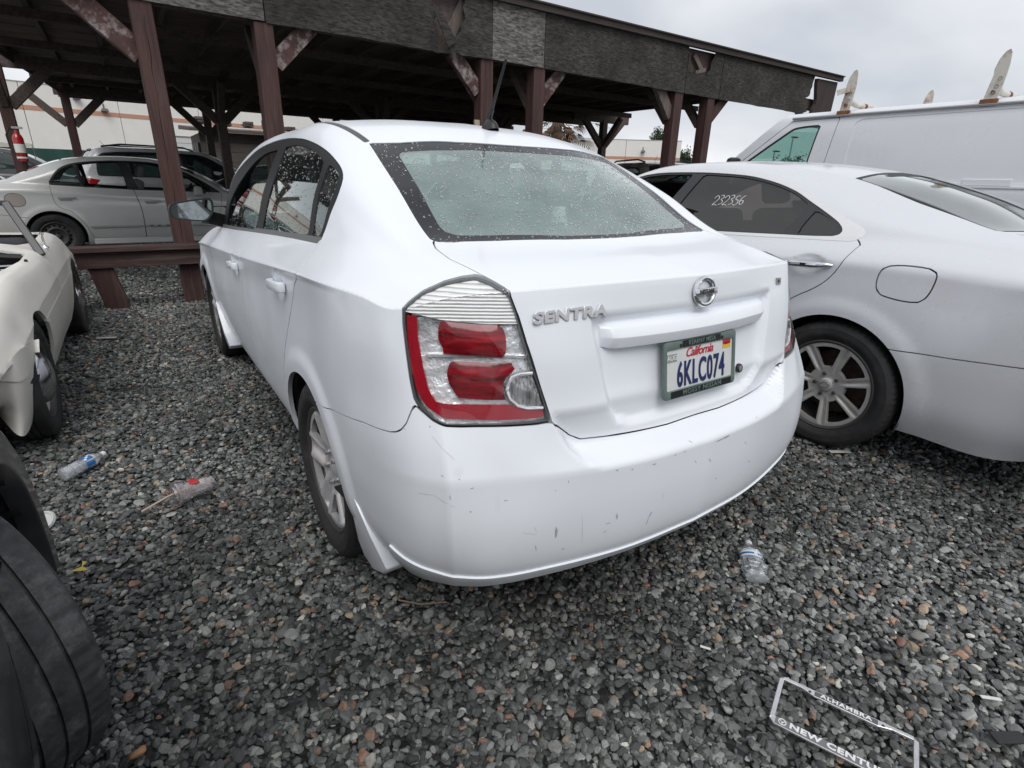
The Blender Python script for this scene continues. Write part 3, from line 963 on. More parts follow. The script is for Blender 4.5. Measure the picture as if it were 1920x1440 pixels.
def tyre_mesh(R, W, Rr, name='tyre', blocks=0, n=72, grooves=(-.33, 0.0, .33), gw=.045, gd=.007, sh=.016, slot=.75):
    """R outer radius, W width, Rr bead radius; profile revolved about x, tread grooves and shoulder lugs"""
    hw = W / 2
    prof = [(Rr - .012, hw * .72), (Rr, hw * .80), (Rr + .004, hw * .84), (Rr + (R - Rr) * .25, hw * .97), (Rr + (R - Rr) * .30, hw * 1.0), (Rr + (R - Rr) * .45, hw * 1.02),
            (Rr + (R - Rr) * .62, hw * 1.0), (Rr + (R - Rr) * .66, hw * 1.005), (R - sh, hw * .93), (R - sh * .35, hw * .86), (R - .001, hw * .74)]
    tread = []
    for gx in sorted(grooves, reverse=True):
        tread += [(R, hw * (gx + gw)), (R - gd, hw * (gx + gw * .8)), (R - gd, hw * (gx - gw * .8)), (R, hw * (gx - gw))]
    full = prof + tread + [(r, -x) for r, x in prof[::-1]]
    r = np.array([p[0] for p in full]); x = np.array([p[1] for p in full])
    m = len(full)
    V = []; F = []
    for k in range(n):
        a = 2 * PI * k / n
        rr = r.copy()
        if blocks:                            # lateral slots in the shoulders
            ph = (k * blocks / n) % 1.0
            if ph < blocks / n * 1.01:
                sel = (np.abs(x) > hw * .42) & (r > R - sh * .9)
                rr[sel] -= gd * slot
        V.append(np.stack([x, rr * math.cos(a), rr * math.sin(a)], 1))
    V = np.concatenate(V)
    for k in range(n):
        k2 = (k + 1) % n
        for i in range(m - 1):
            F.append((k * m + i, k * m + i + 1, k2 * m + i + 1, k2 * m + i))
    me = bpy.data.meshes.new(name)
    me.from_pydata(V.tolist(), [], F)
    bm = bmesh.new(); bm.from_mesh(me)
    bmesh.ops.recalc_face_normals(bm, faces=bm.faces)
    for f in bm.faces: f.smooth = True
    for e in bm.edges:
        if len(e.link_faces) == 2 and e.calc_face_angle(0) > rad(32): e.smooth = False
    bm.to_mesh(me); bm.free()
    return me

def wheel_meshes(R, W, Rr, style, face=.02, blocks=60, key=''):
    """dict of meshes: tyre, rim, plus nuts / hub_cap / brake_disc, outer face towards +x"""
    hw = W / 2
    d = {}
    d['tyre'] = (tyre_mesh(R, W, Rr, blocks=blocks, n=max(72, blocks * 3 if blocks else 72)), M_['tyre'])
    lip = MB()
    xo = hw * .80
    lip.lathe([(Rr - .010, xo - .012), (Rr + .004, xo - .008), (Rr + .007, xo + .002), (Rr - .002, xo + .006), (Rr - .012, xo), (Rr - .018, xo - .03), (Rr - .03, -hw * .6), (Rr - .035, -hw * .7)], n=64, axis='X')
    barrel = lip.mesh('rim_barrel', smooth=True)
    barrel.materials.append(style['metal_dark'])
    d['rim_barrel'] = (barrel, None)
    Ro = Rr - .010
    kind = style['kind']
    if kind == 'spokes':
        n = style['n']; w0, w1 = style['w']; rin, rout = style['r']
        dish = style.get('dish', .02); crown = style.get('crown', .006); tw = style.get('twist', 0.0)
        def hfun(r, a):
            t = (r / Ro)
            p = (a * n / (2 * PI) + .5) % 1.0 - .5
            perp = np.abs(np.sin(p * 2 * PI / n)) * r
            hw_ = w0 + (w1 - w0) * t
            ridge = crown * np.clip(1 - (perp / hw_) ** 2, -1.0, 1)
            if style.get('valley'):
                ridge = crown * (np.cos(np.clip(perp / hw_, 0, 1) * PI * 1.3) * -1)
            return xo - dish * (1 - t ** 1.6) - .004 + ridge * sstep(.28, .5, t) * sstep(1.0, .93, t) + style.get('hub', .0) * sstep(.30, .22, t)
        s = polar_disc(.004, Ro, 34, 180, hfun)
        r = np.hypot(s.v[:, 1], s.v[:, 2]); a = np.arctan2(s.v[:, 2], s.v[:, 1]) % (2 * PI)
        p = (a * n / (2 * PI) + .5) % 1.0 - .5
        perp = np.abs(np.sin(p * 2 * PI / n)) * r
        hw_ = w0 + (w1 - w0) * (r / Ro)
        f = np.maximum(np.maximum(hw_ - perp, rin - r), r - rout)
        _, s = s.cut(f)
        d['rim'] = (surf_mesh('rim', s, .022), style['metal'])
    elif kind == 'steel':
        def hfun(r, a):
            t = r / Ro
            return xo - .035 + .028 * np.exp(-((t - .62) / .13) ** 2) + .018 * sstep(.86, 1.0, t) - .012 * sstep(.40, .2, t)
        s = polar_disc(.004, Ro, 40, 160, hfun)
        n = style['n']
        a = np.arctan2(s.v[:, 2], s.v[:, 1]); r = np.hypot(s.v[:, 1], s.v[:, 2])
        p = ((a * n / (2 * PI) + .5) % 1.0 - .5) * 2 * PI / n
        f = np.hypot(p * style['hr'], r - style['hr']) - style['hs']
        _, s = s.cut(f)
        d['rim'] = (surf_mesh('rim', s, .006), style['metal'])
    if style.get('nuts'):
        mb = MB(); k, rn, rs, xn = style['nuts']
        for i in range(k):
            a = 2 * PI * i / k + .3
            mb.lathe([(rs * 1.15, 0), (rs * 1.15, .004), (rs, .006), (rs * .9, .016), (0.001, .017)], n=6, axis='X', center=(xo + xn, rn * math.cos(a), rn * math.sin(a)))
        d['lug_nuts'] = (mb.mesh('lug_nuts'), style.get('nut_mat', style['metal_dark']))
    if style.get('cap'):
        rc, xc, dome = style['cap']
        mb = MB().lathe([(rc, xo + xc - .012), (rc, xo + xc), (rc * .92, xo + xc + dome * .35), (rc * .6, xo + xc + dome * .8), (rc * .25, xo + xc + dome), (.0005, xo + xc + dome)], n=40, axis='X')
        d['hub_cap'] = (mb.mesh('hub_cap', smooth=True), style.get('cap_mat', style['metal']))
    mb = MB().lathe([(.0005, -.02), (.05, -.02), (.05, -.035), (Rr * .72, -.035), (Rr * .72, -.05), (.0005, -.05)], n=40, axis='X')
    d['brake_disc'] = (mb.mesh('brake_disc'), M_['rust_metal'])
    for k, (me, m) in d.items():
        if m is not None and not me.materials: me.materials.append(m)
    return d

def place_wheel(meshes, parent, x, y, R, side, steer=0.0, spin=0.0):
    """wheel > tyre, rim ...; side -1 = left flank.  The wheel part is the tyre; the rest are its sub-parts"""
    t = bpy.data.objects.new('wheel', meshes['tyre'][0]); COL.objects.link(t)
    t.parent = parent
    rot = Matrix.Rotation(steer, 4, 'Z') @ (Matrix.Rotation(PI, 4, 'Z') if side < 0 else Matrix.Identity(4)) @ Matrix.Rotation(spin, 4, 'X')
    t.matrix_basis = Matrix.Translation((x, y, R)) @ rot
    for k, (me, m) in meshes.items():
        if k == 'tyre': continue
        o = bpy.data.objects.new(k, me); COL.objects.link(o); o.parent = t
    return t

def seat_meshes(w=.50, back=.62, head=True):
    a = MB().box((0, .02, .10), (w, .50, .16)).mesh('seat_cushion', smooth=True, bevel=.05, seg=3)
    b = MB()
    M = Matrix.Rotation(rad(-14), 3, 'X')
    b.box(Vector((0, -.26, .15)) + M @ Vector((0, 0, back / 2)), (w, .13, back), M)
    b = b.mesh('seat_back', smooth=True, bevel=.05, seg=3)
    c = None
    if head:
        c = MB()
        p = Vector((0, -.26, .15)) + M @ Vector((0, 0, back + .13))
        c.box(p, (.27, .10, .19), M)
        c = c.mesh('headrest', smooth=True, bevel=.04, seg=3)
        q = MB()
        for sx in (-.06, .06):
            q.tube([Vector((sx, -.26, .15)) + M @ Vector((0, 0, back - .02)), Vector((sx, -.26, .15)) + M @ Vector((0, 0, back + .06))], .007, 6)
    return a, b, c

def add_seat(parent, x, y, z, m, w=.50, back=.62, head=True, key=[{}]):
    k = (w, back, head)
    if k not in key[0]:
        key[0][k] = seat_meshes(w, back, head)
    a, b, c = key[0][k]
    o = bpy.data.objects.new('seat', b.copy()); COL.objects.link(o); o.parent = parent; o.location = (x, y, z)
    o.data.materials.append(m)
    p = bpy.data.objects.new('seat_cushion', a.copy()); COL.objects.link(p); p.parent = o; p.data.materials.append(m)
    if c:
        p = bpy.data.objects.new('headrest', c.copy()); COL.objects.link(p); p.parent = o; p.data.materials.append(m)
    return o

def steering_wheel(parent, x, y, z, m):
    mb = MB()
    M = Matrix.Rotation(rad(65), 4, 'X')
    ring = [M @ Vector((.185 * math.cos(2 * PI * k / 28), .185 * math.sin(2 * PI * k / 28), 0)) for k in range(29)]
    mb.tube(ring, .016, 8, cap=False)
    for a in (0, PI, -PI / 2):
        mb.tube([M @ Vector((.03 * math.cos(a), .03 * math.sin(a), -.02)), M @ Vector((.18 * math.cos(a), .18 * math.sin(a), 0))], .014, 6)
    mb.lathe([(.06, -.03), (.06, 0), (.001, .005)], n=14)
    o = mb.build('steering_wheel', m, parent, smooth=True)
    o.location = (x, y, z)
    return o

M_ = dict(
    tyre=mat('tyre rubber', (.018, .018, .019), .75, noise_amt=.35, noise_scale=14, dirt=(.085, .08, .075), dirt_amt=.5, dirt_scale=9, bump=.25, bump_scale=160, bump_dist=.002),
    rust_metal=mat('brake iron', (.09, .065, .05), .7, metal=.6, noise_amt=.4, noise_scale=30),
    rubber=mat('black trim plastic', (.014, .014, .015), .45, noise_amt=.2, noise_scale=30),
    seal=mat('door seal', (.012, .012, .013), .55),
    matte=mat('wheel well liner', (.012, .012, .012), .9),
    interior=mat('cabin trim grey', (.055, .056, .058), .85, noise_amt=.15, noise_scale=20),
    interior_dark=mat('cabin trim black', (.02, .02, .022), .85),
    seat_grey=mat('grey seat cloth', (.16, .165, .17), .95, noise_amt=.12, noise_scale=60),
    seat_dark=mat('charcoal seat cloth', (.04, .04, .045), .9, noise_amt=.15, noise_scale=60),
    seat_tan=mat('tan seat leather', (.32, .17, .10), .6, noise_amt=.1, noise_scale=20),
    chrome=mat('chrome', (.78, .79, .80), .14, metal=1.0, noise_amt=.06, noise_scale=20),
    satin=mat('satin silver', (.55, .55, .56), .32, metal=.9, noise_amt=.08, noise_scale=30),
    glass_side=glass_mat('side glass', (.62, .72, .69), haze=.05, haze_col=(.42, .47, .46)),
    glass_dark=glass_mat('tinted glass', (.15, .12, .11), haze=.12, haze_col=(.13, .095, .08)),  # brown film: warm reflection of a wall painted into the haze colour
    glass_plain=glass_mat('plain car glass', (.66, .80, .76), haze=.03),
    drop=None,
)
def _drop():
    m = bpy.data.materials.new('rain drop'); m.use_nodes = True
    nt = m.node_tree; L = nt.links; nt.nodes.clear()
    out = nt.nodes.new('ShaderNodeOutputMaterial')
    tr = nt.nodes.new('ShaderNodeBsdfTransparent'); tr.inputs[0].default_value = (.86, .90, .89, 1)
    gl = nt.nodes.new('ShaderNodeBsdfGlossy'); gl.inputs['Roughness'].default_value = .04
    rf = nt.nodes.new('ShaderNodeBsdfRefraction'); rf.inputs['IOR'].default_value = 1.33; rf.inputs['Roughness'].default_value = .0
    lw = nt.nodes.new('ShaderNodeLayerWeight'); lw.inputs[0].default_value = .62
    a = nt.nodes.new('ShaderNodeMixShader'); a.inputs[0].default_value = .70
    L.new(tr.outputs[0], a.inputs[1]); L.new(rf.outputs[0], a.inputs[2])
    c = nt.nodes.new('ShaderNodeMixShader'); L.new(lw.outputs['Facing'], c.inputs[0]); L.new(a.outputs[0], c.inputs[1]); L.new(gl.outputs[0], c.inputs[2])
    L.new(c.outputs[0], out.inputs['Surface'])
    return m
M_['drop'] = _drop()

def paint(name, color, rough=.28, metal=0.0, coat=.6, dirt=(.35, .33, .30), dirt_amt=.12, scale=3.0, specks=0.0):
    """car paint: base colour under a coat, broad faint grime, uneven gloss from dried rain"""
    if name in MATS: return MATS[name]
    m = mat(name, color, rough, metal, coat=coat)
    nt = m.node_tree; b = nt.nodes['Principled BSDF']; L = nt.links
    tc = nt.nodes.new('ShaderNodeTexCoord')
    def noise_(sc, det, ro, vec=None):
        n = nt.nodes.new('ShaderNodeTexNoise'); n.inputs['Scale'].default_value = sc; n.inputs['Detail'].default_value = det; n.inputs['Roughness'].default_value = ro
        L.new(vec or tc.outputs['Object'], n.inputs['Vector']); return n.outputs['Fac']
    def ramp_(src, p0, p1, v0, v1):
        r = nt.nodes.new('ShaderNodeMapRange'); r.interpolation_type = 'SMOOTHSTEP'
        for k, x in (('From Min', p0), ('From Max', p1), ('To Min', v0), ('To Max', v1)): r.inputs[k].default_value = x
        L.new(src, r.inputs['Value']); return r.outputs[0]
    def mix_(fac, c0, c1):
        mx = nt.nodes.new('ShaderNodeMixRGB'); L.new(fac, mx.inputs[0])
        if isinstance(c0, tuple): mx.inputs[1].default_value = c0 + (1,)
        else: L.new(c0, mx.inputs[1])
        mx.inputs[2].default_value = tuple(c1) + (1,); return mx.outputs[0]
    col = mix_(ramp_(noise_(scale * .6, 3, .5), .45, .8, 0, dirt_amt), tuple(color), dirt)
    if specks:
        # wipe marks, scratches and paint chips, sparse and longer than they are wide
        mp = nt.nodes.new('ShaderNodeMapping'); mp.inputs['Scale'].default_value = (9, 9, 34); mp.inputs['Rotation'].default_value = (.3, .5, .6)
        L.new(tc.outputs['Object'], mp.inputs['Vector'])
        col = mix_(ramp_(noise_(1.7, 3, .6, mp.outputs[0]), .74, .77, 0, specks), col, (.20, .20, .21))
        mp2 = nt.nodes.new('ShaderNodeMapping'); mp2.inputs['Scale'].default_value = (20, 20, 3); mp2.inputs['Rotation'].default_value = (.2, .1, .2)
        L.new(tc.outputs['Object'], mp2.inputs['Vector'])
        col = mix_(ramp_(noise_(1.0, 3, .55, mp2.outputs[0]), .66, .80, 0, specks * .45), col, (.42, .42, .44))
    L.new(col, b.inputs['Base Color'])
    L.new(ramp_(noise_(4, 3, .5), .3, .75, rough * .85, min(1, rough * 1.2)), b.inputs['Roughness'])
    return m

def well_part(root, g, y, z, r, x):
    """inner wheel arch: half barrel and back wall behind the arch edge"""
    n = 26; vs, fs = [], []
    for xx in (x, x - .26):
        for k in range(n + 1):
            a = -.35 + (PI + .7) * k / n
            vs.append((g * xx, y + (r + .006) * math.cos(a), z + (r + .006) * math.sin(a)))
    for k in range(n):
        fs.append((k, k + 1, n + 2 + k, n + 1 + k))
    fs.append(tuple(range(n + 1, 2 * n + 2)))
    return MB().add(vs, fs).build('wheel_well', M_['matte'], root)

def fair_pane(s):
    """a pane of glass is a smooth curve of its own: fit x over (y, z) and drop the body's small waves"""
    y, z = s.v[:, 1] - s.v[:, 1].mean(), s.v[:, 2] - s.v[:, 2].mean()
    sg = np.sign(s.v[:, 0].mean())
    A = np.stack([np.ones_like(y), y, z, y * y * .6, z * z, y * z], 1)
    c, *_ = np.linalg.lstsq(A, s.v[:, 0] * sg, rcond=None)
    x = A @ c
    dy = c[1] + 1.2 * c[3] * y + c[5] * z; dz = c[2] + 2 * c[4] * z + c[5] * y
    n = np.stack([np.ones_like(y), -dy, -dz], 1); n /= np.linalg.norm(n, axis=1, keepdims=True)
    return Surf(np.stack([x * sg, s.v[:, 1], s.v[:, 2]], 1), s.f, n * [sg, 1, 1])
# ------------------------------------------------------------------ white sedan: outer skin
def finish_skin(s):
    c = s.v.mean(0)
    if (s.n * (s.v - c)).sum(1).mean() < 0:
        s.f = s.f[:, ::-1].copy(); s.n = -s.n
    return s

def sedan_skin():
    cap = [
        [(.78,3.25,.72),(.72,3.32,.73),(.62,3.40,.735),(.50,3.46,.74),(.40,3.49,.745),(.20,3.53,.75),(0,3.54,.75)],
        [(.865,3.0,.785),(.80,3.0,.84),(.70,3.02,.855),(.60,3.04,.86),(.50,3.05,.865),(.25,3.08,.87),(0,3.08,.875)],
        [(.88,2.72,.812),(.81,2.76,.885),(.72,2.78,.91),(.62,2.8,.92),(.52,2.82,.925),(.26,2.86,.94),(0,2.88,.945)],
        [(.885,2.38,.838),(.808,2.38,.938),(.745,2.42,.962),(.69,2.46,.974),(.64,2.5,.98),(.30,2.6,.995),(0,2.62,1.0)],
        [(.885,1.95,.864),(.807,1.95,.971),(.783,1.95,1.115),(.722,1.95,1.25),(.655,1.97,1.282),(.34,2.08,1.32),(0,2.1,1.33)],
        [(.885,1.45,.895),(.805,1.45,1.0),(.750,1.47,1.20),(.672,1.5,1.395),(.600,1.48,1.44),(.30,1.55,1.467),(0,1.58,1.472)],
        [(.885,1.05,.922),(.805,1.05,1.025),(.746,1.05,1.22),(.640,1.05,1.424),(.56,1.05,1.472),(.30,1.05,1.499),(0,1.05,1.507)],
        [(.885,.65,.95),(.805,.65,1.048),(.745,.65,1.235),(.632,.65,1.430),(.555,.62,1.474),(.30,.62,1.500),(0,.62,1.509)],
        [(.885,.27,.978),(.80,.27,1.068),(.742,.27,1.228),(.645,.27,1.362),(.545,.24,1.392),(.30,.21,1.425),(0,.20,1.437)],
        [(.884,-.03,.998),(.79,-.03,1.078),(.74,-.03,1.172),(.668,-.05,1.242),(.56,-.05,1.260),(.30,-.09,1.277),(0,-.10,1.284)],
        [(.874,-.30,1.010),(.775,-.32,1.062),(.708,-.33,1.088),(.652,-.335,1.112),(.583,-.34,1.112),(.30,-.40,1.107),(0,-.42,1.105)],
        [(.845,-.45,1.008),(.765,-.48,1.042),(.70,-.505,1.056),(.645,-.53,1.068),(.585,-.56,1.070),(.30,-.61,1.073),(0,-.63,1.075)],
        [(.792,-.578,.995),(.735,-.614,1.015),(.685,-.640,1.027),(.63,-.672,1.035),(.572,-.703,1.039),(.30,-.768,1.048),(0,-.795,1.050)],
    ]
    Fs = [r[0] for r in cap]
    ys = [p[1] for p in Fs]
    fw = [0, .2, .4, .5, .62, .72]
    fbow = lambda w, yc: yc - .30 * (w / .80) ** 2.6
    def side(tab, wfn=None, zfn=None):
        Y = [t[0] for t in tab][::-1]
        out = []
        for (w0, y, z0) in Fs[:-1]:
            w = np.interp(y, Y, [t[1] for t in tab][::-1]); z = np.interp(y, Y, [t[2] for t in tab][::-1])
            if zfn: z = z0 + zfn
            out.append((w, y, z))
        return out
    def line(front_y, front_z, tab, corner, rear, zfn=None):
        fr = [(w, fbow(w, front_y), front_z) for w in fw]
        sd = side(tab, zfn=zfn)
        sd[0] = (.80 if front_y > 3.45 else .75, fbow(.80, front_y), front_z)
        return fr + sd + [corner] + rear
    A = line(3.42, .22, [(3.0,.78,.20),(2.25,.79,.20),(.45,.79,.19),(-.33,.80,.22),(-.52,.80,.25)], (.785,-.63,.27),
             [(.73,-.705,.275),(.67,-.745,.275),(.60,-.775,.277),(.52,-.80,.28),(.27,-.85,.285),(0,-.865,.285)])
    B = line(3.50, .30, [(3.0,.83,.31),(2.25,.842,.31),(.45,.842,.31),(-.33,.862,.315),(-.52,.855,.33)], (.815,-.66,.335),
             [(.752,-.738,.335),(.69,-.78,.335),(.615,-.808,.335),(.53,-.83,.335),(.27,-.88,.335),(0,-.895,.335)])
    Cc = line(3.60, .46, [(3.0,.865,.46),(2.25,.872,.47),(.45,.872,.48),(-.33,.888,.48),(-.52,.875,.48)], (.83,-.68,.48),
             [(.770,-.762,.48),(.70,-.797,.48),(.622,-.826,.48),(.54,-.846,.48),(.27,-.897,.48),(0,-.912,.48)])
    D0 = line(3.61, .55, [(3.0,.872,.55),(2.25,.880,.57),(.45,.882,.60),(-.33,.889,.60),(-.52,.876,.605)], (.829,-.672,.61),
             [(.768,-.750,.61),(.697,-.780,.61),(.625,-.808,.61),(.53,-.838,.607),(.27,-.893,.603),(0,-.908,.602)])
    D1 = line(3.60, .60, [(3.0,.873,.60),(2.25,.882,.62),(.45,.884,.665),(-.33,.888,.665),(-.52,.873,.67)], (.826,-.655,.675),
             [(.764,-.722,.675),(.695,-.752,.675),(.625,-.786,.672),(.53,-.812,.665),(.27,-.866,.66),(0,-.880,.66)])
    D2 = line(3.58, .65, [(3.0,.872,.66),(2.25,.880,.69),(.45,.882,.75),(-.33,.884,.76),(-.46,.866,.77)], (.814,-.628,.775),
             [(.755,-.680,.77),(.688,-.715,.77),(.622,-.75,.768),(.527,-.783,.762),(.27,-.822,.755),(0,-.836,.752)])
    E = line(3.57, .69, [(3.0,.868,.7),(2.25,.876,.76),(.45,.876,.86),(-.33,.875,.88),(-.46,.855,.895)], (.803,-.602,.89),
             [(.744,-.640,.895),(.687,-.675,.90),(.627,-.712,.90),(.552,-.750,.90),(.28,-.795,.90),(0,-.815,.90)], zfn=-.085)
    E[len(fw) + 12] = (.803,-.602,.89)
    E2 = line(3.55, .735, [(3.0,.862,.77),(2.25,.883,.83),(.45,.883,.94),(-.33,.872,1.0),(-.46,.846,1.0)], (.793,-.582,.98),
             [(.737,-.618,.998),(.687,-.645,1.009),(.631,-.677,1.017),(.571,-.709,1.021),(.299,-.772,1.030),(0,-.799,1.032)], zfn=-.018)
    Ff = [p for p in cap[0][::-1]][:-1] + Fs + list(cap[-1][1:])
    nr = 6
    cc = [9, 9, 9, 7, 28, 28]
    cside = [10, 14, 16, 18, 18, 18, 18, 18, 16, 18, 14, 12]
    spec = dict(strip=[A, B, Cc, D0, D1, D2, E, E2, Ff], cap=cap, nr=nr, cu=cc[::-1] + cside + cc, cv=[5, 11, 9, 6, 8, 11, 9, 4], cc=cc,
                bu=(nr + 13,), bv=(3, 7), bcv=(4,), soft=2)
    s = finish_skin(car_surface(spec))
    # wheel-arch flares and the shallow tub round the number plate
    v = s.v; sx = np.sign(v[:, 0])
    for yc in (.02, 2.70):
        d = np.hypot(v[:, 1] - yc, v[:, 2] - .30)
        k = sstep(.455, .395, d) * (np.abs(v[:, 0]) > .55) * sstep(.14, .24, v[:, 2] + .0)
        v[:, 0] += sx * k * .011
    rear = (v[:, 1] < -.6)
    tub = np.array([(-.375,.96),(-.33,.73),(-.30,.69),(-.25,.675),(.25,.675),(.30,.69),(.33,.73),(.375,.96)])
    sd = poly_sd(v[:, [0, 2]], tub)
    v[:, 1] += np.where(rear, .020 * sstep(.005, -.010, sd), 0)
    # boot lid tucked in above the bumper: a crease, then a step shelf with rounded ends
    q = np.array([(-.385,.606),(-.43,.622),(-.462,.655),(-.49,.70),(-.506,.74),(-.55,.95),(.55,.95),(.506,.74),(.49,.70),(.462,.655),(.43,.622),(.385,.606),(.2,.603),(0,.602),(-.2,.603)])
    m_ = sstep(.004, -.012, poly_sd(v[:, [0, 2]], q))
    z = v[:, 2]
    dep = np.interp(z, [.600, .606, .640, .660, .738, .745], [0, .004, .050, .047, .006, 0])
    v[:, 1] += np.where(v[:, 1] < -.6, dep * m_, 0)
    for hy, hz in ((.285, .918), (1.265, .858)):      # finger cups behind the door handles
        d = np.hypot((v[:, 1] - hy) / .056, (v[:, 2] - hz) / .056)
        v[:, 0] -= sx * .010 * sstep(1.0, .70, d) * (np.abs(v[:, 0]) > .6)
    return s.normals()
# ------------------------------------------------------------------ white sedan
def ribbed_mat():
    """clear ribbed lens over a bright reflector: fine horizontal flutes, their shading painted as grey lines"""
    m = mat('ribbed clear lamp', (.86, .87, .85), .22, coat=.3)
    nt = m.node_tree; L = nt.links; b = nt.nodes['Principled BSDF']
    tc = nt.nodes.new('ShaderNodeTexCoord')
    w = nt.nodes.new('ShaderNodeTexWave'); w.bands_direction = 'Z'; w.inputs['Scale'].default_value = 40; w.inputs['Distortion'].default_value = .35; w.inputs['Detail Scale'].default_value = 3
    L.new(tc.outputs['Object'], w.inputs['Vector'])
    r = nt.nodes.new('ShaderNodeValToRGB'); e = r.color_ramp.elements
    e[0].position = .06; e[0].color = (.42, .42, .41, 1); e[1].position = .30; e[1].color = (.90, .91, .90, 1)  # grey groove lines: shading between the ribs put into the base colour
    L.new(w.outputs['Fac'], r.inputs[0]); L.new(r.outputs[0], b.inputs['Base Color'])
    bp = nt.nodes.new('ShaderNodeBump'); bp.inputs['Strength'].default_value = .6; bp.inputs['Distance'].default_value = .004
    L.new(w.outputs['Fac'], bp.inputs['Height']); L.new(bp.outputs[0], b.inputs['Normal'])
    return m

SCUFFS = [(-.089,-.892,.61,-.081,-.9,.605,1),(.02,-.908,.585,.055,-.906,.586,2),(.055,-.906,.586,.084,-.905,.588,3),(-.067,-.908,.548,-.06,-.908,.539,1),(-.004,-.911,.538,.002,-.911,.527,2),(.22,-.901,.462,.235,-.9,.454,1),(.176,-.904,.542,.186,-.904,.533,1),(-.236,-.898,.579,-.223,-.899,.579,2),(-.306,-.889,.58,-.3,-.89,.581,2),(-.354,-.881,.588,-.347,-.882,.589,2),(-.156,-.903,.587,-.149,-.903,.588,2),(-.119,-.904,.588,-.112,-.904,.588,2),(-.721,-.772,.596,-.713,-.775,.598,1),(-.649,-.807,.558,-.64,-.81,.558,1),(-.727,-.778,.538,-.723,-.78,.538,2),(-.743,-.756,.621,-.741,-.757,.619,2),(-.371,-.879,.432,-.356,-.882,.432,1),(-.227,-.895,.384,-.223,-.898,.41,1),(-.223,-.898,.41,-.215,-.9,.427,2),(-.57,-.837,.417,-.566,-.836,.399,1),(-.493,-.85,.381,-.485,-.852,.383,2),(-.778,-.679,.734,-.775,-.681,.733,2),(-.776,-.731,.629,-.772,-.737,.627,1),(-.766,-.754,.584,-.766,-.756,.572,1),(-.185,-.904,.479,-.179,-.904,.46,0),(.045,-.909,.459,.054,-.909,.452,1),(-.488,-.851,.586,-.486,-.852,.579,1),(-.522,-.844,.566,-.52,-.845,.563,1),(-.374,-.877,.404,-.364,-.879,.409,1),(.235,-.89,.607,.236,-.895,.604,1),(-.577,-.838,.475,-.57,-.839,.46,0),(-.607,-.831,.465,-.569,-.839,.451,0),(-.777,-.689,.714,-.762,-.718,.686,0),(-.762,-.718,.686,-.742,-.737,.662,0),(-.819,-.691,.574,-.793,-.724,.577,0),(-.793,-.724,.577,-.757,-.762,.552,0),(-.446,-.867,.479,-.435,-.863,.386,0)]
CHIPS = [[(-.518,.463),(-.512,.449),(-.513,.431),(-.517,.425),(-.52,.447)],[(-.34,.46),(-.335,.447),(-.336,.436),(-.341,.447)]]

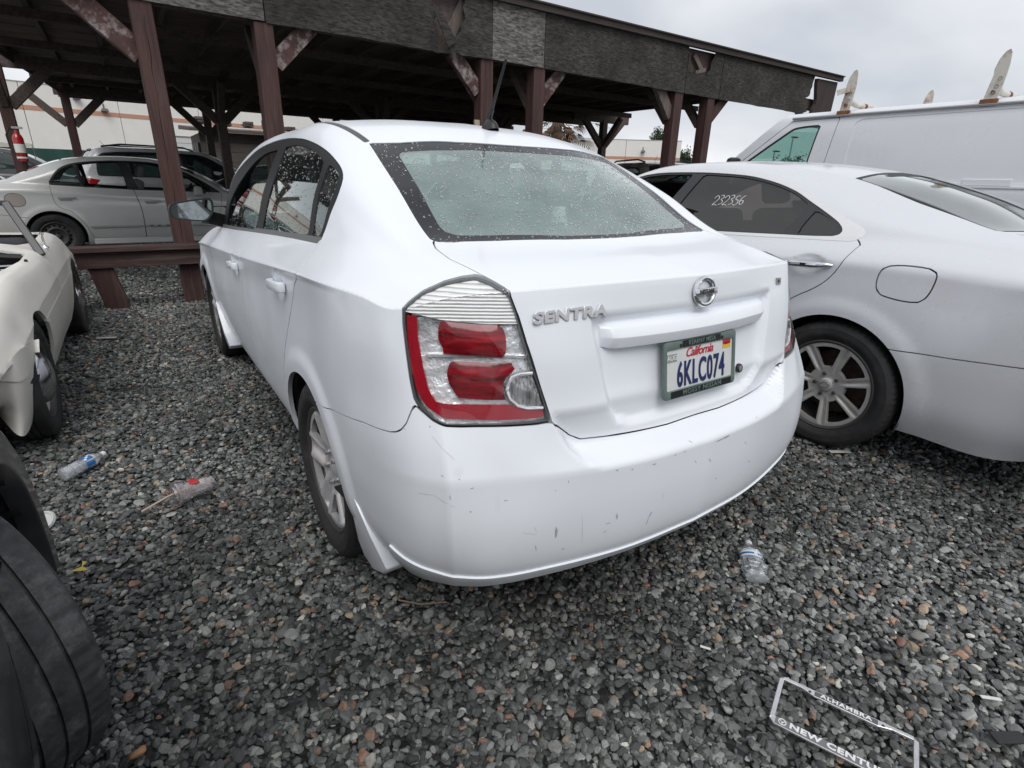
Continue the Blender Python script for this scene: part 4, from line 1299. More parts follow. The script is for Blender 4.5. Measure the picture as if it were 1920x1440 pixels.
def build_sedan():
    WHITE = paint('white car paint', (.775, .805, .85), rough=.36, coat=.35, dirt_amt=.05, scale=2.2, dirt=(.60, .61, .62))
    WBUMP = paint('white bumper paint', (.775, .805, .85), rough=.38, coat=.3, specks=.4, dirt_amt=.12, scale=2.6, dirt=(.56, .57, .58))
    CERAMIC = mat('black glass border', (.016, .016, .018), .22, spec=.4)
    root = empty('sedan', (0, 0, 0), 0, 'white sedan parked tail towards us in the middle, rain drops on its rear window', 'car', None)
    skin = sedan_skin()
    sides = (-1, 1)
    body = skin
    ARCH = ((.02, .30, .362), (2.70, .30, .362))
    def arch_sd(s):
        f = np.full(len(s.v), 1.0)
        for y, z, r in ARCH:
            f = np.minimum(f, np.hypot(s.v[:, 1] - y, s.v[:, 2] - z) - r)
        return np.where(np.abs(s.v[:, 0]) > .5, f, .1)
    _, body = body.cut(arch_sd(body))

    DLO = smooth_poly([(2.33, .952), (1.62, .989), (1.14, 1.019), (.456, 1.059), (.05, 1.076), (.036, 1.15), (.037, 1.211), (.057, 1.255), (.104, 1.288),
                       (.193, 1.322), (.325, 1.359), (.495, 1.390), (.704, 1.413), (1.02, 1.424), (1.25, 1.412), (1.48, 1.375), (1.75, 1.295), (1.97, 1.205), (2.20, 1.07)], 4, sharp=(0, 4))
    REARPANE = smooth_poly([(.93, 1.051), (.905, 1.134), (.875, 1.26), (.895, 1.385), (.70, 1.388), (.486, 1.366), (.335, 1.333), (.285, 1.317), (.25, 1.257), (.204, 1.088)], 3, sharp=(0, 3, 7, 9))
    QUARTER = smooth_poly([(.155, 1.090), (.232, 1.312), (.13, 1.284), (.093, 1.249), (.076, 1.17), (.083, 1.096)], 3, sharp=(0, 1, 5))
    FRONTP = smooth_poly([(1.96, .987), (1.076, 1.034), (1.025, 1.25), (1.02, 1.378), (1.22, 1.367), (1.40, 1.328), (1.60, 1.255), (1.80, 1.14)], 4, sharp=(0, 1, 3))

    def glass_outer(s):
        poly = [(-.547, .222), (-.560, .10), (-.575, -.094), (-.587, -.29), (-.589, -.322), (-.575, -.342), (-.40, -.372), (-.164, -.400), (0, -.408)]
        top = [(0, .115), (-.25, .140), (-.45, .185)]
        q = poly + [(-x, y) for x, y in poly[::-1][1:]] + [(-x, y) for x, y in top[::-1][:-1]] + top
        return np.where((s.v[:, 2] > 1.02) & (s.v[:, 1] < .6), poly_sd(s.v[:, [0, 1]], q), .2)
    def glass_inner(s):
        poly = [(-.486, .118), (-.511, -.108), (-.527, -.262), (-.522, -.290), (-.495, -.312), (-.40, -.333), (-.144, -.372), (0, -.378)]
        top = [(0, .068), (-.3, .088), (-.45, .118)]
        q = poly + [(-x, y) for x, y in poly[::-1][1:]] + [(-x, y) for x, y in top[::-1][:-1]] + top
        return np.where((s.v[:, 2] > 1.02) & (s.v[:, 1] < .6), poly_sd(s.v[:, [0, 1]], q), .2)
    def wind_sd(s):
        q = [(-.60, 2.42), (-.3, 2.53), (0, 2.56), (.3, 2.53), (.60, 2.42), (.63, 1.95), (.57, 1.55), (.3, 1.62), (0, 1.645), (-.3, 1.62), (-.57, 1.55), (-.63, 1.95)]
        return np.where((s.v[:, 2] > .9) & (s.v[:, 1] > 1.2), poly_sd(s.v[:, [0, 1]], q), .2)
    SC = .95
    def wrap(v):
        return np.stack([np.arctan2(np.abs(v[:, 0]), .1 - v[:, 1]) * SC, v[:, 2]], 1)
    def wrap_pts(P):
        P = np.array(P, float)
        return np.stack([np.arctan2(np.abs(P[:, 0]), .1 - P[:, 1]) * SC, P[:, 2]], 1)
    TAIL = wrap_pts([(-.787, -.578, .996), (-.771, -.575, 1.009), (-.731, -.569, 1.03), (-.674, -.568, 1.048), (-.633, -.575, 1.057), (-.598, -.590, 1.061), (-.586, -.63, 1.054), (-.578, -.686, 1.042),
                     (-.575, -.704, 1.029), (-.566, -.72, .99), (-.555, -.741, .928), (-.535, -.766, .843), (-.507, -.797, .730), (-.544, -.787, .728), (-.629, -.759, .732), (-.713, -.715, .734),
                     (-.741, -.696, .736), (-.764, -.676, .747), (-.786, -.652, .77), (-.795, -.638, .794), (-.797, -.624, .834), (-.796, -.604, .904), (-.793, -.587, .962)])
    tail_cz = .90
    def wrap_sd(s, poly, sgn):
        f = poly_sd(wrap(s.v), poly)
        return np.where((s.v[:, 0] * sgn > .2) & (s.v[:, 1] < -.2), f, np.maximum(np.abs(f), .05))
    _bp = [(0, -.85, .648), (-.114, -.84, .644), (-.309, -.832, .650), (-.42, -.82, .656), (-.452, -.815, .672), (-.478, -.80, .70), (-.507, -.797, .728), (-.544, -.787, .7265), (-.629, -.759, .731), (-.713, -.715, .7325),
           (-.741, -.696, .735), (-.764, -.676, .746), (-.786, -.652, .769), (-.797, -.641, .780), (-.815, -.636, .735), (-.828, -.628, .716), (-.84, -.612, .706), (-.85, -.575, .701), (-.871, -.484, .690), (-.88, -.225, .641), (-.88, .30, .56), (-.88, .30, .0)]
    BUMP = np.concatenate([wrap_pts(_bp), [[-.3, 0.0], [-.3, .648]]])
    def bump_sd(s):
        f = poly_sd(wrap(s.v), BUMP)
        return np.where(s.v[:, 1] < .2, f, np.maximum(np.abs(f), .05))
    def trunk_sd(s):
        w = np.abs(s.v[:, 0])
        ye = np.interp(w, [0, .3, .572, .63, .8], [-.795, -.768, -.703, -.672, -.578]); ze = np.interp(w, [0, .3, .572, .8], [1.050, 1.048, 1.039, .995])
        t = np.where(s.v[:, 2] > ze - .004, np.maximum(s.v[:, 1] - ye, 0), s.v[:, 2] - ze)
        deck = [(-.2, .40), (.16, .385), (.41, .39), (.545, .358), (.580, .368), (.590, .352), (.604, .30), (.608, .21), (.594, .13), (.580, .05), (.576, 0)]
        face = [(.573, -.03), (.564, -.055), (.553, -.118), (.533, -.205), (.505, -.318), (.478, -.345), (.452, -.372), (.42, -.391), (.309, -.397), (.114, -.406), (-.2, -.404)]
        f = poly_sd(np.stack([w, t], 1), deck + face)
        return np.where((s.v[:, 1] < .0) & (s.v[:, 2] > .55), f, .2)
    RDOOR = smooth_poly([(.046, 1.10), (.046, 1.074), (.032, 1.036), (.003, 1.0), (.07, .948), (.156, .848), (.301, .667), (.354, .589), (.415, .518), (.452, .42), (.455, .232), (1.20, .232), (1.10, .45), (1.065, .62), (1.05, .85), (1.06, .94), (1.125, 1.015), (1.13, 1.10)], 4, sharp=(0, 1, 10, 11, 16, 17))
    FDOOR = smooth_poly([(1.1305, 1.10), (1.1305, 1.015), (1.0655, .94), (1.0555, .85), (1.0705, .62), (1.1055, .45), (1.2055, .232), (2.20, .232), (2.27, .58), (2.34, .84), (2.37, .945), (2.37, 1.10)], 4, sharp=(0, 1, 6, 7, 10, 11))

    # inner shell: closes the panel gaps and lines the cabin
    liner = skin.offset(-.028)
    _, liner = liner.cut(arch_sd(liner) - .028)
    for g in sides:
        f = side_sd(liner, DLO, g, .4, .9)
        _, liner = liner.cut(f - .004)
    _, liner = liner.cut(glass_outer(liner) + .012)
    _, liner = liner.cut(wind_sd(liner) - .004)
    surf_obj('cabin_liner', liner, M_['interior'], root, 0)

    # glazing
    ro, body = body.cut(glass_outer(body))
    clear, border = ro.cut(glass_inner(ro))
    border = border.offset(-.003); clear_o = clear.offset(-.003)
    rb = surf_obj('rear_window_border', border, CERAMIC, root, .006)
    REARGLASS = glass_mat('wet rear glass', (.66, .84, .79), haze=.40, haze_col=(.56, .73, .69))
    rg = surf_obj('rear_window', clear_o, REARGLASS, root, 0)
    drops_on('raindrops', clear_o, 2600, rg, M_['drop'], .0016, .0050, 3, h=.75)
    drops_on('raindrops', border, 420, rb, M_['drop'], .0013, .0042, 4, h=.75)
    mb = MB()
    for k in range(12):                         # heater wires printed on the inside
        yy = -.30 + .030 * k
        pts = clear.v[np.abs(clear.v[:, 1] - yy) < .012]
        if len(pts) < 10: continue
        cf = np.polyfit(pts[:, 0] ** 2, pts[:, 2], 2); cw = np.abs(pts[:, 0]).max() - .02
        mb.tube([(x, yy, np.polyval(cf, x * x) - .007) for x in np.linspace(-cw, cw, 15)], .0009, 3)
    mb.build('heater_wires', mat('heater wire', (.10, .11, .105), .6), rg)
    ws, body = body.cut(wind_sd(body))
    surf_obj('windscreen', ws.offset(-.003), M_['glass_plain'], root, 0)
    for g in sides:
        f = side_sd(body, DLO, g, .4, .9)
        d, body = body.cut(f)
        d = d.offset(-.004)
        panes = []
        for nm, pl in (('pane', REARPANE), ('pane', QUARTER), ('front', FRONTP)):
            p, d = d.cut(side_sd(d, pl, g, .4, .9))
            panes.append((nm, p))
        belt_f = lambda s: np.where(s.v[:, 2] < np.interp(s.v[:, 1], [.05, .456, 1.14, 1.62, 2.33], [1.076, 1.059, 1.019, .989, .952]) + .017, -1.0, 1.0) * .01
        # weather strip along the sill of the windows
        f = s_f = d.v[:, 2] - (np.interp(d.v[:, 1], [.05, .456, 1.14, 1.62, 2.33], [1.076, 1.059, 1.019, .989, .952]) + .018)
        strip_, d = d.cut(f)
        fr = surf_obj('window_frame', d, mat('satin black window trim', (.014, .014, .015), .5, spec=.25), root, .010)
        surf_obj('weather_strip', strip_.offset(.004), mat('weather strip', (.12, .122, .125), .45), fr, .010)
        for nm, p in panes:
            if nm == 'front':                       # front pane wound half way down
                up = p.v[:, 2] - np.interp(p.v[:, 1], [1.0, 1.25, 1.5, 1.75, 1.96], [1.265, 1.245, 1.20, 1.12, .99])
                lo, hi = p.cut(up)
                lo = fair_pane(lo); pane = surf_obj('window_pane', lo.offset(-.012), M_['glass_side'], root, 0)
                if g < 0: drops_on('raindrops', lo.offset(-.011), 230, pane, M_['drop'], .0013, .0034, 11)
            else:
                p = fair_pane(p); pane = surf_obj('window_pane', p.offset(-.004), M_['glass_side'], root, 0)
                if g < 0: drops_on('raindrops', p.offset(-.0035), 430 if len(p.v) > 600 else 100, pane, M_['drop'], .0013, .0034, 12)
        # division bar between rear pane and quarter pane has its own thickness
    # roof mouldings in the ditches
    for g in sides:
        I = [(-.33, .586), (-.05, .562), (.24, .547), (.62, .557), (1.05, .562), (1.48, .602)]
        wI = np.interp(body.v[:, 1], [p[0] for p in I], [p[1] for p in I])
        f = np.maximum(np.abs(body.v[:, 0] * g - wI) - .011, np.maximum(.232 - body.v[:, 1], body.v[:, 1] - 1.50))
        f = np.where(body.v[:, 2] > 1.2, f, .1)
        m_, body = body.cut(f)
        if m_ is not None:
            surf_obj('roof_moulding', m_.offset(-.003), mat('roof moulding', (.05, .05, .052), .4), root, .006)
    # tail lights
    RED = mat('red lamp plastic', (.30, .004, .014), .15, coat=.2, noise_amt=.16, noise_scale=45)
    RED2 = mat('red stop lens', (.21, .002, .008), .12, coat=.2, noise_amt=.9, noise_scale=20, stretch=(.5, .5, 4), dirt=(.10, .002, .006), dirt_amt=.9, dirt_scale=11)
    CLEARW = ribbed_mat()
    CHR = mat('lamp reflector', (.80, .81, .83), .22, metal=.45, noise_amt=.10, noise_scale=22, dirt=(.22, .23, .25), dirt_amt=.9, dirt_scale=16, bump=.5, bump_scale=22, bump_dist=.02)
    GREYL = mat('reverse lamp glass', (.30, .30, .31), .15, coat=.6, metal=.3, noise_amt=.8, noise_scale=30, stretch=(6, 6, .6))
    COVER = glass_mat('lamp cover', (.98, .98, .98), haze=0, boost=.7)
    LENS1 = wrap_pts([(-.721, -.635, .971), (-.686, -.658, .966), (-.64, -.687, .963), (-.601, -.709, .962), (-.595, -.718, .945), (-.595, -.723, .923), (-.6, -.73, .888), (-.634, -.711, .890), (-.681, -.681, .893), (-.729, -.65, .897), (-.724, -.649, .908), (-.733, -.641, .927), (-.729, -.636, .955)])
    LENS2 = wrap_pts([(-.711, -.665, .880), (-.678, -.687, .879), (-.631, -.716, .876), (-.586, -.739, .877), (-.581, -.743, .863), (-.585, -.744, .853), (-.601, -.739, .844), (-.611, -.738, .828), (-.613, -.742, .808), (-.608, -.749, .789), (-.67, -.718, .792), (-.716, -.687, .797), (-.711, -.688, .805), (-.721, -.676, .825), (-.725, -.668, .846), (-.720, -.665, .868)])
    REV = wrap_pts([(-.601, -.744, .824), (-.593, -.744, .837), (-.573, -.752, .842), (-.546, -.763, .843), (-.536, -.77, .815), (-.525, -.783, .768), (-.562, -.771, .770), (-.584, -.762, .776), (-.601, -.751, .794), (-.606, -.745, .811)])
    STRIP = wrap_pts([(-.785, -.588, .984), (-.789, -.597, .941), (-.792, -.619, .862), (-.787, -.637, .81), (-.773, -.658, .776), (-.74, -.69, .751), (-.677, -.73, .747), (-.6, -.765, .743), (-.520, -.787, .740),
                       (-.525, -.783, .763), (-.579, -.765, .768), (-.606, -.753, .779), (-.671, -.721, .781), (-.732, -.682, .783), (-.752, -.666, .789), (-.763, -.652, .813), (-.768, -.635, .862), (-.770, -.614, .932), (-.765, -.603, .980)])
    for g in sides:
        lamp, body = cut_out(body, wrap_sd(body, TAIL, g), .0035)
        fl = wrap_sd(lamp, TAIL, g)
        inner, ring = lamp.cut(fl + .0048)
        t = surf_obj('tail_light', ring.offset(-.001), mat('lamp gasket', (.07, .07, .072), .35, coat=.3), root, .03)
        back = lamp.offset(-.026)
        surf_obj('reflector', back, CHR, t, 0)
        cov = surf_obj('lamp_cover', inner, COVER, t, .004)
        # white ribbed cap
        zc = np.interp(inner.v[:, 0] * g, [.577, .625, .672, .724, .765, .785], [.965, .965, .967, .973, .984, .989])
        top, _ = inner.cut(zc - inner.v[:, 2])
        if top is not None:
            rib = top.offset(-.008)
            rib.v += rib.n * (.0022 * np.abs(np.sin((rib.v[:, 2] * 1.0 + rib.v[:, 1] * .5) * PI / .0125)) ** .6)[:, None]
            surf_obj('ribbed_lens', rib.normals() if False else Surf(rib.v, rib.f).normals(), CLEARW, t, .01)
        for nm, pl, m_, dp, dome in (('red_strip', STRIP, RED, .006, 0), ('stop_lens', LENS1, RED2, .010, .008), ('stop_lens', LENS2, RED2, .010, .008), ('reverse_lens', REV, GREYL, .006, .004)):
            p, _ = inner.cut(wrap_sd(inner, pl, g))
            if p is None: continue
            p = p.offset(-dp)
            if dome:
                k = poly_sd(wrap(p.v), pl)
                p.v += p.n * (dome * np.sqrt(np.clip(-k / .03, 0, 1)))[:, None]
                if nm == 'reverse_lens':
                    p.v += p.n * (.0018 * np.sin(p.v[:, 0] * 2 * PI / .007))[:, None]
                p = Surf(p.v, p.f).normals()
            surf_obj(nm, p, m_, t, .024)
        # bright bars between the lenses
        mb = MB()
        P = lambda x, y, z, d: Vector((x * g, y, z)) + Vector((-.62 * g, .78, 0)) * d
        mb.beam(P(.757, -.625, .888, .012), P(.545, -.745, .884, .012), .012, .010)
        mb.build('chrome_bar', CHR, t, smooth=True, bevel=.002)
        mb = MB()
        rv = [(.606, -.745, .811), (.601, -.744, .826), (.592, -.744, .841), (.573, -.752, .848), (.546, -.763, .849)]
        mb.tube([P(x, y, z, .004) for x, y, z in rv] , .0045, 6)
        rv = [(.606, -.745, .811), (.601, -.751, .790), (.584, -.762, .772), (.562, -.771, .765), (.525, -.783, .763)]
        mb.tube([P(x, y, z, .004) for x, y, z in rv], .0045, 6)
        mb.build('reverse_lens_rim', CHR, t, smooth=True)
    # bumper and boot lid
    bump, body = cut_out(body, bump_sd(body), .0035)
    lo = np.interp(np.arctan2(np.abs(bump.v[:, 0]), .1 - bump.v[:, 1]), [0, .30, .6, .75, .85, 1.0], [.316, .318, .325, .335, .355, .40])
    lip, bump = bump.cut(np.where(np.arctan2(np.abs(bump.v[:, 0]), .1 - bump.v[:, 1]) < .90, bump.v[:, 2] - lo, .05))
    bo = surf_obj('rear_bumper', bump, WBUMP, root, .02)
    from mathutils.bvhtree import BVHTree
    bvh = BVHTree.FromPolygons([tuple(q) for q in bump.v], [tuple(q) for q in bump.f])
    SC_D = mat('dark scuff', (.33, .33, .335), .6); SC_L = mat('grey rub mark', (.52, .53, .54), .6)
    for x0, y0, z0, x1, y1, z1, k in SCUFFS:
        pts = []
        for t in np.linspace(0, 1, 6):
            h = bvh.find_nearest(Vector((x0 + (x1 - x0) * t, y0 + (y1 - y0) * t, z0 + (z1 - z0) * t)))
            pts.append((h[0], h[1] if h[1].y < .3 else -h[1]))
        d_ = (pts[-1][0] - pts[0][0]).normalized(); wd = (.0006, .0010, .0016, .0026)[k]
        vs = []
        for i, (p_, n_) in enumerate(pts):
            sd_ = d_.cross(n_).normalized() * wd * (.35 + .65 * math.sin(PI * (i + .6) / 6.2))
            vs += [p_ + n_ * .0007 - sd_, p_ + n_ * .0007 + sd_]
        MB().add(vs, [(2 * i, 2 * i + 1, 2 * i + 3, 2 * i + 2) for i in range(5)]).build('scuff', SC_L if k == 0 else SC_D, bo)
    for poly in CHIPS:
        vs = []
        for x_, z_ in poly:
            h = bvh.ray_cast(Vector((x_, -2, z_)), Vector((0, 1, 0))); vs.append(h[0] + Vector((0, -.0008, 0)))
        MB().add(vs, [tuple(range(len(vs)))]).build('paint_chip', mat('grey primer', (.40, .41, .42), .6), bo)
    lip = lip.offset(.006)
    surf_obj('bumper_lip', lip, WBUMP, bo, .02)
    trunk, body = cut_out(body, trunk_sd(body), .004)
    tr = surf_obj('trunk_lid', trunk, WHITE, root, .02)
    # doors
    for g in sides:
        hp = ((.285, .915), (1.262, .852))
        for k, pl in enumerate((RDOOR, FDOOR)):
            d, body = cut_out(body, side_sd(body, pl, g, .5, .15), .005)
            do = surf_obj('door', d, WHITE, root, .018)
            hy, hz = hp[k]
            sl = -.07
            mb = MB()
            M = Matrix.Rotation(math.atan(sl), 3, 'X')
            plan = [(-.098, .006), (-.098, .028), (-.070, .034), (.060, .037), (.092, .030), (.100, .006), (.078, .006), (.070, .018), (-.050, .018), (-.062, .006)]
            mb.prism(plan, lambda a_, o_, d_: (g * (.873 + o_), hy + a_, hz + d_ + sl * a_), -.017, .017)
            h = mb.build('door_handle', WHITE, do, smooth=True, bevel=.006, seg=2)
            if k == 1:
                kl = MB().lathe([(.010, 0), (.010, .003), (.0005, .004)], n=12, axis='X', center=(.908, hy - .07, hz + .004))
                if g > 0: kl.build('key_lock', M_['satin'], do)
                else:
                    kl = MB().lathe([(.008, -.003), (.008, 0), (.0005, -.004)], n=12, axis='X', center=(-.912, hy - .05, hz + .004))
                    kl.build('key_lock', M_['satin'], do)
    # fuel flap on the far flank
    fp, body = cut_out(body, side_sd(body, smooth_poly([(-.02, .80), (-.02, .93), (-.17, .94), (-.17, .81)], 5), 1, .5, .5), .004)
    surf_obj('fuel_flap', fp, WHITE, root, .012)
    surf_obj('body', body, WHITE, root, .016)
    # splash shields behind the wheels, sills, floor, wheel wells
    for g in sides:
        for y0, kk in ((0, 0), (2.68, 1)):
            prof = [(-.342, .435), (-.352, .25), (-.375, .20), (-.43, .185), (-.485, .20), (-.512, .235), (-.470, .33), (-.425, .40), (-.385, .432)]
            if kk: prof = [(-.345, .47), (-.352, .25), (-.375, .185), (-.48, .17), (-.52, .20), (-.48, .29), (-.415, .40), (-.37, .46)]
            mb = MB()
            n = len(prof)
            def X(y, z): return .880 - .026 * sstep(.34, .18, z) - (.024 * sstep(-.40, -.52, y) if not kk else 0)
            vs = [(g * (float(X(a, b)) + .008), a + y0, b) for a, b in prof] + [(g * (float(X(a, b)) - .12), a + y0, b) for a, b in prof]
            fs = [tuple(range(n)), tuple(range(n, 2 * n))[::-1]] + [(i, (i + 1) % n, n + (i + 1) % n, n + i) for i in range(n)]
            mb.add(vs, fs)
            mb.build('splash_guard', WHITE, root, smooth=True, bevel=.006, seg=2)
            well_part(root, g, ARCH[kk][0], ARCH[kk][1], .362, .855)
    mb = MB()
    ring = [(-.86, -.1), (-.82, -.55), (-.70, -.72), (-.5, -.79), (0, -.85), (.5, -.79), (.70, -.72), (.82, -.55), (.86, -.1)]
    mb.prism(ring, lambda a, b, d: (a, b, d), .292, .30)
    mb.prism([(-.76, -.1), (.76, -.1), (.76, 3.1), (-.76, 3.1)], lambda a, b, d: (a, b, d), .245, .26)
    mb.build('floor_pan', M_['matte'], root)
    mb = MB().tube([(-.36, .1, .26), (-.37, -.45, .255), (-.375, -.80, .262)], .028, 12, cap=False)
    mb.box((-.33, -.42, .285), (.34, .42, .13))
    mb.build('exhaust', M_['rust_metal'], root, smooth=True)
    # wheels
    RIM = dict(kind='spokes', n=5, w=(.036, .060), r=(.098, .188), dish=.022, crown=.010, valley=True,
               metal=mat('worn silver wheel cover', (.62, .62, .63), .28, metal=.35, noise_amt=.10, noise_scale=20, dirt=(.56, .44, .39), dirt_amt=.9, dirt_scale=8), metal_dark=mat('dark wheel metal', (.10, .095, .09), .5, metal=.6),
               cap=(.036, -.026, .010), nuts=(5, .057, .009, -.024), nut_mat=M_['satin'])
    wm = wheel_meshes(.314, .205, .222, RIM, blocks=64)
    for g in sides:
        for y, sp in ((0, .55), (2.685, .2)):
            place_wheel(wm, root, g * .772, y, .314, g, spin=sp)
    # trim on the boot lid
    gar = MB()
    pts = [(-.340, .934), (-.333, .944), (-.322, .948), (.322, .948), (.338, .946), (.348, .936), (.350, .925), (.350, .899), (.344, .890), (.0, .886), (-.328, .884), (-.335, .889)]
    n = len(pts); vs = []
    bow = lambda x: -.800 + .30 * x * x
    for (dz, dd) in ((0, .012), (0, -.010), (.0, -.024)):
        for x, z in pts:
            k = 1.0 if dd > -.02 else .90
            zc = .916
            vs.append((x * (1.0 if dd > -.02 else .985), bow(x) + dd + (.010 if z > zc and dd < 0 else 0), zc + (z - zc) * k))
    fs = [tuple(range(n)), tuple(range(2 * n, 3 * n))[::-1]]
    for r_ in range(2):
        for i in range(n):
            fs.append((r_ * n + i, r_ * n + (i + 1) % n, (r_ + 1) * n + (i + 1) % n, (r_ + 1) * n + i))
    g_ = MB()
    # swept bar: rows across the bow
    xs = np.linspace(-.345, .351, 33)
    prof = [(.884, .006), (.884, -.024), (.914, -.034), (.938, -.020), (.947, -.004), (.948, .012)]
    vs, fs = [], []
    for i, x in enumerate(xs):
        e = min(1.0, (min(i, len(xs) - 1 - i) + .35) / 1.6)
        for z, d in prof:
            zz = .916 + (z - .916) * (.80 + .20 * e)
            vs.append((x, bow(x) + (d if d > 0 else d * e), zz))
    m = len(prof)
    for i in range(len(xs) - 1):
        for j in range(m - 1):
            fs.append((i * m + j, i * m + j + 1, (i + 1) * m + j + 1, (i + 1) * m + j))
    fs.append(tuple(range(m))); fs.append(tuple(range((len(xs) - 1) * m, len(xs) * m))[::-1])
    g_.add(vs, fs)
    go = g_.build('garnish_bar', WHITE, tr, smooth=True, bevel=.0025, seg=2, angle=17)
    ds = g_.mesh('tmp'); dv = np.array([v.co for v in ds.vertices]); ds.calc_loop_triangles()
    df = np.array([t.vertices for t in ds.loop_triangles]); bpy.data.meshes.remove(ds)
    # number plate
    plate = MB()
    F0 = frame_matrix((.004, -.8215, .801), (1, 0, 0), (0, -.988, .155))
    WPL = mat('plate white', (.62, .63, .63), .35, noise_amt=.05, noise_scale=30, bump=.12, bump_scale=12)
    plate.box((0, 0, .003), (.300, .150, .003))
    po = plate.build('number_plate', WPL, tr); po.matrix_local = F0
    FR = mat('plate frame grey green', (.12, .165, .15), .4, noise_amt=.15, noise_scale=30)
    def ring_mesh(name, ow, oh, top, bot, sidew, d0, d1):
        mb = MB()
        def rr(w, h, r, n=4):
            o_ = []
            for cx, cy, a0 in ((w/2 - r, h/2 - r, 0), (-w/2 + r, h/2 - r, 90), (-w/2 + r, -h/2 + r, 180), (w/2 - r, -h/2 + r, 270)):
                for k in range(n + 1):
                    a = rad(a0 + 90 * k / n); o_.append((cx + r * math.cos(a), cy + r * math.sin(a)))
            return o_
        A = rr(ow, oh, .012); iw, ih = ow - 2 * sidew, oh - top - bot
        B = [(x, y + (bot - top) / 2) for x, y in rr(iw, ih, .006)]
        n = len(A); vs = []
        for d in (d0, d1):
            vs += [(x, y, d) for x, y in A] + [(x, y, d) for x, y in B]
        fs = []
        for i in range(n):
            j = (i + 1) % n
            fs += [(2*n + i, 2*n + j, 3*n + j, 3*n + i), (i, n + i, n + j, j), (i, j, 2*n + j, 2*n + i), (n + i, 3*n + i, 3*n + j, n + j)]
        mb.add(vs, fs)
        return mb.mesh(name, smooth=True, bevel=.0015, seg=2)
    fo = link('plate_frame', ring_mesh('plate_frame', .314, .162, .024, .024, .012, .0, .009), FR, tr); fo.matrix_local = F0
    BLK = mat('plate frame lettering band', (.012, .012, .013), .3)
    NAVY = mat('plate navy', (.012, .022, .10), .4)
    REDP = mat('plate red', (.42, .02, .035), .4)
    def put(me, name, m_, x, y, z, sy=1.0, parent=po):
        me.transform(Matrix.Translation((x, y, z)) @ Matrix.Diagonal((1, sy, 1, 1)))
        o = link(name, me, m_, tr); o.matrix_local = F0
        return o
    def rect(name, x, y, w, h, z, m_):
        mb = MB().box((x, y, z), (w, h, .0016)); o = mb.build(name, m_, tr); o.matrix_local = F0; return o
    put(text_mesh('6KLC074', .077, .003, 1.10, .66, bold=.0012), 'registration', NAVY, .004, -.020, .0055, 1.28)
    put(text_mesh('California', .034, .0012, .92, 1.0, shear=.35, bold=.0004), 'state_name', REDP, -.006, .040, .0052, 1.05)
    rect('month_sticker', -.122, .034, .040, .022, .0050, mat('sticker grey', (.26, .28, .29), .5))
    put(text_mesh('AUG', .019, .0008, 1.0, 1.0, bold=.0004), 'month_lettering', WPL, -.122, .034, .0062)
    rect('year_sticker', .118, .049, .036, .014, .0050, REDP); rect('year_sticker', .118, .036, .036, .011, .0050, mat('sticker yellow', (.70, .42, .02), .5))
    put(text_mesh('2017', .010, .0008, 1.0, 1.1), 'year_lettering', mat('sticker dark', (.10, .01, .01), .5), .118, .044, .0062)
    rect('frame_band', .0, .0685, .166, .0185, .0088, BLK); rect('frame_band', .004, -.069, .268, .0185, .0088, BLK)
    put(text_mesh('KEARNY MESA', .0185, .0014, 1.05, .95, bold=.0003), 'frame_lettering', FR, .0, .0685, .0102)
    put(text_mesh('MOSSY NISSAN', .0185, .0014, 1.15, 1.22, bold=.0003), 'frame_lettering', FR, .004, -.069, .0102)
    for x in (-.09, .09):
        mb = MB().lathe([(.005, .008), (.005, .011), (.0005, .0115)], n=10, center=(x, .0655, 0)); o = mb.build('plate_screw', M_['seal'], tr); o.matrix_local = F0
    # badges
    CHB = M_['chrome']
    Fb = frame_matrix((0, -.8015, 1.005), (1, 0, 0), (0, -.985, .17))
    mb = MB()
    ring_ = [(.040 * math.cos(2 * PI * k / 40), .0365 * math.sin(2 * PI * k / 40), .006) for k in range(41)]
    mb.tube(ring_, .0062, 8, cap=False)
    b_ = mb.build('badge', CHB, tr, smooth=True); b_.matrix_local = Fb
    mb = MB().box((0, 0, .009), (.094, .019, .010)); o = mb.build('badge_bar', CHB, tr, smooth=True, bevel=.002, seg=2); o.matrix_local = Fb
    me = text_mesh('NISSAN', .0165, .002, 1.05, 1.05, bold=.0005); me.transform(Matrix.Translation((0, 0, .0142)))
    o = link('badge_lettering', me, mat('badge dark letters', (.03, .03, .035), .3), tr); o.matrix_local = Fb
    a = Vector((-.534, -.737, .974)); bb = Vector((-.335, -.774, .982))
    me = text_mesh('SENTRA', .0375, .006, 1.14, 1.34, shear=.10, bold=.0012, bevel=.0008, align='LEFT')
    w = max(v.co.x for v in me.vertices) - min(v.co.x for v in me.vertices)
    me.transform(Matrix.Diagonal(((bb - a).length / w, 1, 1, 1)))
    nrm = (bb - a).cross(Vector((0, .0, 1))).normalized()
    if nrm.y > 0: nrm = -nrm
    o = link('model_lettering', me, mat('letter chrome', (.74, .74, .75), .30, metal=.6), tr)
    o.matrix_local = frame_matrix(a + nrm * .006 + Vector((0, 0, .002)), bb - a, nrm + Vector((0, 0, .12)))
    a, bb = Vector((.421, -.7585, .994)), Vector((.470, -.7485, .989))
    nrm = Vector(((bb - a).y, -(bb - a).x, 0)).normalized(); nrm.z = .15
    Fm = frame_matrix((a + bb) / 2 + nrm * .003, bb - a, nrm)
    mb = MB().box((0, 0, 0), (.036, .022, .003)); o = mb.build('emissions_badge', mat('badge grey', (.33, .34, .33), .4, metal=.4), tr); o.matrix_local = Fm
    me = text_mesh('FE+', .015, .001, 1.0, 1.0, bold=.0003); me.transform(Matrix.Translation((0, 0, .002)))
    o = link('emissions_lettering', me, mat('badge dark letters', (.03, .03, .035), .3), tr); o.matrix_local = Fm
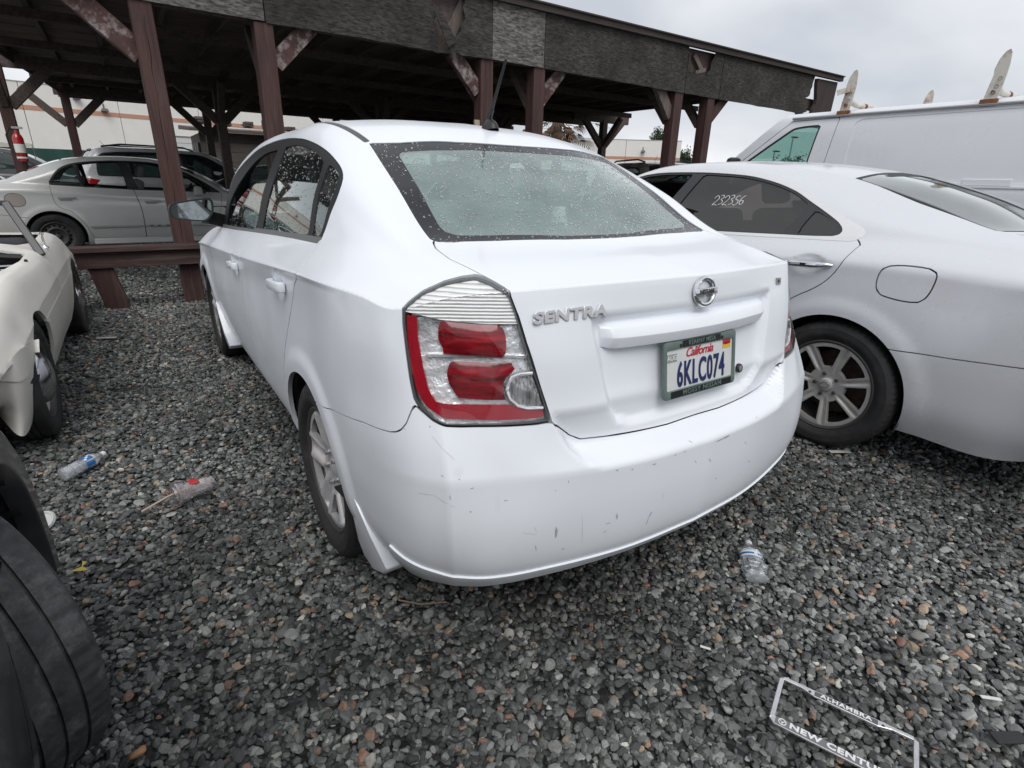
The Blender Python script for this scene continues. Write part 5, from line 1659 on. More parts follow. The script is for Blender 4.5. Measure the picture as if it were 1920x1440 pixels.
    Fl = frame_matrix((.222, -.812, .747), (1, 0, 0), (.1, -.985, .15))
    mb = MB().lathe([(.0145, -.004), (.0145, .003), (.012, .006), (.0095, .0055), (.0095, .003)], n=24); o = mb.build('key_lock', M_['seal'], tr, smooth=True); o.matrix_local = Fl
    mb = MB().lathe([(.0092, .002), (.0092, .0052), (.0005, .006)], n=20); o = mb.build('key_cylinder', M_['satin'], tr, smooth=True); o.matrix_local = Fl
    # aerial
    mb = MB()
    mb.lathe([(.036, -.012), (.034, .006), (.026, .020), (.014, .032), (.0005, .034)], n=20, center=(0, 0, 0))
    me = mb.mesh('aerial', smooth=True); me.transform(Matrix.Diagonal((.85, 1.35, 1, 1)))
    an = link('aerial', me, M_['rubber'], root); an.location = (-.002, .315, 1.470); an.rotation_euler = (rad(-13), 0, 0)
    mb = MB().tube([(0, .012, .02), (0, -.05, .085), (0, -.16, .20)], .0065, 8, radii=[.009, .0065, .005])
    mb.tube([(0, .0, .032), (0, -.03, .064)], .010, 8)
    mb.build('aerial_mast', M_['rubber'], an, smooth=True)
    # door mirrors
    for g in sides:
        c = Vector((g * .950, 2.02, 1.062))
        out_ = [(-.118, -.030), (-.122, .012), (-.108, .038), (-.06, .052), (.05, .070), (.092, .072), (.106, .055), (.104, .005), (.085, -.030), (.062, -.052), (.03, -.056), (-.07, -.045)]
        pl = smooth_poly(out_, 3)
        mb = MB(); n = len(pl); vs = []
        for (dy, k) in ((0, 1.0), (.035, 1.02), (.075, .88), (.10, .55)):
            vs += [(c.x + g * -1 * 0 + (-x if g > 0 else x) * k * 1.0, c.y + dy, c.z + z * k) for x, z in pl]
        fs = [tuple(range(3 * n, 4 * n))]
        for r_ in range(3):
            for i in range(n):
                fs.append((r_ * n + i, r_ * n + (i + 1) % n, (r_ + 1) * n + (i + 1) % n, (r_ + 1) * n + i))
        # rim and recessed glass
        vs += [(c.x + (-x if g > 0 else x) * .90, c.y + .0, c.z + z * .88) for x, z in pl] + [(c.x + (-x if g > 0 else x) * .89, c.y + .012, c.z + z * .87) for x, z in pl]
        for i in range(n):
            fs.append((i, 4 * n + i, 4 * n + (i + 1) % n, (i + 1) % n)); fs.append((4 * n + i, 5 * n + i, 5 * n + (i + 1) % n, 4 * n + (i + 1) % n))
        mb.add(vs, fs)
        mb.beam((c.x - g * .06, c.y + .05, c.z - .035), (g * .80, c.y + .10, 1.0), .06, .075)
        mm = mb.build('mirror', M_['rubber'], root, smooth=True)
        mg = MB().prism([(x * .90, z * .88) for x, z in pl], lambda a_, b_, d: (c.x + (-a_ if g > 0 else a_), c.y + d, c.z + b_), .010, .014)
        mg.build('mirror_glass', mat('mirror glass', (.30, .33, .33), .03, metal=1.0, dirt=(.10, .11, .11), dirt_amt=.8, dirt_scale=14), mm)
    # cabin
    for x in (-.36, .36):
        add_seat(root, x, 1.32, .40, M_['seat_grey'])
    mb = MB().box((0, .50, .52), (1.26, .50, .17)); rs = mb.build('rear_bench', M_['seat_grey'], root, smooth=True, bevel=.05, seg=3)
    mb = MB().box((0, .20, .82), (1.26, .14, .56), Matrix.Rotation(rad(-20), 3, 'X')); mb.build('bench_back', M_['seat_grey'], rs, smooth=True, bevel=.05, seg=3)
    for x in (-.38, 0, .38):
        mb = MB().box((x, .09, 1.145), (.25, .09, .12), Matrix.Rotation(rad(-18), 3, 'X')); mb.build('headrest', M_['seat_grey'], rs, smooth=True, bevel=.035, seg=3)
    mb = MB().box((0, -.12, 1.055), (1.10, .44, .02)); mb.build('parcel_shelf', mat('parcel shelf', (.20, .21, .21), .9), root)
    mb = MB().box((0, -.24, 1.085), (.17, .07, .035), None, .8); hs = mb.build('high_stop_lamp', mat('red stop lamp', (.30, .02, .025), .3), root, smooth=True, bevel=.006)
    mb = MB().prism([(-.02, 0), (.20, .02), (.22, .12), (.02, .17), (-.05, .1)], lambda a_, b_, d: (d, 2.05 + a_, .80 + b_), -.70, .70)
    mb.build('dashboard', M_['interior_dark'], root, smooth=True, bevel=.02)
    steering_wheel(root, -.36, 1.95, .88, M_['interior_dark'])
    # front lamps and grille, seen only from other positions
    for g in sides:
        mb = MB().box((g * .62, 3.33, .66), (.26, .16, .12), Matrix.Rotation(g * -.5, 3, 'Z')); mb.build('headlight', mat('headlamp', (.6, .62, .64), .1, coat=1), root, smooth=True, bevel=.03, seg=2)
    mb = MB().box((0, 3.56, .60), (.7, .05, .10)); mb.build('grille', M_['rubber'], root, bevel=.01)
    return root
sedan = build_sedan()
# ------------------------------------------------------------------ other cars: skin from a table, panels cut like the sedan's
def generic_skin(p):
    """rows: (yF,wF,zF, wG,zG, wH,yH,zH, wI,yI,zI, yK,zK) from nose to tail edge"""
    cap = []
    for (yF, wF, zF, wG, zG, wH, yH, zH, wI, yI, zI, yK, zK) in p['rows']:
        yG = yF + (yH - yF) * .3
        gl = max(0.0, min(1.0, (zH - zG) / .25))
        wM, zM = (wG + wH) / 2 + .022 * gl, (zG + zH) / 2 + .01
        yM = (yG + yH) / 2
        jw = .52 * wI; yJ = yK + (yI - yK) * .27; zJ = zK + (zI - zK) * .27
        cap.append([(wF, yF, zF), (wG, yG, zG), (wM, yM, zM), (wH, yH, zH), (wI, yI, zI), (jw, yJ, zJ), (0, yK, zK)])
    Fs = [r[0] for r in cap]
    fr_w = [f[0] for f in cap[0][::-1]][:-1]; re_w = [f[0] for f in cap[-1]][1:]
    dw = p.get('dw', (-.085, -.04, -.012, -.002, 0, 0, -.004, -.001))
    zb = p['zb']                                        # heights of the eight lower lines on the flank
    nose, tail = p['nose'], p['tail']                   # (y, z) on the centre line, same eight lines
    wn, wt = p['wn'], p['wt']; nd, td = p['nd'], p['td']
    lines = []
    for j in range(8):
        fr = [(w, nose[j][0] - nd * (w / wn) ** 2.4, nose[j][1]) for w in fr_w]
        cf = (wn + (dw[j] if j < 2 else 0), nose[j][0] - nd, nose[j][1])
        sd = []
        for (w, y, z) in Fs[1:-1]:
            zz = zb[j] if j < 5 else (zb[5] if j == 5 else z - (.085 if j == 6 else .018))
            t = min(1, max(0, (Fs[1][1] - y) / max(.01, Fs[1][1] - Fs[4][1])))
            sd.append((w + dw[j], y, zz))
        ct = (wt + (dw[j] if j < 2 else 0), tail[j][0] + td, tail[j][1])
        re = [(w, tail[j][0] + td * (w / wt) ** 2.4, tail[j][1]) for w in re_w]
        lines.append(fr + [cf] + sd + [ct] + re)
    Ff = [q for q in cap[0][::-1]][:-1] + Fs + list(cap[-1][1:])
    lines.append(Ff)
    k = p.get('res', 1.0)
    R = lambda a: [max(2, int(round(x * k))) for x in a]
    cc = R([7, 7, 7, 5, 10, 10]); cs = R([8, 10, 13, 13, 14, 14, 14, 14, 12, 13, 10, 8])
    s = finish_skin(car_surface(dict(strip=lines, cap=cap, nr=6, cu=cc[::-1] + cs + cc, cv=R([5, 9, 8, 5, 6, 8, 7, 3]), cc=cc, soft=2, bv=p.get('bv', (7,)), bcv=p.get('bcv', (4,)))))
    v = s.v; sx = np.sign(v[:, 0])
    for yc, zc, r in p['arches']:
        d = np.hypot(v[:, 1] - yc, v[:, 2] - zc)
        v[:, 0] += sx * sstep(r + .10, r + .03, d) * (np.abs(v[:, 0]) > .55) * sstep(.14, .24, v[:, 2]) * p.get('flare', .010)
    if p.get('roll'):
        # soften the shoulder fold: relax the skin in a band along the top line of the flank
        yy = np.array([r[0] for r in p['rows']])[::-1]; zz = np.array([r[2] for r in p['rows']])[::-1]
        band = sstep(.075, .03, np.abs(v[:, 2] - np.interp(v[:, 1], yy, zz))) * (np.abs(v[:, 0]) > .45) * (v[:, 1] > p['rows'][-1][0] + .03)
        e = np.concatenate([s.f[:, [0, 1]], s.f[:, [1, 2]], s.f[:, [2, 0]]]); e = np.concatenate([e, e[:, ::-1]])
        deg = np.bincount(e[:, 0], minlength=len(v))[:, None]
        for _ in range(p['roll']):
            a = np.zeros_like(v); np.add.at(a, e[:, 0], v[e[:, 1]])
            v += (a / deg - v) * (band * .5)[:, None]
    for hy, hz, ry, rz in p.get('cups', ()):
        d = np.hypot((v[:, 1] - hy) / ry, (v[:, 2] - hz) / rz)
        v[:, 0] -= sx * .014 * sstep(1.0, .6, d) * (np.abs(v[:, 0]) > .6)
    return s.normals()

def make_car(root, p, PAINT):
    """cut glass, doors, bumpers and lamps out of the skin and hang everything on root; returns the parts by name"""
    out = {}
    sides = (-1, 1)
    skin = generic_skin(p)
    body = skin
    def arch_sd(s, grow=0):
        f = np.full(len(s.v), 1.0)
        for y, z, r in p['arches']:
            f = np.minimum(f, np.hypot(s.v[:, 1] - y, s.v[:, 2] - z) - r)
        return np.where(np.abs(s.v[:, 0]) > .48, f, .1)
    _, body = body.cut(arch_sd(body))
    if p.get('chop'): _, body = body.cut(p['chop'](body))
    def sym(poly, s, lo, hi):
        q = [(-w, y) for w, y in poly] + [(w, y) for w, y in poly[::-1]]
        return np.where((s.v[:, 2] > p.get('zglass', .95)) & (s.v[:, 1] > lo) & (s.v[:, 1] < hi), poly_sd(s.v[:, [0, 1]], q), .2)
    liner = skin.offset(-.028)
    _, liner = liner.cut(arch_sd(liner) - .02)
    if p.get('chop'): _, liner = liner.cut(p['chop'](liner))
    gw = p.get('glass', {})
    if 'opening' in p: _, liner = liner.cut(sym(p['opening'], liner, -9, 9))
    if 'rear' in gw: _, liner = liner.cut(sym(gw['rear'], liner, -2, .9) + .01)
    if 'front' in gw: _, liner = liner.cut(sym(gw['front'], liner, .9, 9) + .01)
    if 'dlo' in p:
        for g in sides: _, liner = liner.cut(side_sd(liner, p['dlo'], g, .35, .7))
    if not p.get('no_liner'): surf_obj('cabin_liner', liner, p.get('liner_mat', M_['interior_dark']), root, 0)
    if 'opening' in p: _, body = body.cut(sym(p['opening'], body, -9, 9))
    for k, nm in (('rear', 'rear_window'), ('front', 'windscreen')):
        if k in gw:
            a, body = body.cut(sym(gw[k], body, -2 if k == 'rear' else .9, .9 if k == 'rear' else 9))
            bd = gw.get('border', .02)
            f = sym(gw[k], a, -2 if k == 'rear' else .9, .9 if k == 'rear' else 9)
            clear, ring = a.cut(f + bd)
            b_ = surf_obj(nm, clear.offset(-.003), gw.get(k + '_mat', M_['glass_plain']), root, 0)
            out[nm] = b_
            if ring is not None: surf_obj('window_seal', ring.offset(-.002), M_['seal'], b_, .008)
    if 'dlo' in p:
        for g in sides:
            d, body = body.cut(side_sd(body, p['dlo'], g, .35, .7))
            if p.get('dlo_in') is not None:
                inn, ch = d.cut(side_sd(d, p['dlo_in'], g, .3, .7))
                o = surf_obj('window_trim', ch.offset(.002), p['trim_mat'], root, .01); d = inn
            d = d.offset(-.004)
            fr_panes = []
            for pl, dep, mt in p['panes']:
                a, d = d.cut(side_sd(d, pl, g, .3, .7))
                fr_panes.append((a, dep, mt))
            surf_obj('window_frame', d, p.get('frame_mat', M_['rubber']), root, .012)
            for a, dep, mt in fr_panes:
                if mt is None or a is None: continue
                o = surf_obj('window_pane', a.offset(-dep), mt, root, 0)
                out.setdefault('panes%d' % g, []).append((o, a.offset(-dep)))
    SC = .95
    yc = p.get('wrap_y', .1)
    wrap = lambda v: np.stack([np.arctan2(np.abs(v[:, 0]), yc - v[:, 1]) * SC, v[:, 2]], 1)
    def wrap_pts(P):
        P = np.array(P, float); return np.stack([np.arctan2(np.abs(P[:, 0]), yc - P[:, 1]) * SC, P[:, 2]], 1)
    for nm, poly, m_, off in p.get('lamps', ()):
        for g in sides:
            f = poly_sd(wrap(body.v), wrap_pts(poly))
            f = np.where((body.v[:, 0] * g > .2) & (body.v[:, 1] < -.2), f, np.maximum(np.abs(f), .05))
            a, body = cut_out(body, f, .006)
            if a is not None: out.setdefault(nm, []).append(surf_obj(nm, a.offset(off), m_, root, .03))
    if 'bumper' in p:
        B = np.concatenate([wrap_pts(p['bumper']), [[-.3, 0.0], [-.3, p['bumper'][0][2]]]])
        f = poly_sd(wrap(body.v), B); f = np.where(body.v[:, 1] < .2, f, np.maximum(np.abs(f), .05))
        a, body = cut_out(body, f, .005)
        out['bumper'] = surf_obj('rear_bumper', a, p.get('bumper_mat', PAINT), root, .02)
    out['doors'] = []
    for k, pl in enumerate(p.get('doors', ())):
        for g in sides:
            a, body = cut_out(body, side_sd(body, pl, g, .4, .12), p.get('gap', .005))
            if a is None: continue
            do = surf_obj('door', a, PAINT, root, .018)
            out['doors'].append((k, g, do))
    if 'flap' in p:
        g, pl = p['flap']
        a, body = cut_out(body, side_sd(body, pl, g, .4, .3), .006)
        out['flap'] = surf_obj('fuel_flap', a, p.get('flap_mat', PAINT), root, .012)
    if 'trunk' in p:
        a, body = cut_out(body, p['trunk'](body), .006)
        out['trunk'] = surf_obj('trunk_lid', a, PAINT, root, .02)
    out['body'] = surf_obj('body', body, PAINT, root, .016)
    out['skin'] = skin
    for g in sides:
        for y, z, r in p['arches']:
            well_part(root, g, y, z, r, p['xw'] if 'xw' in p else p['track'] + .055)
    y0, y1 = p.get('pan', (-.9, 3.3))
    mb = MB().box((0, (y0 + y1) / 2, .25), (p['track'] * 1.75, y1 - y0, .02)); mb.build('floor_pan', M_['matte'], root)
    for y, sp, st in p['axles']:
        for g in sides:
            place_wheel(p['wheels'], root, g * p['track'], y, p['R'], g, steer=st, spin=sp)
    for x, y, z, m_ in p.get('seats', ()):
        add_seat(root, x, y, z, m_)
    return out

def pull_handle(parent, g, x, y, z, L, m, tilt=0.0, r=.012, out=.03, recess=None):
    mb = MB()
    mb.tube([(g * x, y - L / 2, z - tilt * L / 2), (g * (x + out * .8), y - L * .36, z - tilt * L * .36), (g * (x + out), y, z), (g * (x + out * .8), y + L * .36, z + tilt * L * .36), (g * x, y + L / 2, z + tilt * L / 2)], r, 8)
    me = mb.mesh('door_handle', smooth=True)
    return link('door_handle', me, m, parent)
# ------------------------------------------------------------------ silver sedan on the right
def off_poly(poly, d):
    """polygon moved inwards by d (counter-clockwise or clockwise alike)"""
    P = np.asarray(poly, float); n = len(P)
    A = .5 * np.sum(P[:, 0] * np.roll(P[:, 1], -1) - np.roll(P[:, 0], -1) * P[:, 1])
    s = 1 if A > 0 else -1
    out = []
    for i in range(n):
        a, b, c = P[i - 1], P[i], P[(i + 1) % n]
        e1 = (b - a) / (np.linalg.norm(b - a) + 1e-9); e2 = (c - b) / (np.linalg.norm(c - b) + 1e-9)
        n1, n2 = np.array([-e1[1], e1[0]]) * s, np.array([-e2[1], e2[0]]) * s
        m = n1 + n2; m /= (np.linalg.norm(m) + 1e-9)
        out.append(b + m * d / max(.5, m @ n1))
    return np.array(out)

def build_silver():
    PAINT = paint('silver car paint', (.69, .705, .735), rough=.30, metal=.18, coat=.6, dirt_amt=.04)
    root = empty('sedan', (2.43, -.48, 0), 0, 'silver sedan beside the white one, numbers scrawled on its tinted rear door window', 'car')
    rows = [
        (3.35, .80, .70, .72, .71, .55, 3.55, .72, .42, 3.62, .725, 3.74, .73),
        (3.10, .88, .77, .80, .83, .60, 3.15, .86, .50, 3.17, .865, 3.20, .875),
        (2.75, .905, .80, .82, .885, .64, 2.80, .92, .54, 2.82, .93, 2.86, .945),
        (2.35, .91, .83, .82, .94, .715, 2.42, .972, .66, 2.46, .982, 2.60, 1.0),
        (1.95, .91, .86, .82, .955, .75, 1.95, 1.17, .68, 1.98, 1.21, 2.10, 1.26),
        (1.50, .91, .885, .82, .975, .70, 1.52, 1.345, .62, 1.50, 1.38, 1.60, 1.405),
        (1.10, .91, .91, .82, .995, .675, 1.10, 1.378, .59, 1.10, 1.412, 1.10, 1.437),
        (.70, .91, .935, .815, 1.015, .665, .70, 1.352, .575, .68, 1.395, .65, 1.425),
        (.30, .91, .96, .81, 1.035, .685, .30, 1.245, .56, .24, 1.330, .16, 1.36),
        (-.02, .91, .985, .805, 1.055, .715, -.05, 1.155, .585, -.10, 1.235, -.18, 1.268),
        (-.40, .90, .985, .79, 1.05, .70, -.43, 1.10, .635, -.45, 1.122, -.56, 1.127),
        (-.72, .875, .975, .77, 1.03, .68, -.75, 1.06, .60, -.77, 1.075, -.82, 1.085),
        (-.90, .82, .955, .745, .985, .65, -.97, 1.02, .57, -.995, 1.03, -1.05, 1.04)]
    RIM = dict(kind='spokes', n=7, w=(.016, .027), r=(.092, .200), dish=.020, crown=.004, valley=True,
               metal=mat('silver alloy', (.64, .63, .61), .36, metal=.55, noise_amt=.08, noise_scale=14, dirt=(.33, .29, .25), dirt_amt=.5, dirt_scale=10), metal_dark=mat('dark wheel metal', (.10, .095, .09), .5, metal=.6),
               cap=(.034, -.012, .006), nuts=(5, .057, .0095, -.026))
    W = wheel_meshes(.33, .215, .232, RIM, blocks=66)
    DLO = smooth_poly([(2.30, .955), (1.2, .992), (.88, 1.006), (.5, 1.022), (.11, 1.039), (.055, 1.044), (.022, 1.068), (.028, 1.098), (.10, 1.13), (.235, 1.186), (.345, 1.237), (.45, 1.283), (.60, 1.328), (.785, 1.358), (1.165, 1.372), (1.54, 1.352), (1.80, 1.27), (2.10, 1.10)], 4, sharp=(0,))
    DIN = smooth_poly([(2.24, .972), (1.2, 1.008), (.88, 1.022), (.5, 1.038), (.16, 1.056), (.128, 1.075), (.135, 1.10), (.165, 1.125), (.255, 1.170), (.36, 1.218), (.46, 1.264), (.61, 1.309), (.79, 1.339), (1.165, 1.353), (1.52, 1.335), (1.78, 1.255), (2.06, 1.10)], 4, sharp=(0,))
    p = dict(roll=45, rows=rows, zb=(.20, .31, .48, .60, .67, .77), nose=[(3.60, .22), (3.68, .30), (3.78, .46), (3.79, .54), (3.79, .60), (3.78, .64), (3.77, .68), (3.75, .715)],
             tail=[(-1.08, .28), (-1.12, .33), (-1.15, .48), (-1.14, .60), (-1.10, .68), (-1.09, .77), (-1.075, .90), (-1.055, 1.02)],
             wn=.80, wt=.83, nd=.34, td=.14, arches=((.0, .335, .362), (2.775, .335, .362)), track=.795, R=.33, wheels=W, axles=((0, .35, 0), (2.775, .1, 0)), pan=(-1.0, 3.5),
             cups=((.205, .925, .095, .052), (1.235, .885, .095, .052)),
             glass=dict(rear=[(.545, .245), (.60, -.10), (.635, -.44), (.45, -.505), (0, -.55), (0, .165), (.3, .19)], front=[(.63, 2.40), (.3, 2.53), (0, 2.56), (0, 1.63), (.3, 1.6), (.58, 1.53), (.65, 1.95)],
                        rear_mat=glass_mat('silvery rear glass', (.42, .42, .42), haze=.40, haze_col=(.40, .38, .36)), border=.018),
             dlo=DLO, dlo_in=DIN, trim_mat=mat('bright window trim', (.82, .82, .81), .25, metal=.5, noise_amt=.04), frame_mat=mat('dark pillar trim', (.018, .02, .024), .2, coat=.4),
             panes=[(smooth_poly([(1.24, 1.022), (.425, 1.046), (.345, 1.195), (.46, 1.252), (.61, 1.297), (.79, 1.327), (1.063, 1.341), (1.145, 1.19)], 3, sharp=(0, 1, 2, 6)), .006, M_['glass_dark']),
                    (smooth_poly([(.355, 1.052), (.185, 1.064), (.158, 1.09), (.185, 1.12), (.262, 1.158), (.30, 1.172)], 3, sharp=(0, 5)), .006, M_['glass_dark']),
                    (smooth_poly([(2.10, .99), (1.345, 1.015), (1.235, 1.19), (1.14, 1.342), (1.50, 1.325), (1.76, 1.245), (1.98, 1.11)], 3, sharp=(0, 1, 3)), .006, None)],
             doors=[smooth_poly([(.10, 1.12), (.040, 1.052), (.008, 1.034), (.030, .979), (.064, .898), (.125, .823), (.246, .739), (.34, .64), (.42, .50), (.45, .26), (1.26, .26), (1.24, .60), (1.245, .85), (1.30, 1.0), (1.30, 1.12)], 3, sharp=(0, 1, 2, 9, 10, 13, 14)),
                    smooth_poly([(1.305, 1.12), (1.305, 1.0), (1.25, .85), (1.245, .60), (1.265, .26), (2.25, .26), (2.30, .60), (2.36, .95), (2.36, 1.12)], 3, sharp=(0, 1, 4, 5, 7, 8))],
             flap=(-1, smooth_poly([(-.128, .90), (-.142, .945), (-.187, .965), (-.31, .968), (-.345, .953), (-.350, .915), (-.334, .845), (-.300, .818), (-.17, .825), (-.137, .848)], 4)),
             bumper=[(0, -1.12, .66), (-.5, -1.08, .66), (-.80, -.97, .66), (-.85, -.80, .645), (-.895, -.73, .63), (-.905, -.5, .61), (-.905, -.21, .59), (-.905, .25, .55), (-.905, .25, 0)],
             lamps=[('tail_light', [(-.86, -.78, .93), (-.80, -.93, .95), (-.62, -1.02, .95), (-.60, -1.05, .80), (-.80, -.98, .76), (-.86, -.86, .80)], mat('red lamp lens', (.3, .01, .015), .12), -.002)],
             liner_mat=M_['interior_dark'],
             seats=[(-.37, 1.30, .38, M_['seat_dark']), (.37, 1.30, .38, M_['seat_tan'])])
    r = make_car(root, p, PAINT)
    for k, g, do in r['doors']:
        y, z = ((.205, .922), (1.235, .882))[k]
        mb = MB()
        pts = [(-.125, .005), (-.10, .018), (-.05, .030), (.06, .030), (.10, .018), (.115, .006)]
        rr = [.006, .013, .016, .015, .012, .005]
        mb.tube([(g * (.905 + o_), y + a, z - a * .06) for a, o_ in pts], .01, 10, radii=rr)
        mb.build('door_handle', M_['chrome'], do, smooth=True)
        if g < 0 and k == 0:
            mb = MB().box((-.950, y + .0, z + .002), (.004, .028, .010)); mb.build('touch_sensor', M_['seal'], do)
    # paint-pen numbers on the rear door pane
    pane, ps = r['panes-1'][0]
    STROKES = {'2': [[(0, .75), (.2, 1), (.5, .95), (.55, .7), (.3, .35), (0, .02), (.25, .08), (.6, 0)]],
               '3': [[(.05, .95), (.35, 1), (.5, .8), (.25, .55), (.5, .4), (.45, .1), (.1, .0)]],
               '1': [[(.05, .0), (.22, 1.0)]], '5': [[(.55, .98), (.2, .95), (.15, .6), (.45, .55), (.5, .2), (.25, 0), (0, .1)]],
               '6': [[(.5, .95), (.2, .7), (.08, .3), (.25, .0), (.5, .15), (.45, .42), (.12, .35)]]}
    tr_ = []
    from mathutils.bvhtree import BVHTree
    bv = BVHTree.FromPolygons([tuple(v) for v in ps.v], [tuple(f) for f in ps.f])
    mb = MB()
    y0, zb, sc = .925, 1.168, .052
    for i, ch in enumerate('232356'):
        for st in STROKES[ch]:
            st = smooth_poly(st, 4, closed=False)
            path = []
            for a, b in st:
                y = y0 - (i * .60 + a * .92 + b * .10) * sc * 1.08; z = zb + b * sc + i * .0015 + (.004 if i % 2 else 0)
                h = bv.ray_cast(Vector((-2, y, z)), Vector((1, 0, 0)))
                if h[0] is not None: path.append(h[0] + Vector((-.0015, 0, 0)))
            if len(path) > 2: mb.tube(path, .0021, 5)
    mb2 = MB()
    st = [(0, .1), (.5, .35)]
    mb.build('painted_numbers', mat('white paint pen', (.72, .73, .74), .6), pane)
    # wheel emblem
    for w in [c for c in root.children if c.name.startswith('wheel') and 'well' not in c.name]:
        mb = MB(); xo = .1075 * .80 - .012 + .0065
        mb.tube([(xo, .020 * math.cos(2 * PI * k / 20), .015 * math.sin(2 * PI * k / 20)) for k in range(21)], .0016, 5, cap=False)
        mb.tube([(xo, .011, .009), (xo, -.004, -.006), (xo, -.012, -.006)], .0016, 5)
        mb.build('wheel_emblem', M_['chrome'], w)
    # cabin extras: visible rear bench, headrests, dark roof lining
    mb = MB().box((0, .62, .78), (1.34, .16, .62), Matrix.Rotation(rad(-22), 3, 'X')); rs = mb.build('rear_bench', M_['seat_dark'], root, smooth=True, bevel=.05, seg=3)
    for x in (-.40, .40):
        mb = MB().box((x, .50, 1.12), (.27, .10, .20), Matrix.Rotation(rad(-18), 3, 'X')); mb.build('headrest', M_['seat_dark'], rs, smooth=True, bevel=.04, seg=3)
    mb = MB().box((0, -.02, 1.075), (1.15, .75, .02)); mb.build('parcel_shelf', mat('dark shelf', (.05, .05, .05), .9), root)
    mb = MB().box((0, -.02, 1.20), (.20, .05, .025)); mb.build('window_unit', M_['seal'], root)
    mb = MB().box((0, 2.2, .88), (1.4, .4, .2)); mb.build('dashboard', M_['interior_dark'], root, bevel=.03)
    steering_wheel(root, -.37, 1.95, .90, M_['interior_dark'])
    for g in (-1, 1):
        mb = MB().box((g * 1.0, 2.02, 1.03), (.22, .12, .15), None, .85); mm = mb.build('mirror', PAINT, root, smooth=True, bevel=.03, seg=2)
        mb = MB().beam((g * .92, 2.03, .98), (g * .80, 2.08, .98), .05, .05); mb.build('mirror_arm', M_['rubber'], mm)
    return root
silver = build_silver()
# ------------------------------------------------------------------ beige sedan under the carport, faces right
def beige_rows(dz=0.0):
    return [
        (3.30, .78, .66, .70, .67, .52, 3.42, .69, .42, 3.45, .695, 3.52, .70),
        (3.00, .84, .74, .76, .79, .58, 3.05, .83, .48, 3.07, .835, 3.10, .845),
        (2.65, .86, .78, .78, .86, .62, 2.70, .90, .52, 2.72, .905, 2.78, .92),
        (2.34, .865, .82, .78, .93, .70, 2.38, .965, .65, 2.42, .97, 2.54, .985),
        (1.95, .87, .86, .785, .955, .72, 1.95, 1.17, .66, 1.97, 1.205, 2.08, 1.25),
        (1.48, .87, .88, .785, .97, .67, 1.50, 1.385, .60, 1.48, 1.42, 1.56, 1.44),
        (1.10, .87, .90, .785, .985, .65, 1.10, 1.425, .575, 1.10, 1.455, 1.10, 1.475),
        (.70, .87, .92, .785, 1.00, .645, .70, 1.405, .565, .68, 1.445, .65, 1.465),
        (.30, .87, .95, .78, 1.025, .66, .30, 1.33, .555, .24, 1.385, .18, 1.405),
        (-.05, .87, .97, .775, 1.045, .69, -.08, 1.19, .57, -.12, 1.25, -.18, 1.27),
        (-.38, .86, .98, .765, 1.04, .685, -.42, 1.085, .60, -.45, 1.10, -.52, 1.105),
        (-.70, .83, .97, .74, 1.01, .66, -.73, 1.03, .58, -.75, 1.035, -.80, 1.04),
        (-.90, .78, .94, .71, .96, .62, -.95, .98, .54, -.97, .985, -1.02, .99)]

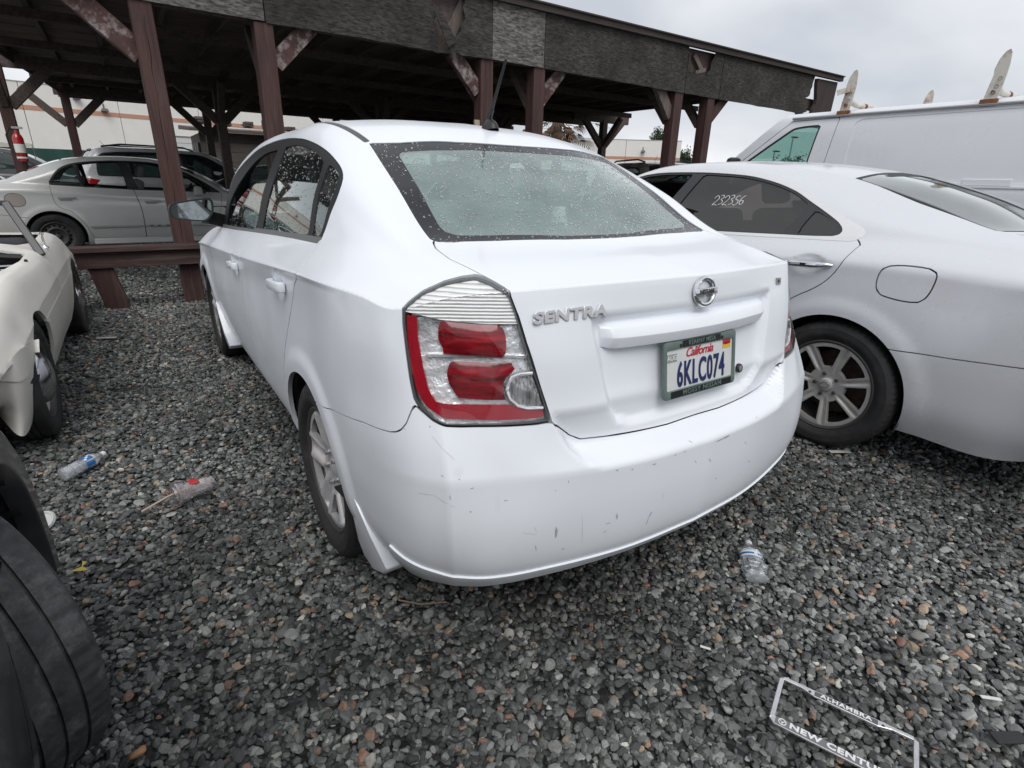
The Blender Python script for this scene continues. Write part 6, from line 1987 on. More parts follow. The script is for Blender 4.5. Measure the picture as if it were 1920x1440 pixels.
def build_beige():
    PAINT = paint('beige silver paint', (.64, .635, .61), rough=.36, metal=.2, dirt_amt=.14, scale=3)
    root = empty('sedan', (-2.17, 9.76, 0), -PI / 2, 'dusty beige sedan on a bare steel rear wheel under the carport', 'car')
    STEEL = dict(kind='steel', n=16, hr=.155, hs=.0135, metal=mat('black steel wheel', (.075, .072, .07), .5, metal=.4, dirt=(.10, .09, .08), dirt_amt=.6, dirt_scale=12), metal_dark=mat('dark wheel metal', (.10, .095, .09), .5, metal=.6),
                 cap=(.045, -.028, .018), nuts=(5, .055, .009, -.022))
    W = wheel_meshes(.318, .20, .205, STEEL, blocks=0)
    DLO = smooth_poly([(2.28, .955), (1.1, .985), (.98, .99), (.06, 1.04), (.045, 1.07), (.09, 1.15), (.17, 1.25), (.26, 1.31), (.40, 1.355), (.65, 1.39), (.95, 1.405), (1.35, 1.395), (1.60, 1.34), (1.85, 1.24), (2.1, 1.09)], 4, sharp=(0, 3))
    p = dict(roll=20, rows=beige_rows(), zb=(.19, .30, .44, .56, .66, .76), nose=[(3.40, .20), (3.46, .28), (3.55, .42), (3.56, .50), (3.56, .56), (3.55, .60), (3.54, .64), (3.53, .685)],
             tail=[(-1.04, .28), (-1.08, .33), (-1.10, .48), (-1.10, .58), (-1.07, .68), (-1.06, .77), (-1.05, .88), (-1.03, .975)], wn=.78, wt=.79, nd=.30, td=.13,
             arches=((.0, .325, .362), (2.635, .325, .362)), track=.765, R=.318, wheels=W, axles=((0, .1, 0), (2.635, .3, 0)),
             glass=dict(rear=[(.53, .23), (.56, -.12), (.59, -.43), (.3, -.49), (0, -.51), (0, .18), (.3, .21)], front=[(.62, 2.37), (.3, 2.48), (0, 2.50), (0, 1.59), (.3, 1.56), (.56, 1.51), (.64, 1.95)]),
             dlo=DLO, frame_mat=mat('matt black window frame', (.016, .016, .017), .5),
             panes=[(smooth_poly([(.985, 1.005), (.46, 1.035), (.425, 1.20), (.41, 1.335), (.66, 1.372), (.93, 1.385), (.955, 1.30)], 3, sharp=(0, 1, 3, 5)), .006, None),
                    (smooth_poly([(.41, 1.038), (.085, 1.055), (.075, 1.075), (.115, 1.15), (.19, 1.24), (.28, 1.295), (.365, 1.322)], 3, sharp=(0, 1, 6)), .006, M_['glass_side']),
                    (smooth_poly([(2.15, .975), (1.125, 1.0), (1.06, 1.25), (1.03, 1.385), (1.34, 1.375), (1.58, 1.32), (1.82, 1.22), (2.02, 1.10)], 3, sharp=(0, 1, 3)), .006, None)],
             doors=[smooth_poly([(.05, 1.10), (.05, 1.03), (.055, .88), (.07, .79), (.13, .72), (.23, .68), (.37, .48), (.425, .29), (1.10, .28), (1.11, .68), (1.055, .985), (1.05, 1.10)], 3, sharp=(0, 1, 7, 8, 10, 11)),
                    smooth_poly([(1.056, 1.10), (1.061, .985), (1.116, .68), (1.106, .28), (2.16, .28), (2.20, .60), (2.28, .95), (2.28, 1.10)], 3, sharp=(0, 1, 3, 4, 6, 7))],
             flap=(1, smooth_poly([(-.46, .90), (-.46, .77), (-.28, .765), (-.285, .895)], 4)), flap_mat=mat('pinkish flap paint', (.40, .35, .32), .4),
             lamps=[('tail_light', [(-.84, -.70, .92), (-.76, -.92, .93), (-.45, -1.02, .93), (-.45, -1.04, .78), (-.76, -.95, .76), (-.84, -.76, .78)], mat('red lamp lens', (.3, .01, .015), .12), -.002)],
             bumper=[(0, -1.08, .66), (-.5, -1.05, .66), (-.78, -.93, .65), (-.84, -.6, .64), (-.865, -.36, .60), (-.865, .2, .55), (-.865, .2, 0)],
             seats=[(-.36, 1.28, .38, M_['seat_grey']), (.36, 1.28, .38, M_['seat_grey'])])
    r = make_car(root, p, PAINT)
    HND = mat('body handle', (.37, .36, .335), .4)
    for k, g, do in r['doors']:
        y, z = ((.22, .865), (1.28, .82))[k]
        mb = MB().box((g * .874, y, z), (.02, .215, .030)); mb.box((g * .872, y - .02, z - .025), (.010, .15, .028))
        mb.build('door_handle', HND, do, smooth=True, bevel=.006, seg=2)
        a, b = ((.42, 1.085), (1.125, 2.18))[k]
        mb = MB().box((g * .878, (a + b) / 2, .455), (.018, b - a, .035)); mb.build('side_moulding', HND, do, smooth=True, bevel=.006)
        if k == 1:
            for q in (1.20, 1.30, 1.42):
                mb = MB().box((g * .888, q, .457), (.003, .045, .014)); mb.build('torn_clip', M_['seal'], do)
    mb = MB().box((0, .50, .72), (1.30, .15, .60), Matrix.Rotation(rad(-20), 3, 'X')); rs = mb.build('rear_bench', M_['seat_grey'], root, smooth=True, bevel=.05, seg=3)
    for x in (-.38, .38):
        mb = MB().box((x, .38, 1.10), (.25, .10, .14), Matrix.Rotation(rad(-18), 3, 'X')); mb.build('headrest', M_['seat_grey'], rs, smooth=True, bevel=.04, seg=3)
    mb = MB().box((0, -.0, 1.04), (1.12, .7, .02)); mb.build('parcel_shelf', mat('dark shelf', (.05, .05, .05), .9), root)
    mb = MB().box((0, 2.12, .87), (1.35, .4, .2)); mb.build('dashboard', M_['interior_dark'], root, bevel=.03)
    steering_wheel(root, -.36, 1.88, .90, M_['interior_dark'])
    for g in (-1, 1):
        mb = MB().box((g * .99, 1.92, .985), (.22, .13, .15), None, .8); mm = mb.build('mirror', HND, root, smooth=True, bevel=.035, seg=2)
        mb = MB().beam((g * .90, 1.95, .97), (g * .78, 2.02, .97), .06, .06); mb.build('mirror_arm', M_['rubber'], mm)
        mb = MB().beam((g * .80, .44, 1.04), (g * .685, .415, 1.345), .022, .03); mb.build('window_divider', M_['seal'], root)
        mb = MB().box((g * .862, 1.3, .235), (.03, 1.75, .09)); mb.build('sill', PAINT, root, smooth=True, bevel=.02)
    return root
beige = build_beige()

# ------------------------------------------------------------------ off-white roadster on the left, nose towards us
def build_roadster():
    PAINT = paint('chalky cream paint', (.75, .72, .665), rough=.45, coat=.15, dirt=(.50, .48, .46), dirt_amt=.3, scale=3.5)
    root = empty('roadster', (-2.40, 3.93, 0), PI + rad(-1.0), 'stripped cream roadster without a roof, only its windscreen frame and open front hatch', 'car')
    rows = [
        (2.86, .56, .42, .50, .47, .40, 2.92, .49, .32, 2.94, .49, 2.98, .49),
        (2.66, .66, .50, .58, .62, .42, 2.72, .57, .33, 2.72, .57, 2.74, .58),
        (2.38, .695, .56, .60, .71, .43, 2.36, .645, .34, 2.36, .64, 2.36, .66),
        (2.02, .70, .60, .605, .755, .44, 2.00, .70, .35, 2.00, .70, 2.00, .72),
        (1.60, .70, .605, .61, .75, .46, 1.60, .715, .38, 1.60, .72, 1.60, .75),
        (1.15, .695, .61, .63, .735, .52, 1.15, .76, .43, 1.17, .78, 1.20, .80),
        (.88, .69, .61, .635, .735, .56, .90, .775, .46, .93, .80, .98, .82),
        (.60, .69, .615, .635, .745, .56, .60, .785, .46, .60, .80, .60, .82),
        (.22, .69, .62, .64, .765, .56, .22, .805, .46, .22, .81, .22, .82),
        (-.08, .69, .62, .63, .765, .54, -.08, .80, .45, -.08, .80, -.08, .81),
        (-.38, .68, .58, .60, .71, .50, -.40, .73, .42, -.41, .735, -.44, .74),
        (-.62, .64, .52, .55, .62, .46, -.65, .63, .38, -.66, .635, -.70, .64),
        (-.80, .56, .45, .48, .50, .40, -.86, .52, .34, -.88, .52, -.92, .52)]
    RW = dict(kind='steel', n=8, hr=.13, hs=.004, metal=mat('pale painted wheel', (.46, .46, .46), .35, metal=.3, dirt=(.2, .19, .18), dirt_amt=.4, dirt_scale=9), metal_dark=mat('dark wheel metal', (.10, .095, .09), .5, metal=.6),
              cap=(.130, -.008, .050), cap_mat=mat('dull chrome cap', (.52, .53, .55), .2, metal=1.0, noise_amt=.25, noise_scale=9))
    W = wheel_meshes(.30, .165, .205, RW, blocks=0)
    fa = 2.24
    p = dict(rows=rows, zb=(.17, .22, .30, .38, .45, .52), nose=[(2.70, .24), (2.78, .27), (2.90, .31), (2.94, .36), (2.95, .39), (2.96, .42), (2.97, .44), (2.98, .47)],
             tail=[(-.80, .26), (-.86, .28), (-.92, .32), (-.93, .36), (-.93, .40), (-.93, .43), (-.925, .46), (-.92, .50)], wn=.56, wt=.56, nd=.26, td=.16, bv=(), bcv=(), flare=.004,
             dw=(-.06, -.045, -.022, -.008, 0, .004, .002, 0),
             arches=((.0, .285, .315), (fa - .10, .27, .335)), track=.612, R=.30, wheels=W, axles=((0, .1, 0), (fa, .3, 0)), pan=(-.75, 2.7), zglass=.4,
             opening=[(.50, .80), (.56, .55), (.56, .15), (.50, -.06), (.3, -.12), (0, -.14), (0, .90), (.3, .88)],
             doors=[smooth_poly([(.22, .90), (.22, .60), (.27, .40), (.34, .24), (1.05, .22), (1.10, .26), (1.02, .40), (.94, .60), (.86, .90)], 3, sharp=(0, 3, 4, 8))], no_liner=True)
    def trunk(s):
        q = np.array([(-.565, 1.03), (-.568, 1.3), (-.525, 1.62), (-.42, 2.05), (-.22, 2.45), (0, 2.56), (.22, 2.45), (.42, 2.05), (.525, 1.62), (.568, 1.3), (.565, 1.03)])
        return np.where((s.v[:, 2] > .5) & (s.v[:, 1] > 1), poly_sd(s.v[:, [0, 1]], q), .2)
    p['trunk'] = trunk
    r = make_car(root, p, PAINT)
    bpy.data.objects.remove(r['trunk'])              # the hatch is off: only its hole is left
    mb = MB().box((0, 1.75, .40), (1.0, 1.4, .02)); mb.box((0, 1.0, .52), (1.14, .02, .40)); mb.build('hatch_floor', M_['matte'], root)
    mb = MB().box((0, 2.2, .45), (.9, .03, .28)); mb.box((.2, 1.6, .50), (.4, .5, .2)); mb.build('engine_clutter', M_['rubber'], root, bevel=.01)
    for g in (-1, 1):
        mb = MB().box((g * .60, .30, .45), (.02, 1.2, .52)); mb.build('door_card', M_['matte'], root)
    mb = MB().tube([(-.55, 1.05, .742), (-.3, 1.08, .772), (.3, 1.08, .772), (.55, 1.05, .742)], .022, 8); mb.build('hatch_seal', M_['seal'], root, smooth=True)
    mb = MB().box((-.46, 1.50, .715), (.15, .22, .012), Matrix.Rotation(.1, 3, 'Z')); tb = mb.build('metal_bracket', mat('zinc plate', (.62, .63, .64), .4, metal=.5), root, bevel=.004)
    for dy in (-.06, .05):
        mb = MB().lathe([(.030, .0), (.030, .005), (.0005, .005)], n=16, center=(-.47, 1.50 + dy, .7195)); mb.build('bracket_hole', M_['matte'], tb)
    mb = MB().tube([(-.55, 1.25, .72), (.0, 1.35, .735)], .007, 6); mb.build('stay_rod', M_['satin'], root)
    # windscreen frame
    mb = MB()
    for g in (-1, 1):
        mb.beam((g * .635, .92, .735), (g * .50, .74, 1.06), .045, .030, (0, 1, .3))
    mb.beam((-.515, .735, 1.055), (.515, .735, 1.055), .032, .032)
    mb.build('windscreen_frame', mat('dark windscreen frame', (.055, .055, .058), .4, metal=.2), root, bevel=.006)
    mb = MB(); mb.beam((-.60, .93, .752), (.60, .93, .752), .03, .02); mb.build('windscreen_seal', M_['seal'], root)
    # mirror stalk on the door
    mb = MB().lathe([(.022, 0), (.020, .006), (.007, .02), (.006, .085), (.013, .092), (.013, .104), (.006, .108)], n=12, center=(-.625, .62, .752)); mb.build('mirror_stalk', M_['chrome'], root, smooth=True)
    for y, z in ((1.30, .748), (.78, .70)):
        mb = MB().lathe([(.010, 0), (.008, .012), (.001, .014)], n=8, center=(-.60 - .03 * (y < 1), y, z)); mb.build('stud', M_['seal'], root)
    # seats, tub
    mb = MB().box((0, .45, .30), (1.15, 1.1, .02)); mb.build('cabin_floor', M_['matte'], root)
    for x in (-.27, .27): add_seat(root, x, .32, .26, M_['seat_dark'], .42, .38, False)
    # dent marks: a black torn slit low on the nose
    mb = MB().add([(-.700, 2.44, .372), (-.694, 2.47, .345), (-.68, 2.56, .365), (-.67, 2.60, .40)], [(0, 1, 2, 3)]); mb.build('torn_slit', M_['seal'], root)
    return root
roadster = build_roadster()

# ------------------------------------------------------------------ black car at the left edge, front bumper gone, wheel turned
def build_black():
    PAINT = paint('black car paint', (.016, .017, .022), rough=.34, dirt=(.16, .15, .14), dirt_amt=.6, scale=6)
    root = empty('car', (-2.2706, -3.057, 0), .06, 'black car at the left edge with its front bumper missing and the wheel turned out', 'car')
    RW = dict(kind='spokes', n=5, w=(.03, .045), r=(.09, .18), dish=.02, metal=mat('dull alloy', (.40, .385, .37), .38, metal=.6), metal_dark=mat('dark wheel metal', (.10, .095, .09), .5, metal=.6), cap=(.03, -.016, .006))
    d = wheel_meshes(.312, .205, .205, RW, blocks=0)
    d['tyre'] = (tyre_mesh(.335, .205, .215, 'worn_tyre', blocks=72, n=288, grooves=(-.42, -.02, .38), gw=.032, gd=.007, sh=.026, slot=.5), mat('scuffed tyre', (.040, .040, .043), .72, noise_amt=.5, noise_scale=22, dirt=(.15, .15, .153), dirt_amt=.9, dirt_scale=14, bump=.6, bump_scale=75, bump_dist=.003))
    d['tyre'][0].materials.append(d['tyre'][1])
    rows = beige_rows()
    p = dict(rows=rows, zb=(.19, .30, .44, .56, .66, .76), nose=[(3.40, .20), (3.46, .28), (3.55, .42), (3.56, .50), (3.56, .56), (3.55, .60), (3.54, .64), (3.53, .685)],
             tail=[(-1.04, .28), (-1.08, .33), (-1.10, .48), (-1.10, .58), (-1.07, .68), (-1.06, .77), (-1.05, .88), (-1.03, .975)], wn=.78, wt=.79, nd=.30, td=.13,
             arches=((.0, .325, .362), (2.635, .325, .375)), track=.755, R=.312, wheels=d, axles=((0, .1, 0),),
             glass=dict(rear=[(.53, .23), (.56, -.12), (.59, -.43), (.3, -.49), (0, -.51), (0, .18), (.3, .21)], front=[(.62, 2.37), (.3, 2.48), (0, 2.50), (0, 1.59), (.3, 1.56), (.56, 1.51), (.64, 1.95)]),
             dlo=smooth_poly([(2.28, .955), (.98, .99), (.06, 1.04), (.045, 1.07), (.17, 1.25), (.40, 1.355), (.95, 1.405), (1.35, 1.395), (1.60, 1.34), (2.1, 1.09)], 3, sharp=(0, 2)),
             panes=[(smooth_poly([(2.15, .975), (.085, 1.055), (.19, 1.24), (.41, 1.335), (.93, 1.385), (1.34, 1.375), (1.58, 1.32), (2.02, 1.10)], 3, sharp=(0, 1)), .006, M_['glass_plain'])],
             doors=[smooth_poly([(.05, 1.10), (.05, 1.03), (.07, .79), (.23, .68), (.37, .48), (.425, .29), (1.10, .28), (1.11, .68), (1.055, .985), (1.05, 1.10)], 3, sharp=(0, 1, 5, 6, 8, 9)),
                    smooth_poly([(1.056, 1.10), (1.061, .985), (1.116, .68), (1.106, .28), (2.16, .28), (2.20, .60), (2.28, .95), (2.28, 1.10)], 3, sharp=(0, 1, 3, 4, 6, 7))], pan=(-.9, 2.2),
             chop=lambda s: 2.205 - s.v[:, 1],
             seats=[(-.36, 1.28, .38, M_['seat_dark']), (.36, 1.28, .38, M_['seat_dark'])])
    r = make_car(root, p, PAINT)
    for g in (-1, 1):
        place_wheel(d, root, g * (.795 - .09), 2.635, .335, g, steer=rad(29.3), spin=.4)
    # front wings: a flared band round each arch, bonnet between them
    prof = [(.376, .79), (.380, .832), (.386, .838), (.402, .836), (.432, .842), (.455, .832), (.472, .805), (.484, .765), (.488, .70)]
    for g in (-1, 1):
        vs, fs = [], []; na = 44
        for k in range(na + 1):
            a = rad(-14 + 204 * k / na)
            for r_, x_ in prof:
                rr = r_ + (.03 * sstep(.40, .48, r_) * math.sin(max(0, a)) if a < PI / 2 else .0)
                if a > PI / 2: rr = r_ + .03 * float(sstep(.40, .48, r_)) + (.10 * (a - PI / 2)) * float(sstep(.39, .48, r_))
                vs.append((g * x_, 2.635 + rr * math.cos(a), max(.20, .31 + rr * math.sin(a))))
        m = len(prof)
        for k in range(na):
            for j in range(m - 1): fs.append((k * m + j, k * m + j + 1, (k + 1) * m + j + 1, (k + 1) * m + j))
        MB().add(vs, fs).build('wing', PAINT, root, smooth=True, angle=60)
    MB().prism([(2.20, .97), (2.6, .92), (2.95, .83), (3.05, .74), (2.95, .74), (2.2, .85)], lambda a, b, d: (d, a, b), -.72, .72).build('bonnet', PAINT, root, bevel=.01)
    # bare nose: radiator carrier, inner arch liner with ribs
    mb = MB().box((0, 3.0, .52), (1.15, .10, .5)); mb.build('radiator', M_['matte'], root, bevel=.01)
    for g in (-1, 1):
        for k in range(7):
            a = rad(18 + 22 * k)
            mb = MB().box((g * .70, 2.635 + .366 * math.cos(a), .325 + .366 * math.sin(a)), (.22, .014, .012), Matrix.Rotation(a, 3, 'X')); mb.build('liner_rib', M_['rubber'], root)
    mb = MB().box((0, 2.12, .87), (1.35, .4, .2)); mb.build('dashboard', M_['interior_dark'], root, bevel=.03)
    return root
black = build_black()
# ------------------------------------------------------------------ white cargo van behind the silver sedan
def build_van():
    PAINT = paint('white van paint', (.72, .735, .77), rough=.30, dirt_amt=.05)
    root = empty('cargo_van', (6.05, 0, 0), 0, 'white cargo van with a rusty ladder rack behind the silver sedan', 'van')
    # cross-section (half width, height) from sill to roof middle, swept along y
    sec = [(.94, .42), (.985, .60), (.99, .95), (.99, 1.28), (.975, 1.34), (.965, 1.60), (.945, 1.85), (.93, 1.94), (.905, 2.015), (.86, 2.05), (.60, 2.085), (.3, 2.10), (0, 2.105)]
    sec = smooth_poly(sec, 4, closed=False, sharp=(3, 4))
    # stations: y, width factor, roof factor as function of height
    st = [(-3.10, .97), (-3.0, 1), (-2, 1), (-1, 1), (0, 1), (.8, 1), (1.3, 1), (1.62, 1), (1.9, 1), (2.15, 1), (2.35, 1)]
    def roofline(y, z):
        # windscreen rake and bonnet: lower everything ahead of the pillar
        if y <= 2.20: lim = 2.105
        elif y <= 2.95: lim = 2.075 - (y - 2.20) * .80
        elif y <= 3.75: lim = 1.32 - (y - 2.95) * .20
        else: lim = 1.16
        return lim
    ys = np.concatenate([np.linspace(-3.1, 2.1, 105), np.linspace(2.15, 3.95, 61)])
    G = np.zeros((len(ys), len(sec), 3))
    for i, y in enumerate(ys):
        lim = roofline(y, 0); k = np.clip((y - 2.15) / .8, 0, 1)
        z = sec[:, 1].copy(); w = sec[:, 0].copy()
        zz = np.minimum(z, lim - (2.105 - z) * .35 * 0 - (w / .99) ** 4 * .03 * (lim < 2.1))
        w = w * (1 - .06 * np.clip((y - 3.2) / .75, 0, 1) ** 2)
        # the roof part folds forward as the windscreen
        G[i, :, 0] = w; G[i, :, 1] = y; G[i, :, 2] = zz
    V = G.reshape(-1, 3) * [-1, 1, 1]
    F = grid_faces(len(ys), len(sec))
    V2 = np.concatenate([V, V * [-1, 1, 1]]); F2 = np.concatenate([F, F[:, ::-1] + len(V)])
    V2[np.abs(V2[:, 0]) < 1e-4, 0] = 0
    s = Surf(*weld(V2, F2)).normals(); s = finish_skin(s)
    body = s
    ar = lambda q: np.where(np.abs(q.v[:, 0]) > .5, np.minimum(np.hypot(q.v[:, 1] + .45, q.v[:, 2] - .38), np.hypot(q.v[:, 1] - 3.05, q.v[:, 2] - .38)) - .42, .1)
    _, body = body.cut(ar(body))
    WIN = smooth_poly([(2.76, 1.44), (2.10, 1.885), (2.04, 1.91), (1.80, 1.925), (1.765, 1.91), (1.775, 1.86), (1.835, 1.42), (2.2, 1.40)], 3, sharp=(0, 6))
    WIN_IN = off_poly(WIN, .018)
    def wsd(q):
        P = [(-.80, 2.95), (0, 3.02), (.80, 2.95), (.84, 2.30), (0, 2.30), (-.84, 2.30)]
        return np.where((q.v[:, 2] > 1.30) & (q.v[:, 1] > 2.22), poly_sd(q.v[:, [0, 1]], P), .2)
    a, body = body.cut(wsd(body)); surf_obj('windscreen', a.offset(-.004), M_['glass_plain'], root, 0)
    for g in (-1, 1):
        d, body = body.cut(side_sd(body, WIN, g, .5, 1.2))
        inn, ring = d.cut(side_sd(d, WIN_IN, g, .5, 1.2))
        o = surf_obj('window_seal', ring.offset(-.003), M_['seal'], root, .012)
        surf_obj('window_pane', inn.offset(-.006), glass_mat('green tinted glass', (.50, .74, .68), haze=.04), root, 0)
        DOOR = [(1.66, .55), (1.64, 1.50), (1.585, 1.985), (2.10, 1.975), (2.86, 1.40), (2.86, .55)]
        d, body = cut_out(body, side_sd(body, DOOR, g, .5, .4), .008)
        do = surf_obj('door', d, PAINT, root, .018)
        MB().box((g * 1.0, 1.80, 1.12), (.03, .16, .05)).build('door_handle', M_['rubber'], do, bevel=.01)
        # pressed panel with rounded upper corner
        PAN = smooth_poly([(1.42, 1.36), (1.42, 1.86), (1.40, 1.93), (1.32, 1.955), (-2.9, 1.955), (-2.9, 1.36)], 4, sharp=(0, 4, 5))
        f = side_sd(body, PAN, g, .5, 1.0)
        d, body = body.cut(f)
        d = d.offset(-.006)
        surf_obj('side_panel', d, PAINT, root, 0)
        MB().box((g * .990, -.95, 1.325), (.014, 5.0, .012)).build('belt_moulding', PAINT, root)
        MB().box((g * .978, .16, 1.365), (.008, .36, .055)).build('vent_cover', PAINT, root, bevel=.004)
        mb = MB().tube([(g * .935, -3.05, 2.0), (g * .935, 2.1, 2.0)], .014, 6); mb.build('drip_rail', mat('drip rail', (.30, .30, .31), .4), root, smooth=True)
        m_ = MB().box((g * 1.16, 2.62, 1.46), (.20, .12, .28), None, .9).build('mirror', M_['rubber'], root, smooth=True, bevel=.04, seg=2)
        MB().beam((g * .97, 2.62, 1.40), (g * 1.1, 2.62, 1.42), .06, .05).build('mirror_arm', M_['rubber'], m_)
    surf_obj('body', body, PAINT, root, .018)
    surf_obj('cabin_liner', Surf(*(lambda q: (q.v, q.f, q.n))(s.offset(-.03).cut(np.minimum(np.minimum(side_sd(s, WIN, -1, .4, 1.2), side_sd(s, WIN, 1, .4, 1.2)), np.minimum(wsd(s), ar(s))))[1])), M_['interior'], root, 0)
    MB().box((0, 1.45, 1.45), (1.7, .03, 1.1)).build('bulkhead', M_['interior'], root)
    MB().box((0, .3, .45), (1.8, 6.8, .04)).build('floor_pan', M_['matte'], root)
    MB().box((0, -3.09, 1.2), (1.84, .02, 1.6)).build('rear_door', PAINT, root)
    MB().box((0, 3.95, .95), (1.8, .08, .5)).build('grille', M_['rubber'], root, bevel=.02)
    for x in (-.48, .48): add_seat(root, x, 1.95, .80, M_['seat_dark'], .5, .62)
    steering_wheel(root, -.48, 2.45, 1.28, M_['interior_dark'])
    MB().box((0, 2.85, 1.22), (1.7, .4, .2)).build('dashboard', M_['interior_dark'], root, bevel=.03)
    RW = dict(kind='steel', n=8, hr=.13, hs=.018, metal=mat('grey painted wheel', (.30, .31, .33), .4, metal=.4), metal_dark=mat('dark wheel metal', (.10, .095, .09), .5, metal=.6))
    W = wheel_meshes(.37, .23, .21, RW, blocks=0)
    for g in (-1, 1):
        for y in (-.45, 3.05): place_wheel(W, root, g * .85, y, .37, g)
    # ladder rack: its own thing, bolted to the gutters
    rk = empty('ladder_rack', (6.05, .9, 2.04), 0, 'rusty white ladder rack clamped on the roof of the cargo van', 'ladder rack')
    WH = mat('chipped white rack paint', (.60, .58, .52), .5, noise_amt=.05, dirt=(.24, .09, .035), dirt_amt=.95, dirt_scale=7)
    RUST = mat('rusty clamp', (.20, .085, .04), .8, noise_amt=.4, noise_scale=25)
    for y in (.66, -.57, -2.2):
        for g in (-1, 1):
            out = [(-.050, -.02), (.046, -.02), (.052, .09), (.056, .19), (.070, .235), (.068, .31), (.046, .365), (.022, .378), (.002, .352), (-.022, .27), (-.034, .20), (-.046, .09)]
            mb = MB().prism([(a, b) for a, b in out], lambda a, b, d: (g * (.925 - .0 * b) + d * g, y + a + b * -.18, b), -.006, .006)
            pl = mb.build('side_plate', WH, rk)
            for b in (.10, .16):
                MB().lathe([(.014, -.008), (.014, .010), (.001, .010)], n=10, axis='X', center=(g * .928, y - b * .18 - .005, b)).build('plate_hole', M_['seal'], pl)
            MB().box((g * .93, y, -.02), (.03, .13, .05)).build('clamp', RUST, pl, bevel=.004)
            MB().lathe([(.016, -.016), (.016, .016), (.001, .016)], n=8, axis='X', center=(g * .93, y - .012, .055)).build('bolt', RUST, pl)
        mb = MB().tube([(-.92, y - .02, .10), (-.70, y - .0, .075), (.70, y, .075), (.92, y - .02, .10)], .026, 10); mb.build('crossbar', WH, rk, smooth=True)
        MB().tube([(-.55, y, .075), (-.50, y, .075)], .029, 10).build('tape_band', mat('red brown tape', (.16, .04, .03), .6), rk)
    mb = MB().beam((-.94, .64, .20), (-.99, .74, .17), .015, .05); mb.build('bent_stop', WH, rk)
    for k in rk.children: pass
    return root
van = build_van()
# ------------------------------------------------------------------ cars further back: one simple builder, lower resolution
GLASS_BG = glass_mat('background glass', (.35, .42, .41), haze=.12, haze_col=(.3, .34, .34))
def bg_rows(kind):
    if kind == 'sedan': return beige_rows()
    # tall estate / off-roader: roof runs to the tail
    return [
        (3.30, .80, .80, .72, .82, .52, 3.42, .83, .42, 3.45, .835, 3.52, .84),
        (3.00, .88, .88, .80, .96, .58, 3.05, 1.0, .48, 3.07, 1.01, 3.10, 1.02),
        (2.65, .90, .92, .82, 1.03, .62, 2.70, 1.06, .52, 2.72, 1.07, 2.78, 1.08),
        (2.34, .905, .96, .82, 1.07, .70, 2.36, 1.11, .65, 2.38, 1.12, 2.46, 1.13),
        (1.95, .91, .98, .825, 1.09, .76, 1.95, 1.38, .70, 1.96, 1.42, 2.06, 1.46),
        (1.48, .91, .99, .825, 1.10, .73, 1.50, 1.62, .66, 1.48, 1.66, 1.56, 1.68),
        (1.10, .91, 1.0, .825, 1.105, .72, 1.10, 1.66, .64, 1.10, 1.70, 1.10, 1.73),
        (.55, .91, 1.0, .825, 1.11, .72, .55, 1.67, .64, .55, 1.715, .55, 1.745),
        (.0, .91, 1.0, .825, 1.11, .715, .0, 1.67, .635, .0, 1.71, .0, 1.74),
        (-.45, .90, 1.0, .82, 1.11, .71, -.47, 1.65, .62, -.50, 1.69, -.52, 1.715),
        (-.68, .89, 1.0, .81, 1.11, .70, -.64, 1.55, .61, -.66, 1.60, -.72, 1.64),
        (-.80, .88, 1.0, .80, 1.09, .72, -.78, 1.30, .64, -.82, 1.32, -.88, 1.34),
        (-.88, .85, .99, .78, 1.02, .68, -.93, 1.05, .58, -.96, 1.06, -1.0, 1.07)]
_bgw = {}
